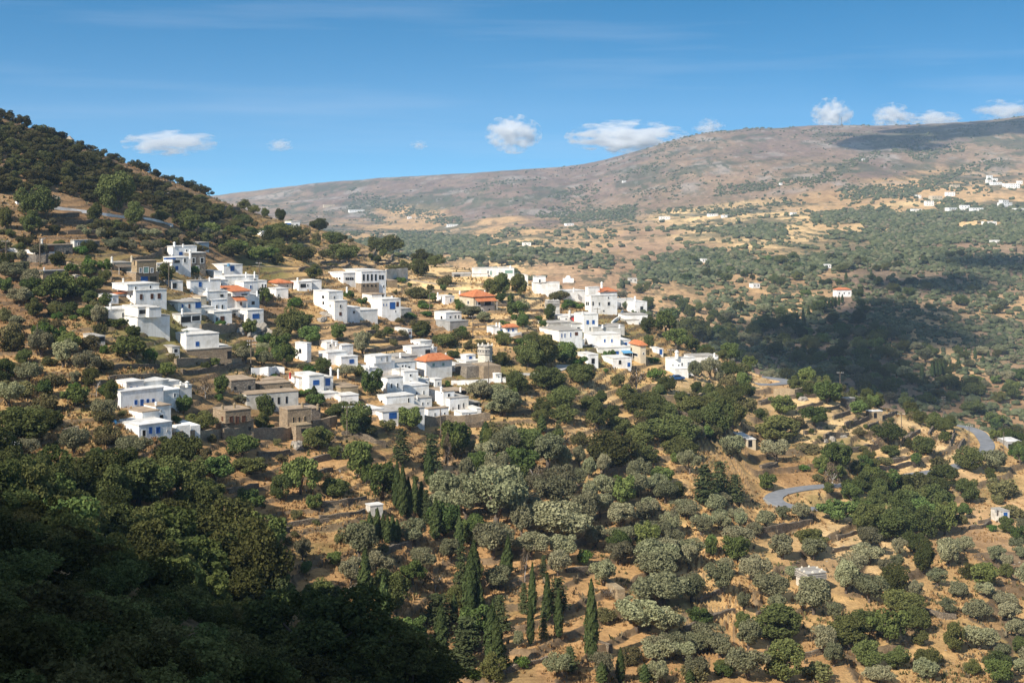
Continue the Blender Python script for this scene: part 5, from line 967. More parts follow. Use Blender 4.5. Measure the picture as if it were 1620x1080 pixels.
T('''k 410,210,140,110 560,190,170,110 740,150,170,90 980,250,110,80 1080,290,180,80 790,300,100,70 650,300,170,110 540,330,100,90 650,370,140,90 910,350,120,70 960,430,160,90 1130,390,180,110 1230,470,250,130 1060,480,170,100 900,600,280,170 1090,590,180,110 1260,550,170,90 1480,440,180,170 1300,320,150,90 1400,330,160,90 1550,270,150,90 450,530,180,120 280,520,80,70 1250,770,110,80;
o 330,330,230,120 1350,490,160,100 1550,560,130,110 1320,630,110,110 1040,760,150,110 1160,750,120,100 560,600,220,150 640,620,120,110 730,600,90,100 370,470,120,80; g 1170,690,130,80 420,640,190,140 70,540,150,170; v 930,700,80,70 310,620,80,130 880,470,90,70;
p 1400,790,170,210 1480,770,150,200 1560,780,130,150 620,430,60,80; d 30,590,50,160 500,700,120,120 330,450,110,80; c 530,420,40,100 230,490,56,130''', 700, 560, 3.375, 150)
T('''k 60,260,150,150 20,300,140,190 215,210,70,60 300,330,270,120 890,330,150,90 910,420,110,60 790,440,70,60 1010,380,60,60 1080,400,130,90 990,160,90,80 1350,190,130,70 1560,310,120,60 1330,480,160,110 1180,580,190,110 1320,660,130,120 860,660,100,80 910,860,240,170 1100,850,170,160 1000,700,180,100 480,890,200,90 1080,1030,110,150 1080,910,80,60;
s 130,170,130,100 390,250,110,70 460,380,170,50 740,300,80,60 740,380,90,40 870,450,90,50 1170,480,150,90 1500,620,200,130 1050,590,200,130 1560,740,140,90; g 330,190,120,100 500,240,130,90 570,130,140,110 735,190,90,70 620,470,150,120 1040,460,80,60 1195,340,70,60 1100,140,90,60 1470,330,70,60 1600,450,80,100 810,560,110,90 700,620,110,80 620,760,200,110 760,740,120,90 1200,830,130,170 1300,740,80,70 250,590,90,80 1460,240,130,60;
o 60,430,130,110 300,440,150,110 615,390,80,50 925,350,80,90 900,130,80,60 1470,490,170,100 330,750,110,70 430,740,110,80 240,790,110,80 100,900,150,110 180,840,90,70 330,960,170,120 500,960,150,100 790,980,180,90 950,950,110,100 1220,960,120,100; v 440,480,90,40 1180,240,70,50 1270,240,60,40 1560,410,60,50 1450,810,70,50; d 830,360,90,70 600,580,120,130; k 1530,820,100,80''', *Fs, 150)
T('''o 305,140,95,75 60,60,80,60 30,160,90,70 110,225,90,80 185,165,90,65 240,235,110,80 330,215,80,70 405,205,75,65 475,240,70,55 170,350,110,90 60,400,200,130 190,380,100,110 320,480,150,130 60,540,230,130 200,510,110,100 90,660,140,110 545,520,140,120 470,440,130,110 630,420,70,50 720,570,170,140 810,600,70,80 860,480,130,120 960,520,130,110 1250,450,100,70 1160,500,80,70 1300,370,120,110 1500,350,110,70 1340,500,100,60 1450,500,90,60 1300,570,90,60 1530,540,120,60 1420,600,120,80 1550,600,120,70 1590,670,90,70 1430,720,140,90 1530,770,90,70 1600,830,80,60 1200,850,120,80 440,850,160,120 280,720,160,100 130,730,150,80 50,760,120,90 220,850,110,90 1000,860,130,60;
k 1070,470,120,100 1190,390,100,110 1390,420,90,60 1320,730,110,110 1600,740,70,70 1400,830,70,60 950,800,150,110 1070,800,120,90 870,700,200,110 940,640,130,80 1160,640,110,90 1170,700,80,60 1100,560,180,80 560,680,230,130 420,650,80,80 590,850,200,150 350,820,110,50 1210,790,100,70; g 285,320,60,75 1040,690,170,130 600,620,110,60; s 740,850,170,100 30,850,120,90''', 1020, 760, 2.7, 150)
T('''s 30,280,120,100 110,290,140,110 290,240,130,100 260,130,90,70 560,550,150,80; o 400,240,80,80 340,140,180,140 395,610,160,140 150,620,110,100 560,430,120,120 720,630,180,110; g 400,350,150,100 1150,750,160,120;
k 480,240,100,90 130,120,90,70 120,540,330,170 260,470,150,100 230,640,50,50 520,640,120,70 400,720,160,90 570,700,160,100 470,800,230,110 960,720,270,200 740,880,330,230 1060,930,230,170 900,1010,240,150 600,960,220,160 100,760,210,140 300,880,240,200 80,900,200,160 420,950,150,150 640,1050,220,150 980,1080,130,90''', *Is, 155)
T('k 780,470,150,150 960,380,120,100 1200,520,420,250 1100,580,180,130 640,330,180,140 520,250,170,130 760,300,140,110; c 1425,690,40,240 1370,640,26,100; p 1500,760,170,250', 0, 760, 3.375, 155)
T('''k 190,660,190,160 170,740,110,110 500,680,90,100 720,700,120,120 1010,730,110,100 1160,670,110,80 860,680,100,60 30,720,80,110 620,620,200,190 1500,770,120,80 1440,790,90,70 300,910,90,70 890,1000,100,100 1590,860,80,60 30,920,90,70; o 660,780,130,50 800,770,120,50 600,830,110,60 700,840,100,60 800,840,110,60 60,1000,150,100 170,1040,110,100;
g 1120,770,110,80 1240,760,130,60 1340,760,90,50 320,1060,160,110 480,1060,130,90 1270,850,100,70 1360,880,70,60; s 1200,850,150,80 1450,870,90,60; v 560,930,80,80 430,850,110,60 470,900,60,60 1030,960,90,60''', *A3, 150)
T('o 200,590,140,140 180,870,260,170 930,1060,200,180 150,1080,200,110; g 40,740,170,140 300,760,200,150 520,830,330,220 700,790,250,180 1000,870,120,120 880,1000,260,130 1110,1080,200,90; k 850,850,180,120; s 60,1010,120,90; v 700,1000,110,70 1300,1080,190,90', *A6, 150)
T('''g 30,560,130,80 160,580,90,70 220,570,110,60 190,820,90,90 1560,880,100,80 1580,940,70,80 590,1000,80,80 440,1030,100,90 280,1080,120,100; k 310,560,80,60 400,590,120,70 560,490,120,60 610,580,180,80 660,560,80,60 840,545,180,90 1040,600,130,70 1110,615,90,60 1030,665,100,80 465,680,90,70 310,480,150,80 250,450,150,50 490,420,110,60 280,370,60,60 200,350,50,45 140,330,60,40 90,310,70,50 20,360,60,70 80,400,90,60 1240,1000,90,50 1470,1030,70,50 330,1000,130,150 390,930,140,70 1040,990,120,80 1620,1010,90,50;
s 890,635,140,45 560,620,60,40 1000,780,110,80 1160,720,90,70 1080,740,40,45 1190,1030,150,60 1360,1050,90,40 60,1060,120,50 470,500,60,50 510,560,80,50; v 360,830,130,70 650,780,60,60 720,810,60,50 920,700,80,40 970,890,60,45 1060,880,90,40 1040,830,80,50 1240,850,60,70; o 720,1040,100,80 190,1080,70,60 1300,890,150,60''', *B3, 150)
T('''k 830,420,170,160 930,400,180,190 1090,410,190,190 940,880,150,110 1150,860,150,80 400,900,220,120 320,860,120,80 160,800,170,100 1380,650,100,110 140,200,160,130 1170,1080,250,220 1330,1060,260,250 910,1070,170,120 460,990,130,60; c 1010,590,60,210; o 1110,600,170,140 760,660,180,90; g 1120,730,110,130 1500,1040,200,170;
s 740,870,170,70 600,910,120,80 530,820,170,90 1480,430,170,100 400,290,120,110 170,430,220,130 250,350,80,60; v 1270,640,100,60 1450,660,60,40 1560,500,100,80 950,680,110,60 510,480,110,60 560,560,80,100 200,530,150,70 80,620,120,50 220,600,120,50''', *D6, 150)
T('''s 210,300,150,100 1580,700,100,80 740,1030,180,140; v 390,365,150,90 100,520,90,80 240,490,50,30 890,400,70,40 1040,830,140,60 400,850,180,100 650,790,80,90 830,840,60,60 640,930,60,50 1070,980,210,140; k 160,450,120,110 820,380,90,70 1010,400,100,100 1000,590,130,140 1010,700,110,100 1360,620,260,170 1480,660,150,140 1470,760,160,80 90,880,260,250 190,1050,200,150 420,1010,230,140;
g 1150,600,200,200 1240,720,190,150 1200,480,180,110 300,830,170,160; d 900,1080,200,240; o 1400,980,120,150 1530,960,170,170 1600,1000,90,100''', *E5, 150)
T('''g 330,300,330,220 690,470,160,150 850,800,150,150 1200,640,140,180 1580,340,110,130; v 520,310,170,170 900,880,120,100 780,880,110,90 1180,690,110,100 1440,1085,200,60; k 150,700,160,200 1010,960,250,160 1400,220,120,100 1580,960,150,150 1610,780,80,120 650,1080,140,60; s 100,900,190,180 250,830,90,80 120,1060,240,200; d 1050,640,170,180; o 1430,310,180,140 1380,710,130,80 300,1090,200,60''', *F6, 150)
T('''k 350,740,190,220 330,830,120,90 1000,720,200,120 1130,680,220,110 1250,830,220,140 1140,790,130,90; v 400,830,110,60 440,330,100,40 720,500,160,70; g 560,230,180,180 470,200,120,150 830,610,180,110 1370,510,230,230 850,1000,240,170 140,1060,240,160 1250,1080,240,120 1600,1080,70,80 1190,230,70,90; o 350,240,140,150 1120,350,170,120 1050,1080,130,80 740,270,160,60; s 1330,870,220,110 1240,330,160,140; c 820,540,60,120; d 1020,920,130,120''', *G6, 150)
T('''o 140,330,140,200 1260,730,260,160 1420,730,200,130 1450,880,280,130; g 590,1010,240,200 1560,790,150,160 1000,1080,250,110; k 90,1060,300,270 1460,410,170,120 1600,650,150,170; s 380,1010,200,140 1400,1060,350,150; v 700,580,70,90 950,610,80,80 1180,500,120,60''', *H6, 150)
N_READ = len(TREES)
for u_ in range(25, 275, 4):
    p_ = at(u_, 322 + (u_ - 25) * .14, 150)
    for f_ in (0, 4, 8): TAKEN.append((p_[0] - p_[0] / p_[1] * f_, p_[1] - f_, 1.6))
# ------------------------------------------------------------------ woods, scrub and sprinkled bushes between them
def fill(poly, mix, tries, size, k=.8, dmin=150, dmax=620, hr=(.75, 1.0), cap=9999):
    us, vs = [p[0] for p in poly], [p[1] for p in poly]; n = 0
    for _ in range(tries):
        u, v = random.uniform(min(us), max(us)), random.uniform(min(vs), max(vs))
        if not in_poly(u, v, poly): continue
        P = at(u, v, dmin)
        if P[1] > dmax: continue
        w = random.uniform(*size); kind = random.choice(mix)
        if kind == 'c': w *= .35
        if not free(P[0], P[1], w * .5, k): continue
        plant(kind, P, w, w * (random.uniform(*hr) if kind != 'c' else 4.5)); n += 1
        if n >= cap: break
def keep_names(f, name, cat):
    old = {k: KIND[k] for k in 'ksog'}
    for k in 'ksog': KIND[k] = (name, cat)
    f(); KIND.update(old)
HILL = [(-20,190),(55,215),(110,235),(160,255),(230,290),(320,318),(350,335),(380,345),(330,352),(270,345),(230,325),(150,322),(80,300),(-20,310)]
keep_names(lambda: fill(HILL, 'hhhh', 4500, (3, 6.0), .58, cap=285, hr=(.45, .72)), 'evergreen_tree', 'evergreen tree')
keep_names(lambda: fill([(0,335),(110,350),(330,350),(430,380),(470,410),(330,400),(180,400),(90,400),(0,430)], 'hhkos', 500, (2.5, 5.5), .8, cap=70, hr=(.5, .8)), 'evergreen_tree', 'evergreen tree')
WOOD = [(-20,745),(60,765),(240,775),(330,800),(350,830),(300,860),(420,880),(455,990),(200,960),(-20,900)]
keep_names(lambda: fill(WOOD, 'kkkg', 900, (5, 9), .62, 150, cap=110), 'woodland_tree', 'tree')
fill([(660,720),(800,690),(960,740),(1200,830),(1300,960),(1100,1070),(880,930),(700,900)], 'ooooog', 500, (3.5, 6), .95, cap=12)
fill([(680,740),(760,705),(900,725),(1050,760),(1060,870),(960,900),(800,870),(700,850)], 'ooooog', 900, (4, 7), .8, cap=34)
fill([(1380,860),(1620,880),(1620,1080),(1250,1080),(1300,980)], 'oooookg', 300, (3, 5.5), 1.05, cap=14)
fill([(1330,600),(1640,690),(1640,760),(1580,700),(1480,660)], 'skgs', 260, (3, 6), .8, 380, cap=45)
fill([(760,620),(1000,620),(1150,690),(1100,740),(900,740),(760,700)], 'kksg', 300, (3, 6), 1.0, cap=10)
fill([(1180,780),(1620,740),(1620,880),(1250,880)], 'kgso', 300, (3, 5), 1.1, cap=8)
fill([(480,960),(760,940),(860,1080),(640,1080)], 'cpckg', 200, (4, 7), .8, 180, cap=22)
fill([(0,450),(170,420),(170,640),(0,680)], 'ssgkov', 320, (2.5, 5.5), .9, cap=40)
fill([(170,520),(430,500),(560,640),(400,660),(330,600)], 'sgvk', 180, (2, 4.5), .9, cap=25)
fill([(1000,480),(1060,500),(1220,590),(1180,640),(1100,560)], 'sksg', 220, (3, 6), .75, cap=40)
fill([(330,330),(460,360),(640,400),(700,440),(560,430),(420,420),(330,380)], 'sskg', 260, (2, 5), .8, cap=38)
fill([(640,440),(900,480),(1000,600),(760,560),(560,540)], 'sgvs', 260, (1.5, 3.5), 1.0, cap=40)
fill([(1150,600),(1500,690),(1450,780),(1200,740)], 'sssg', 260, (1.2, 2.2), 1.4, cap=22)
fill([(280,700),(700,690),(700,980),(420,980)], 'sssg', 260, (1.0, 2.6), 1.2, cap=36)
fill([(1330,770),(1480,735),(1510,850),(1380,872)], 'kkg', 400, (4.5, 7), .66, cap=22)
fill([(1170,562),(1300,596),(1420,636),(1640,690),(1640,722),(1420,664),(1300,632),(1180,606)], 'kskg', 700, (3.2, 5.5), .66, 380, cap=48)
fill([(1000,622),(1140,620),(1165,705),(1010,705)], 'ksk', 400, (3.5, 6), .66, cap=26)
fill([(1280,740),(1400,735),(1420,765),(1290,765)], 'kgs', 200, (3, 5), .8, cap=8)
for u_ in range(-10, 345, 17):                              # trees standing on the skyline of the left hill
    i_ = int(np.argmin(np.abs(GU - u_))); r_ = (GD > 370) & (GD < 600); D_ = GD[r_][int(np.argmin(VT[r_, i_]))] - random.uniform(2, 9); x_ = (u_ + random.uniform(-5, 5) - CU) / F * D_
    w_ = random.uniform(4.5, 7.5); plant('h', (x_, D_, float(ground_z(x_, D_)) - .12 * w_), w_, w_ * random.uniform(.5, .7))
fill([(1620,700),(1790,750),(1790,1080),(1620,1080)], 'ooks', 400, (3.5, 6.5), .9, cap=42)
# dark bushy slope right below the photographer
def near_bushes():
    n = 0
    for _ in range(1500):
        u = random.uniform(-260, 760); D = random.uniform(26, 122)
        if bilin(CV, cu, np.log(cd), np.array([u]), np.array([math.log(D)]))[0] > 1180: continue
        x = (u - CU) / F * D; w = random.uniform(2.0, 4.6) * (0.7 + D / 220)
        if not free(x, D, w * .5, .66): continue
        plant(random.choice('SSSVS'), (x, D, float(ground_z(x, D))), w, w * random.uniform(.5, .8)); n += 1
        if n >= 280: break
for P_, w_, h_ in (((500, 1080), 10, 6), ((575, 1095), 9, 5.5), ((650, 1120), 8, 4.5)):
    plant('K', at(*P_, 60), w_, h_)
near_bushes()
# valley trees one can still tell apart beyond the crest
def valley_trees():
    n = 0
    for _ in range(9000):
        u, v = random.uniform(640, 1640), random.uniform(395, 640)
        P = at(u, v, 560)
        if not 560 < P[1] < 1250: continue
        dn = 0.22 + fbm(np.array([P[0] / 90]), np.array([P[1] / 110]), 3, 91)[0] * 1.6 + .5 * (u > 1150) * (v > 440)
        if random.random() > dn: continue
        w = random.uniform(6, 11)
        if not free(P[0], P[1], w * .5, .8): continue
        plant(random.choice('kkkog'), P, w, w * random.uniform(.6, .8)); n += 1
        if n >= 290: break
keep_names(valley_trees, 'valley_tree', 'tree')
def valley_cypress(txt, ox, oy, s):
    old = KIND['c']; KIND['c'] = ('valley_cypress', 'cypress'); T('c ' + txt, ox, oy, s, 560); KIND['c'] = old
valley_cypress('560,300,14,55 580,298,14,60 598,295,14,62 615,290,14,60 632,282,14,58 650,270,14,50 470,350,14,70 440,370,14,80 410,385,14,70 500,335,14,60 85,470,14,60 1130,665,18,80 1150,660,18,80 1170,660,18,85 1190,655,18,80 1270,620,16,70 1290,560,14,60 1310,560,14,60 1360,570,14,70 1400,600,16,60 1075,670,18,75 1225,650,16,60 1430,570,12,50 670,150,14,50 910,90,12,34 970,85,12,34 625,160,10,28', 1140, 400, 3.375)

# ------------------------------------------------------------------ far scrub: nobody could count it, one object
def scrub_mass():
    t = (1 + 5 ** .5) / 2
    ico = unit(np.array([(-1,t,0),(1,t,0),(-1,-t,0),(1,-t,0),(0,-1,t),(0,1,t),(0,-1,-t),(0,1,-t),(t,0,-1),(t,0,1),(-t,0,-1),(-t,0,1)], float))
    ifc = np.array([(0,11,5),(0,5,1),(0,1,7),(0,7,10),(0,10,11),(1,5,9),(5,11,4),(11,10,2),(10,7,6),(7,1,8),(3,9,4),(3,4,2),(3,2,6),(3,6,8),(3,8,9),(4,9,5),(2,4,11),(6,2,10),(8,6,7),(9,8,1)])
    STROKE = [((1140,302),(1290,287),9),((1290,287),(1345,262),8),((1345,262),(1385,245),6),((1440,300),(1520,270),9),((1520,270),(1580,255),8),((1340,305),(1430,300),10),((1140,415),(1260,425),12),((1260,425),(1400,405),14),((1060,410),(1160,420),12),
              ((560,308),(640,335),9),((640,335),(720,350),8),((600,350),(560,330),6),((900,345),(1000,335),10),((860,340),(930,330),8),((905,405),(960,420),6),((845,405),(905,415),5),((640,375),(760,385),8),((650,395),(800,400),7),((1020,430),(1120,440),12),
              ((1480,215),(1420,235),8),((1520,235),(1450,245),8),((1030,265),(1010,275),6),((940,300),(880,310),7),((1380,355),(1500,345),12),((1300,345),(1400,340),10),((1500,330),(1620,345),12),((1150,360),(1230,370),10),((1400,380),(1620,370),12)]
    cx, cyy, cz, cr = [], [], [], []
    n = 0; rng = RNG
    M_ = 150000
    U = rng.uniform(330, 1680, M_); D = np.exp(rng.uniform(math.log(590), math.log(3300), M_))
    X = (U - CU) / F * D; Z = ground_z(X, D); V = EYE - F * Z / D
    den = 0.02 + 0.7 * np.clip(fbm(X / 130, D / 170, 4, 95) * 2.5 - .42, 0, 1) + .12 * np.clip(fbm(X / 45, D / 60, 3, 99) * 1.4, 0, 1)
    den *= 1 - .5 * sstep(1500, 2300, D); den += .22 * (U > 1120) * sstep(440, 480, V) * (1 - sstep(585, 600, V) * (U > 1270) * (U < 1410))
    for (a, b, w) in STROKE:
        a, b = np.array(a, float), np.array(b, float); d = b - a; t_ = np.clip(((U - a[0]) * d[0] + (V - a[1]) * d[1]) / (d @ d), 0, 1)
        dist = np.hypot((U - a[0] - t_ * d[0]) * .8, V - a[1] - t_ * d[1]) + 5 * fbm(X / 60, D / 80, 3, 97)
        den += .8 * (1 - sstep(w * .6, w * 1.3, dist))
    FIELD = [((840,415),(985,440),(960,462),(800,450)),((930,385),(1060,378),(1095,400),(1000,412),(925,402)),((700,358),(790,352),(800,372),(700,375)),((1130,345),(1200,350),(1180,362),(1110,362)),((1000,342),(1100,335),(1110,350),(1010,352))]
    keep = rng.random(M_) < den * np.clip(D / 1500, .3, 1.0)
    for f in FIELD:
        for i in np.nonzero(keep)[0]:
            if f[0][0] - 60 < U[i] < f[2][0] + 60 and in_poly(U[i], V[i], f) and rng.random() < .93: keep[i] = False
    ii = np.nonzero(keep)[0]
    if len(ii) > 34000: ii = rng.permutation(ii)[:34000]
    R = (1.1 + 2.6 * rng.random(len(ii)) ** 1.8) * np.clip(D[ii] / 1100, .75, 1.25) * (1 - .35 * sstep(1500, 2300, D[ii]))
    okk = [i for i, (a, b_, r) in enumerate(zip(X[ii], D[ii], R)) if b_ > 1300 or free(a, b_, r, .6)]
    ii, R = ii[okk], R[okk]; n = len(ii)
    nb = 3
    Vs = np.empty((n, nb, 12, 3))
    for j in range(nb):
        off = rng.normal(0, .55, (n, 3)) * (j > 0); off[:, 2] = np.abs(off[:, 2]) * .5
        rad = (R * (rng.uniform(.55, .8, n) if j else 1))[:, None, None]
        sh = ico[None] * rng.uniform(.72, 1.28, (n, 12, 1)) * np.array([1, 1, .72])
        Vs[:, j] = sh * rad + (np.stack([X[ii], D[ii], Z[ii] + R * .35], 1) + off * R[:, None])[:, None, :]
    Q = (ifc[None] + (np.arange(n * nb) * 12)[:, None, None]).reshape(-1, 3)
    m = bpy.data.materials.new('valley_scrub_leaves'); m.use_nodes = True; nt = m.node_tree; b = nt.nodes['Principled BSDF']
    g = N(nt, 'ShaderNodeNewGeometry'); b.inputs['Roughness'].default_value = 1; b.inputs['Specular IOR Level'].default_value = 0.05
    nt.links.new(ramp(nt, g.outputs['Random Per Island'], [(0, (.05, .06, .032)), (.55, (.085, .095, .045)), (.85, (.125, .13, .07)), (1, (.15, .12, .08))]), b.inputs['Base Color'])
    tag(obj('scrub', fast_mesh('scrub', Vs.reshape(-1, 3), Q, m)), kind='stuff')
    return n
N_SCRUB = scrub_mass()
print('trees', len(TREES), 'read', N_READ, 'scrub', N_SCRUB, {k: sum(1 for t in TREES if t[0].name.split('.')[0] == k) for k in set(t[0].name.split('.')[0] for t in TREES)})
# ------------------------------------------------------------------ dry stone terrace walls, whitewashed walls, poles, rocks and other small things
def wall_line(name, label, pts, h, mat, thick=.55, group=None, cat='wall', dmin=150, sink=.7, rough=.26):
    P = np.array([at(u, v, dmin) for u, v in pts])
    L = np.linalg.norm(np.diff(P[:, :2], axis=0), axis=1).sum()
    n = max(3, int(L / 1.4)); t = np.concatenate([[0], np.cumsum(np.linalg.norm(np.diff(P[:, :2], axis=0), axis=1))])
    tt = np.linspace(0, t[-1], n); Q = np.stack([np.interp(tt, t, P[:, k]) for k in range(3)], 1)
    zg = np.array([float(ground_z(x, y)) for x, y in Q[:, :2]])
    zz = np.pad(zg, 2, mode='edge'); zs = np.convolve(zz, np.ones(5) / 5, 'valid')
    d = np.gradient(Q[:, :2], axis=0); d /= np.linalg.norm(d, axis=1)[:, None] + 1e-9; nn = np.stack([-d[:, 1], d[:, 0]], 1)
    V, Fc = [], []
    for i in range(n):
        j = random.uniform(-rough, rough); e = random.uniform(-rough, rough) * .4
        for s_, z in ((-.5, zs[i] - sink), (.5, zs[i] - sink), (.42, zs[i] + h + j), (-.42, zs[i] + h + j * .7)):
            V.append((Q[i, 0] + nn[i, 0] * (s_ * thick + e) - P[0, 0], Q[i, 1] + nn[i, 1] * (s_ * thick + e) - P[0, 1], z - P[0, 2]))
    for i in range(n - 1):
        a, b = i * 4, i * 4 + 4
        for k in range(4): Fc.append((a + k, a + (k + 1) % 4, b + (k + 1) % 4, b + k))
    Fc += [(3, 2, 1, 0), (4*n-4, 4*n-3, 4*n-2, 4*n-1)]
    o = obj(name, mesh_from(name, V, Fc, M[mat])); o.location = P[0]; tag(o, label, cat, group); return o
WALLS = []
def terr(ox, oy, s, rows, h=.8):
    for r in rows: WALLS.append(([(ox + x / s, oy + y / s) for x, y in r], h))
terr(1200, 560, 5.4, [[(250,385),(360,378),(480,372)], [(330,475),(440,455),(550,432)], [(550,495),(620,480),(690,462)], [(640,560),(710,535),(780,512)], [(740,612),(850,588),(955,550)], [(930,640),(980,618),(1020,594)], [(390,690),(440,676),(485,657)], [(1230,745),(1280,718),(1325,687)],
  [(1030,560),(1100,545),(1175,517)], [(0,430),(60,412),(120,402)], [(20,980),(90,972),(160,962)], [(840,930),(980,950),(1120,935),(1260,905)], [(300,720),(340,640),(330,560)], [(770,700),(640,690),(560,720)]], 1.0)
terr(1012, 522, 2.207, [[(890,335),(875,352),(870,375)], [(1010,368),(1022,350),(1032,330)], [(1082,402),(1092,382),(1100,360)], [(1112,422),(1124,400),(1132,385)], [(830,492),(900,482),(960,470)], [(430,702),(520,688),(600,676)], [(420,262),(470,252),(522,242)], [(930,388),(955,370),(978,356)], [(560,300),(600,290),(650,282)], [(700,420),(760,425),(830,415)], [(1040,330),(1060,310),(1065,290)]], 1.0)
terr(1140, 600, 3.375, [[(620,850),(700,832),(770,812)], [(600,925),(710,902),(820,872)], [(240,815),(360,795),(490,767)], [(820,440),(930,442),(1040,420)], [(210,470),(300,462)], [(1330,800),(1400,795),(1440,770)]])
terr(1020, 760, 2.7, [[(170,640),(250,612),(330,592)], [(480,580),(540,562),(590,552)], [(640,760),(780,735),(900,712)], [(1190,560),(1260,590),(1330,590)], [(230,520),(330,480)], [(1020,360),(1100,350)]])
terr(360, 640, 3.375, [[(0,652),(150,650),(300,655),(420,640),(540,627)], [(500,547),(620,530),(740,507)], [(0,472),(80,455),(160,442)], [(440,307),(500,290),(560,277)], [(160,277),(250,268),(330,268)], [(200,702),(330,682)], [(820,790),(900,770),(980,760)], [(490,620),(640,600),(730,580)], [(630,1030),(700,980)], [(480,370),(560,350)]])
terr(700, 760, 3.375, [[(250,1060),(420,1000),(560,960)], [(820,860),(880,880),(900,920)], [(660,490),(780,480)], [(1300,740),(1420,720),(1560,700)]], .7)
terr(700, 560, 3.375, [[(80,650),(180,640),(270,640)], [(740,280),(860,300),(1000,290)], [(850,640),(1000,610),(1150,590)], [(1180,440),(1300,430)], [(1230,310),(1330,340),(1390,350)], [(0,400),(120,395),(220,372)]])
terr(0, 540, 3.375, [[(600,150),(740,140),(860,150)], [(580,210),(720,200),(860,190)], [(970,170),(1130,160),(1310,130)], [(930,740),(1000,735),(1070,720)], [(0,200),(120,160),(230,150)], [(330,490),(420,480)]])
terr(400, 400, 6, [[(850,700),(950,690),(1100,680)], [(1080,760),(1180,770),(1280,765)], [(1060,850),(1180,855),(1290,850)], [(1290,830),(1400,820),(1480,815)], [(1050,945),(1250,930),(1400,905)], [(640,100),(800,100),(960,85)], [(1150,100),(1280,105),(1420,100)]], .7)
terr(640, 400, 6, [[(860,510),(980,508),(1100,505)], [(1150,555),(1280,560),(1345,560)], [(300,680),(420,660)], [(650,700),(780,690)], [(1000,840),(1120,830)]], .7)
terr(360, 240, 3.375, [[(310,492),(400,488),(470,487)], [(690,560),(780,552),(880,548)], [(380,640),(520,625),(650,600)], [(760,580),(870,590),(980,575)], [(300,520),(380,515)], [(370,440),(440,432)]], .7)
terr(0, 150, 3.375, [[(710,470),(810,485),(910,480)], [(810,540),(900,540)], [(100,350),(190,350)], [(280,655),(420,650)], [(830,575),(950,580)], [(1060,660),(1150,665)], [(340,690),(480,685),(650,685)], [(360,745),(540,745),(720,720)], [(700,895),(820,870),(900,830)], [(1060,620),(1200,610),(1280,615)]], 1.0)
LOOK_ = ['long stepped dry stone terrace wall', 'short dry stone terrace wall', 'curving dry stone terrace wall', 'crumbling dry stone terrace wall']
WALLOBJ = []
for pts, h in WALLS:
    o = wall_line('terrace_wall', None, pts, h, 'drywall', .6, 'dry stone terrace walls', 'terrace wall')
    WALLOBJ.append((o, np.mean([p[0] for p in pts]), np.mean([p[1] for p in pts]), abs(pts[-1][0] - pts[0][0])))
def c6(c, pts): return [(c[0] + x / c[2], c[1] + y / c[2]) for x, y in pts]
wall_line('white_wall', 'long whitewashed path wall slanting down the wooded left hill', c6(A3, [(85,580),(190,585),(280,603),(370,618),(460,628),(560,642),(660,657)]), .55, 'white', 1.0, rough=.04, sink=.3)
wall_line('white_wall', 'short zigzag end of the whitewashed hill path wall', c6(A3, [(765,664),(800,668),(822,672),(880,684),(920,708)]), .5, 'white', .9, rough=.04, sink=.3)
wall_line('white_railing', 'white parapet along the ramp at the far left edge', c6(A6, [(-20,336),(120,345),(250,362),(380,380),(520,388)]), .8, 'white', .35, cat='parapet', rough=.03)
wall_line('retaining_wall', 'dark stone retaining wall carrying the ramp with white parapet', c6(A6, [(200,440),(350,450),(480,455),(560,440)]), 1.8, 'darkstone', .8)
wall_line('stone_wall', 'grey stepped stone wall running down beside the stone villa', c6(A6, [(640,500),(760,555),(910,590),(1060,610)]), 1.7, 'stone', .6)
wall_line('stone_wall', 'brown stone garden wall in front of the two stone houses', c6(G6, [(-40,930),(140,930),(330,925),(520,918),(600,912)]), 2.0, 'stone', .6)
wall_line('stone_wall', 'dark stone garden wall descending right from the tall stone house', c6(G6, [(800,850),(900,835),(1035,790)]), 2.0, 'stone', .6)
wall_line('stone_wall', 'low stone wall winding down below the lone lamp pole', c6(G6, [(1080,885),(1180,890),(1300,930),(1400,970),(1500,1000)]), 1.0, 'drywall', .6)
wall_line('stone_wall', 'long pale stone wall under the brown roofed white house', c6(F6, [(740,1045),(1000,1050),(1200,1035)]), 1.6, 'stone', .6)
wall_line('retaining_wall', 'broad brown stone retaining wall under the brown door house', c6(B6, [(1000,1000),(1160,1000),(1325,985)]), 1.9, 'stone', .8)
wall_line('white_wall', 'white stair wall climbing past the prominent right end house', c6(E5, [(690,510),(730,470),(765,430),(785,405)]), .9, 'white', .5, rough=.04)
wall_line('white_wall', 'white wall snaking down beside the block house with small windows', c6(E5, [(400,685),(445,655),(480,625),(500,600)]), .9, 'white', .5, rough=.04)
wall_line('white_wall', 'jagged whitewashed garden wall left of the red chimney cap', c6(G6, [(225,310),(300,315),(380,325),(450,300),(540,310)]), 1.6, 'white', .5, rough=.3)
wall_line('white_wall', 'low white roadside parapet below the stone ruin', c6(H6, [(985,590),(1100,590),(1215,588),(1320,575),(1500,560)]), 1.0, 'white', .5, rough=.05)
wall_line('concrete_wall', 'tall bare concrete wall right of the public building', c6(C6, [(1262,262),(1360,258),(1465,250)]), 3.6, 'dull', .5, rough=.04)
wall_line('white_wall', 'white garden wall under the cottage with orange lean-to roof', c6(D6, [(960,795),(1040,785),(1110,780)]), .8, 'white', .4, rough=.04)
wall_line('stone_wall', 'stone yard wall beside the lone whitewashed cube', c6(Fs, [(1375,770),(1440,765)]), 1.0, 'drywall', .5)
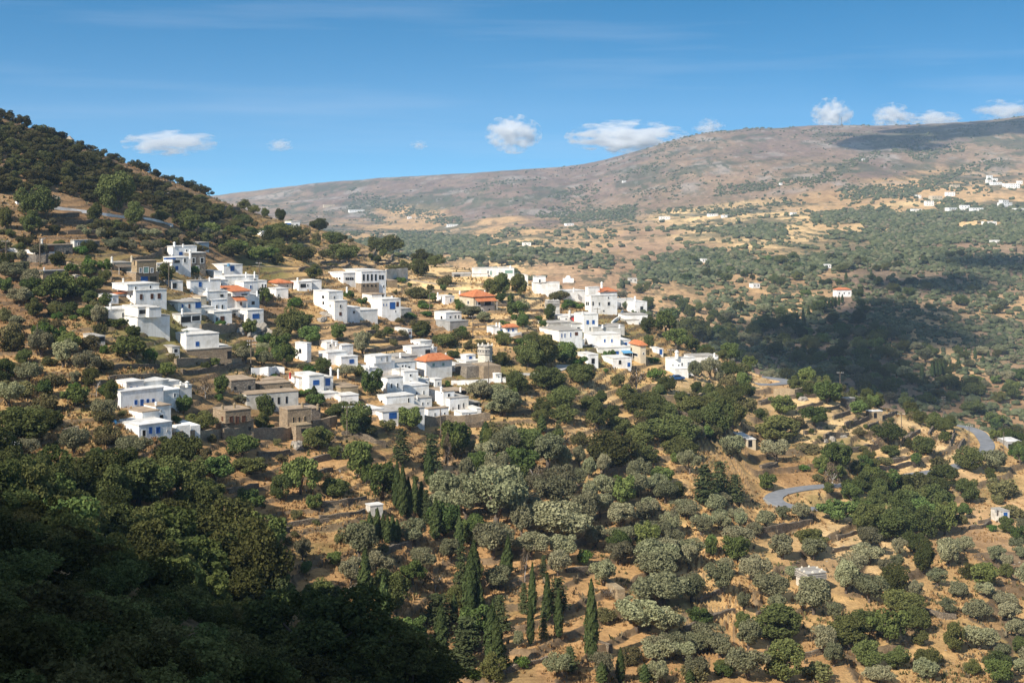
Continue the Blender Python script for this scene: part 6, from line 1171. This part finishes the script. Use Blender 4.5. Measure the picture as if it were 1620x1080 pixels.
wall_line('stone_wall', 'dark dry stone wall below the house on the rough stone base', c6(F6, [(760,330),(900,345),(1100,330),(1380,330)]), 1.2, 'stone', .7)
wall_line('stone_wall', 'ragged stone wall across the wooded slope under the lower cluster', c6(H6, [(640,960),(800,980),(950,960),(1100,960),(1350,925)]), 1.8, 'stone', .7)
wall_line('retaining_wall', 'gold coloured terrace wall below the farmhouse with ornate chimney', [(1035,640),(1080,638),(1130,634)], 2.4, 'tanstone', .8)
wall_line('retaining_wall', 'rubble bank wall under the road bend on the spur', [(1225,628),(1255,630),(1290,622)], 2.6, 'tanstone', .9)
wall_line('road_parapet', 'grey parapet on the outer side of the lower road bend', [(1208,790),(1212,795),(1226,803),(1250,808)], .5, 'grey', .4, cat='parapet', rough=.03)
# utility poles
def pole(label, u, vt, vb, cross=0, lamp=False, dmin=150):
    P = at(u, vb, dmin); m = P[1] / F; h = max((vb - vt) * m, 6.0); r = .14
    root = empty('utility_pole', P, random.uniform(-.6, .6)); tag(root, label, 'utility pole', 'utility poles of the village')
    obj('post', mesh_from('post', *tube([(0, 0, -1), (0, 0, h)], [r, r * .7], 6), M['wood']), root)
    for k in range(cross):
        z = h - .35 - .8 * k
        obj('crossarm', mesh_from('crossarm', *tube([(-1.0, -.17, z), (1.0, -.17, z)], [.07, .07], 4), M['wood']), root)
        for x in (-.9, -.4, .4, .9): obj('insulator', mesh_from('insulator', *tube([(x, -.17, z + .05), (x, -.17, z + .3)], [.06, .04], 5), M['frame']), root)
    if lamp:
        a = obj('lamp_arm', mesh_from('lamp_arm', *tube([(0, 0, h - .4), (.5, 0, h - .1), (1.1, 0, h - .05)], [.04, .04, .04], 5), M['metal']), root)
        obj('lamp_head', mesh_from('lamp_head', *tube([(1.0, 0, h - .08), (1.5, 0, h - .02)], [.1, .06], 6), M['metal']), a)
POLES = []
for lab, u, a, b, c, l in [('tall bare pole at the far left edge by the railed ramp', 9.5, 380, 424, 1, 0), ('pole in front of the stone villa and white house', 267, 415, 454, 1, 1), ('pole rising over the big cubic house with blue door', 410, 415, 454, 1, 0), ('dark pole standing below the cliff edge house', 397, 537, 581, 2, 0),
    ('lamp pole on the bank right of the tall stone house', 549, 647, 690, 1, 1), ('pole between cube house and broad orange roofed house', 748, 503, 534, 1, 0), ('thin pole left of the bluish white cottage', 680, 473, 495, 0, 1), ('pole beside the house with red awning', 945, 492, 518, 1, 0),
    ('pole on the roofline right of the prominent house', 991, 461, 492, 1, 0), ('lamp pole at the end of the village road', 878, 555, 582, 0, 1), ('pole in front of the ornate chimney farmhouse', 1061, 562, 586, 1, 0), ('pole in the alley of the lower cluster', 633, 587, 624, 1, 0), ('roadside pole by the stone ruin', 773, 578, 610, 1, 0),
    ('pole behind the first road bend on the spur', 1250, 556, 584, 1, 0), ('thin pole on the crest above the right terraces', 1329, 588, 623, 1, 0), ('tall pole with wide crossarms beside the crest road', 1492, 627, 656, 2, 0), ('pole at the inner edge of the asphalt bend', 1533, 672, 712, 1, 0), ('pole in the middle of the right terraces', 1426, 653, 686, 1, 0),
    ('pole left of the pale shed by the road bend', 1588, 693, 716, 0, 0), ('pole at the corner of the white retaining ramp', 63, 400, 418, 0, 1), ('pole in the bushes left of the village', 59, 545, 563, 0, 0), ('pole among the trees under the tall house', 697, 658, 690, 0, 0)]:
    pole(lab, u, a, b, c, l)
# ridge mast
P = at(1331, 199, 2500); root = empty('radio_mast', P); tag(root, 'tiny lattice radio mast alone on the mountain skyline', 'radio mast')
mh = 13 * P[1] / F; V_, F_ = join_tubes([tube([(x, y, -2), (x * .3, y * .3, mh)], [.35, .25], 4) for x, y in ((-1.2, -1), (1.2, -1), (0, 1.2))] + [tube([(-1.2 * (1 - .7 * z), -1 * (1 - .7 * z), mh * z), (1.2 * (1 - .7 * z), -1 * (1 - .7 * z), mh * z)], [.15, .15], 4) for z in (.2, .4, .6, .8, .95)])
obj('lattice', mesh_from('lattice', V_, F_, M['metal']), root)
obj('antenna', mesh_from('antenna', *tube([(0, -.5, mh * .7), (0, -.5, mh * 1.05)], [.9, .7], 6), M['metal']), root)
# rocks and boulders
def rock_mesh(seed):
    rng = np.random.default_rng(seed); n, m = 12, 8; V, Fc = [(0, 0, -.5)], []
    for i in range(1, m):
        th = math.pi * i / m
        for j in range(n):
            a = 2 * math.pi * j / n; d = np.array([math.sin(th) * math.cos(a), math.sin(th) * math.sin(a), -math.cos(th)])
            r = .5 * (1 + .28 * math.sin(3 * a + seed) * math.sin(th) + rng.normal(0, .09)); V.append(tuple(np.round(d * r * np.array([1, .8, .8]) * 1.0, 4)))
    V.append((0, 0, .38)); L = len(V) - 1
    for j in range(n):
        Fc.append((0, 1 + (j + 1) % n, 1 + j)); Fc.append((L, 1 + (m - 2) * n + j, 1 + (m - 2) * n + (j + 1) % n))
        for i in range(m - 2): Fc.append((1 + i*n + j, 1 + i*n + (j+1) % n, 1 + (i+1)*n + (j+1) % n, 1 + (i+1)*n + j))
    return mesh_from('boulder', V, Fc, M['boulder'])
mt, nt_, b_ = new_mat('lichen_rock', .95); nt_.links.new(ramp(nt_, noise_of(nt_, 1.2, 6, .7, vec=geo_pos(nt_)), [(.3, (.15, .13, .11)), (.5, (.30, .265, .22)), (.7, (.42, .37, .30))]), b_.inputs['Base Color']); bump(nt_, b_, noise_of(nt_, 2.5, 5, .7, vec=geo_pos(nt_)), .8, .3); M['boulder'] = mt
ROCKM = [rock_mesh(i) for i in range(5)]; ROCKS = []
def rock(u, v, w, h=None):
    P = at(u, v, 150); o = obj('boulder', random.choice(ROCKM)); m = P[1] / F; o.location = P; o.scale = (w * m, w * m * .8, (h or w * .75) * m * 1.25); o.rotation_euler = (random.uniform(-.2, .2), random.uniform(-.2, .2), random.uniform(0, 6)); ROCKS.append((o, u, v, w))
for x, y, w, h in [(1430,970,170,130),(1530,985,160,120),(1590,1010,130,110),(1380,1000,110,100),(1480,1030,150,90),(1600,950,90,80)]: rock(150 + x / 6, 360 + y / 6, w / 6, h / 6)
for x, y, w, h in [(60,740,190,140),(150,780,140,120),(40,830,120,90),(700,590,180,60),(650,640,150,60)]: rock(400 + x / 6, 400 + y / 6, w / 6, h / 6)
for x, y, w, h in [(720,600,160,70),(640,610,70,50)]: rock(x / 6, 340 + y / 6, w / 6, h / 6)
for x, y, w, h in [(300,560,50,40),(360,190,110,60)]: rock(x / 3.375, 150 + y / 3.375, w / 3.375, h / 3.375)
for x, y, w, h in [(590,320,60,40),(650,310,50,30),(440,110,60,40),(560,330,40,30),(530,265,40,30)]: rock(1140 + x / 3.375, 600 + y / 3.375, w / 3.375, h / 3.375)
rock(360 + 660 / 6, 540 + 1000 / 6, 30, 18)
# dry grass tufts, low herbs and loose stones: beyond counting, one object each
def tufts(name, n, hmin, hmax, mat, dmax, seed, thr, col):
    rng = np.random.default_rng(seed)
    D = np.exp(rng.uniform(math.log(172), math.log(dmax), n)); U = rng.uniform(-30, 1650, n); X = (U - CU) / F * D
    k = fbm(X / 18, D / 18, 3, seed) > thr + rng.normal(0, .12, n); X, D = X[k], D[k]
    for w_, Q_ in ROADLINES.values():
        for q_ in Q_: k = (X - q_[0]) ** 2 + (D - q_[1]) ** 2 > (w_ / 2 + .5) ** 2; X, D = X[k], D[k]
    Z = ground_z(X, D); n = len(X)
    per = 5; a = rng.random((n, per)) * 6.28; h = rng.uniform(hmin, hmax, (n, 1)) * rng.uniform(.6, 1.2, (n, per)); lean = rng.uniform(.2, .8, (n, per)) * h
    bx, by = X[:, None] + rng.normal(0, .15, (n, per)), D[:, None] + rng.normal(0, .15, (n, per)); w = h * .28
    dx, dy = np.cos(a), np.sin(a); V = np.empty((n, per, 4, 3)); zb = Z[:, None] - .05 + 0 * h
    V[:, :, 0] = np.stack([bx - dy * w, by + dx * w, zb], -1); V[:, :, 1] = np.stack([bx + dy * w, by - dx * w, zb], -1)
    V[:, :, 2] = np.stack([bx + dy * w * .5 + dx * lean, by - dx * w * .5 + dy * lean, zb + h], -1); V[:, :, 3] = np.stack([bx - dy * w * .5 + dx * lean, by + dx * w * .5 + dy * lean, zb + h], -1)
    tag(obj(name, fast_mesh(name, V.reshape(-1, 3), np.arange(n * per * 4).reshape(-1, 4), leaf_mat(mat, *col, .3))), kind='stuff')
tufts('dry_grass', 60000, .25, .6, 'dry_grass_blades', 520, 301, .05, ((.62, .43, .19), (.40, .26, .11)))
tufts('ground_herbs', 20000, .3, .7, 'herb_leaves', 560, 307, .18, ((.17, .165, .065), (.10, .10, .04)))
tufts('thorny_scrub', 9000, .4, .8, 'thorn_twigs', 560, 311, .2, ((.26, .20, .13), (.14, .105, .07)))
# parked blue car beside the ornate chimney farmhouse
def car():
    P = at(1071, 601, 150); root = empty('parked_car', P, math.radians(12)); tag(root, 'dark blue car parked in front of the ornate chimney farmhouse', 'car')
    prof = [(-2.1,.35),(-2.15,.75),(-1.9,.95),(-1.3,1.0),(-.85,1.42),(.6,1.46),(1.2,1.02),(1.95,.88),(2.1,.6),(2.1,.35)]; n = len(prof)
    V = [(x, -.82, z) for x, z in prof] + [(x, .82, z) for x, z in prof]
    obj('body', mesh_from('body', V, [tuple(range(n))[::1], tuple(range(n, 2*n))[::-1]] + [(k, k + n, (k+1) % n + n, (k+1) % n) for k in range(n)], M['carblue']), root)
    V = [(x, y, z) for y in (-.84, .84) for x, z in ((-1.15,1.02),(-.8,1.36),(.55,1.4),(1.05,1.02))]
    obj('window', mesh_from('window', V, [(0,1,2,3),(7,6,5,4),(0,4,5,1),(1,5,6,2),(2,6,7,3),(3,7,4,0)], M['glass']), root)
    for x in (-1.3, 1.3):
        for y in (-.8, .8): obj('wheel', mesh_from('wheel', *tube([(x, y - .1, .32), (x, y + .1, .32)], [.32, .32], 12), M['tyre']), root)
    TAKEN.append((P[0], P[1], 2.5))
car()
def tank(name, label, u, v, w, h, mat, cat='water tank'):
    P = at(u, v, 150); m = P[1] / F; R, H = w * m / 2, h * m; root = empty(name, P); tag(root, label, cat)
    s = 12; prof = [(R, -.3), (R, H * .8), (R * .8, H * .95), (R * .3, H)]
    V = [(r * math.cos(j * 2 * math.pi / s), r * math.sin(j * 2 * math.pi / s), z) for r, z in prof for j in range(s)]
    Fc = [(i*s+j, i*s+(j+1) % s, (i+1)*s+(j+1) % s, (i+1)*s+j) for i in range(3) for j in range(s)] + [tuple(range(s))[::-1], tuple(3*s + j for j in range(s))]
    obj('barrel', mesh_from('barrel', V, Fc, M[mat], True), root); obj('lid', mesh_from('lid', *tube([(0, 0, H), (0, 0, H + .15)], [R * .25, R * .25], 8), M[mat]), root)
tank('water_tank', 'fat grey round water tank right of the prominent house', 840 + 738 / 5.4, 420 + 362 / 5.4, 12, 9, 'metal')
tank('water_tank', 'small blue barrel tank at the low end of the brown roofed house', 150 + 190 / 6, 520 + 905 / 6, 7, 6, 'tank')
# bare dead branches in the left wood
def dead_tree(label, u, v, h, dmin=150, lean=0.0):
    P = at(u, v, dmin); m = P[1] / F * h; rng = random.Random(int(u)); ts = []
    base = np.array([0, 0, 0.0]); top = np.array([.12 + lean, 0, .45]); ts.append(tube([base - [0, 0, .1], top], [.03, .022], 5))
    for k in range(7):
        a = rng.uniform(0, 6.28); e = top + np.array([math.cos(a) * .3, math.sin(a) * .25, rng.uniform(.15, .5)]); mid = (top + e) / 2 + np.array([0, 0, .06]); ts.append(tube([top * rng.uniform(.7, 1), mid, e], [.018, .012, .005], 4))
        for q in range(2):
            f = e + np.array([rng.uniform(-.15, .15), rng.uniform(-.15, .15), rng.uniform(0, .18)]); ts.append(tube([mid, f], [.008, .003], 4))
    root = empty('bare_tree', P, rng.uniform(0, 6)); root.scale = (m, m, m); tag(root, label, 'bare tree')
    obj('trunk', mesh_from('trunk', *join_tubes(ts), M['palebark']), root)
dead_tree('pale bare branches of a dead tree sticking out of the left wood', 240, 872, 46)
dead_tree('grey leafless tree before the low house with blue shutter', 150 + 975 / 6, 360 + 605 / 6, 26)
dead_tree('leaning bare grey trunk beside the large house with blue windows', 150 + 20 / 6, 520 + 640 / 6, 24)
# ------------------------------------------------------------------ clouds: modelled bodies in the sky, beyond and above the air of the valley
def cloud_mat(dens, seed):
    m = bpy.data.materials.new('cloud_vapour'); m.use_nodes = True; nt = m.node_tree; nt.nodes.clear()
    out = N(nt, 'ShaderNodeOutputMaterial'); pv = N(nt, 'ShaderNodeVolumePrincipled'); tc = N(nt, 'ShaderNodeTexCoord')
    ln = N(nt, 'ShaderNodeVectorMath', operation='LENGTH'); nt.links.new(tc.outputs['Object'], ln.inputs[0])
    mp = N(nt, 'ShaderNodeMapping'); mp.inputs['Location'].default_value = (seed * 3.7, seed * 1.3, seed * 2.1); nt.links.new(tc.outputs['Object'], mp.inputs[0])
    oi = N(nt, 'ShaderNodeObjectInfo')
    nz = N(nt, 'ShaderNodeTexNoise'); nz.inputs['Scale'].default_value = 2.6; nz.inputs['Detail'].default_value = 5; nz.inputs['Roughness'].default_value = .58; nt.links.new(mp.outputs[0], nz.inputs['Vector'])
    a = N(nt, 'ShaderNodeMath', operation='MULTIPLY_ADD'); a.inputs[1].default_value = -1.0; a.inputs[2].default_value = 0.70; nt.links.new(ln.outputs['Value'], a.inputs[0])
    b = N(nt, 'ShaderNodeMath', operation='SUBTRACT'); b.inputs[1].default_value = 0.5; nt.links.new(nz.outputs['Fac'], b.inputs[0])
    c = N(nt, 'ShaderNodeMath', operation='MULTIPLY_ADD'); c.inputs[1].default_value = 3.8; nt.links.new(b.outputs[0], c.inputs[0]); nt.links.new(a.outputs[0], c.inputs[2])
    d = N(nt, 'ShaderNodeMath', operation='MULTIPLY', use_clamp=False); d.inputs[1].default_value = dens * .5
    mx = N(nt, 'ShaderNodeMath', operation='MAXIMUM'); mx.inputs[1].default_value = 0; nt.links.new(c.outputs[0], mx.inputs[0]); nt.links.new(mx.outputs[0], d.inputs[0])
    nt.links.new(d.outputs[0], pv.inputs['Density']); pv.inputs['Color'].default_value = (1, 1, 1, 1); pv.inputs['Anisotropy'].default_value = 0.2
    nt.links.new(pv.outputs[0], out.inputs['Volume']); m.cycles.volume_step_rate = 1.0
    return m
def ico_mesh(name, sub, mat):
    import bmesh
    bm = bmesh.new(); bmesh.ops.create_icosphere(bm, subdivisions=sub, radius=1.0); me = bpy.data.meshes.new(name); bm.to_mesh(me); bm.free(); me.materials.append(mat); return me
CD = 6200.0
def sky_cloud(label, u, v, w, h, dens, seed):
    o = obj('cloud', ico_mesh('cloud', 3, cloud_mat(dens, seed))); k = CD / F
    o.location = ((u - CU) * k, CD, -(v - EYE) * k); o.scale = (w * k * .72, w * k * .45, h * k * .85); tag(o, label, 'cloud', 'small clouds low in the sky')
for i, a in enumerate([('long thin white cloud wisp over the left hill', 270, 226, 112, 26, 0.110), ('bright puffy white cloud over the middle of the mountain', 812, 212, 66, 38, 0.264), ('wide white cloud bank touching the sloping mountain line', 992, 217, 140, 34, 0.198), ('white cloud standing up behind the mountain top by the radio mast', 1316, 182, 50, 34, 0.264),
    ('round white cloud right of the radio mast cloud', 1411, 185, 50, 28, 0.220), ('low string of small white clouds on the skyline', 1478, 189, 66, 18, 0.198), ('faint white cloud at the right end of the skyline', 1590, 176, 76, 24, 0.110), ('tiny faint cloud puff over the notch of the hills', 443, 230, 32, 14, 0.132), ('tiny faint puff left of the bright puffy cloud', 662, 230, 22, 11, 0.110), ('small soft cloud at the shoulder of the mountain line', 1121, 203, 40, 20, 0.132)]):
    sky_cloud(*a, i + 1)
# cumulus overhead, out of the picture, whose shade lies on the valley; one added to shade the near slope
def shade_cloud(label, spots, alt):
    rng = np.random.default_rng(5 + len(spots)); C0 = None; bm_parts = []
    t = (1 + 5 ** .5) / 2
    import bmesh
    bm = bmesh.new()
    big = list(spots)
    for (x, y, z, r) in big:
        for _ in range(7):
            a_ = rng.uniform(0, 6.28); q_ = r * rng.uniform(.85, 1.25); spots.append((x + math.cos(a_) * q_, y + math.sin(a_) * q_ * 1.4, z, r * rng.uniform(.12, .3)))
    for (x, y, z, r) in spots:
        c = np.array([x, y, z]) + SUN * ((alt - z) / SUN[2])
        if C0 is None: C0 = c
        q = bmesh.ops.create_icosphere(bm, subdivisions=3, radius=1.0)['verts']
        s = rng.uniform(0, 50)
        for vtx in q:
            d = np.array(vtx.co); n_ = fbm(np.array([d[0] * 1.6 + s]), np.array([d[1] * 1.6 + d[2] * 1.3 - s]), 3, 7)[0]
            vtx.co = Vector((c - C0) + d * np.array([r, r, r * .75]) * (1 + .3 * n_))
    me = bpy.data.meshes.new('cloud'); bm.to_mesh(me); bm.free(); me.materials.append(M['cumulus']); me.polygons.foreach_set('use_smooth', [True] * len(me.polygons))
    o = obj('cloud', me); o.location = C0; tag(o, label, 'cloud')
mc, ntc, bc = new_mat('cumulus_white', 1.0); bc.inputs['Base Color'].default_value = (.85, .86, .88, 1); M['cumulus'] = mc
def G(u, v, r, dmin=500): p = at(u, v, dmin); return (*p, r)
shade_cloud('added unseen cloud high behind the photographer shading the near slope', [(-40, 66, -25, 44), (-82, 112, -30, 36), (-30, 25, -15, 46), (-128, 150, -20, 40), (-6, 88, -40, 26), (-110, 60, -15, 50)], 2400)  # unseen cloud added to keep the sun off the near slope
shade_cloud('white cumulus cloud high on the left shading the valley oaks', [G(1280, 528, 40), G(1420, 500, 44), G(1330, 572, 42), G(1395, 614, 36), G(1480, 450, 40), G(1590, 415, 40), G(1465, 535, 32), G(1210, 562, 24)], 1900)
shade_cloud('white cumulus cloud far left shading the mountain top', [G(1400, 222, 95, 1500), G(1480, 205, 110, 1500), G(1560, 198, 120, 1500), G(1640, 190, 120, 1500)], 1500)
# ------------------------------------------------------------------ labels of the many: what it looks like and where it stands among things one can find
LM = [(u, v, ph) for r, ph, u, v in HOUSES if ph] + [(1220, 784, 'the lower road bend'), (1558, 696, 'the upper road bend'), (549, 668, 'the lone lamp pole'), (1254, 594, 'the road bend on the spur'), (855, 590, 'the pale village road')]
LM_FAR = [(1335, 466, 'the red roofed manor'), (1310, 422, 'the lone house among oaks'), (899, 441, 'the domed chapel'), (1197, 455, 'the far white farmhouse'), (1115, 413, 'the tiny house in the oak wood'), (1568, 355, 'the house with long terrace'), (1491, 640, 'the crossarm pole'), (1570, 708, 'the upper road bend'), (963, 475, 'the prominent house with roof strip')]
ORD = ['first', 'second', 'third', 'fourth', 'fifth', 'sixth', 'seventh', 'eighth']
LOOKS = {'olive_tree': ('silvery olive tree', 'olive tree', 'olive trees of the terraced groves'), 'oak_tree': ('dark oak tree', 'oak tree', 'dark oaks around the village'), 'broadleaf_tree': ('green broadleaf tree', 'tree', 'broadleaf trees around the village'),
 'cypress_tree': ('slim dark cypress', 'cypress', 'cypresses of the lower slope'), 'conifer_tree': ('tiered dark conifer', 'conifer', 'conifers of the lower slope'), 'shrub': ('brownish green shrub', 'shrub', 'shrubs on the slopes'), 'dry_tree': ('dry brown tree', 'dry tree', 'dry trees'),
 'garden_bush': ('leafy garden bush', 'bush', 'green bushes of the village gardens'), 'evergreen_tree': ('dark hillside evergreen', 'evergreen tree', 'evergreens on the left hill'), 'woodland_tree': ('dense woodland tree', 'tree', 'trees of the left wood'),
 'valley_tree': ('hazy valley tree', 'tree', 'trees dotting the valley beyond'), 'valley_cypress': ('hazy valley cypress', 'cypress', 'cypresses in the valley beyond'), 'terrace_wall': ('dry stone terrace wall', 'terrace wall', 'dry stone terrace walls'), 'boulder': ('weathered grey boulder', 'boulder', 'boulders among the grass')}
def direction(dx, dy):
    a = math.degrees(math.atan2(-dy, dx)) % 360
    return ['right of', 'up and right of', 'above', 'up and left of', 'left of', 'down and left of', 'below', 'down and right of'][int(((a + 22.5) % 360) // 45)]
def label_many(items):
    """items: (object, stem, u, v, width px)"""
    cls = {}
    widths = {}
    for o, st, u, v, w in items: widths.setdefault(st, []).append(w)
    q = {st: (np.quantile(ws, .25), np.quantile(ws, .75)) for st, ws in widths.items()}
    for o, st, u, v, w in items:
        lm = LM_FAR if st.startswith('valley') else LM
        L = min(lm, key=lambda l: (l[0] - u) ** 2 + (l[1] - v) ** 2 * 1.3)
        d = direction(u - L[0], v - L[1])
        cls.setdefault((st, L[2], d), []).append(((L[0] - u) ** 2 + (L[1] - v) ** 2, o, w))
    for (st, ph, d), rows in cls.items():
        rows.sort(key=lambda r: r[0]); look, cat, grp = LOOKS[st]
        for k, (_, o, w) in enumerate(rows):
            if k < 8:
                size = 'large ' if w > q[st][1] else 'small ' if w < q[st][0] else ''
                if st in ('terrace_wall',): size = 'long ' if size == 'large ' else 'short ' if size else ''
                nth = ORD[k] if len(rows) > 1 else 'only one'
                lab = f'{size}{look}, {nth} {d} {ph}'
            else: lab = f'{look} past the eighth {d} {ph}'
            if len(lab.split()) > 16 and k < 8 and size: lab = lab.replace(size, '', 1)
            for adj in (look.split()[0] + ' ', 'the '):
                if len(lab.split()) > 16: lab = lab.replace(adj, '', 1)
            tag(o, lab, cat, grp)
items, bushes = [], []
for r, kind, u, v, w, h in TREES:
    st = r.name.split('.')[0]
    if st == 'slope_bush': tag(r, 'dark shaded bush on the near slope before the left wood', 'bush', 'bushes on the shaded near slope')
    else: items.append((r, st, u, v - h * .5, w))
items += [(o, 'terrace_wall', u, v, w) for o, u, v, w in WALLOBJ] + [(o, 'boulder', u, v, w) for o, u, v, w in ROCKS]
label_many(items)
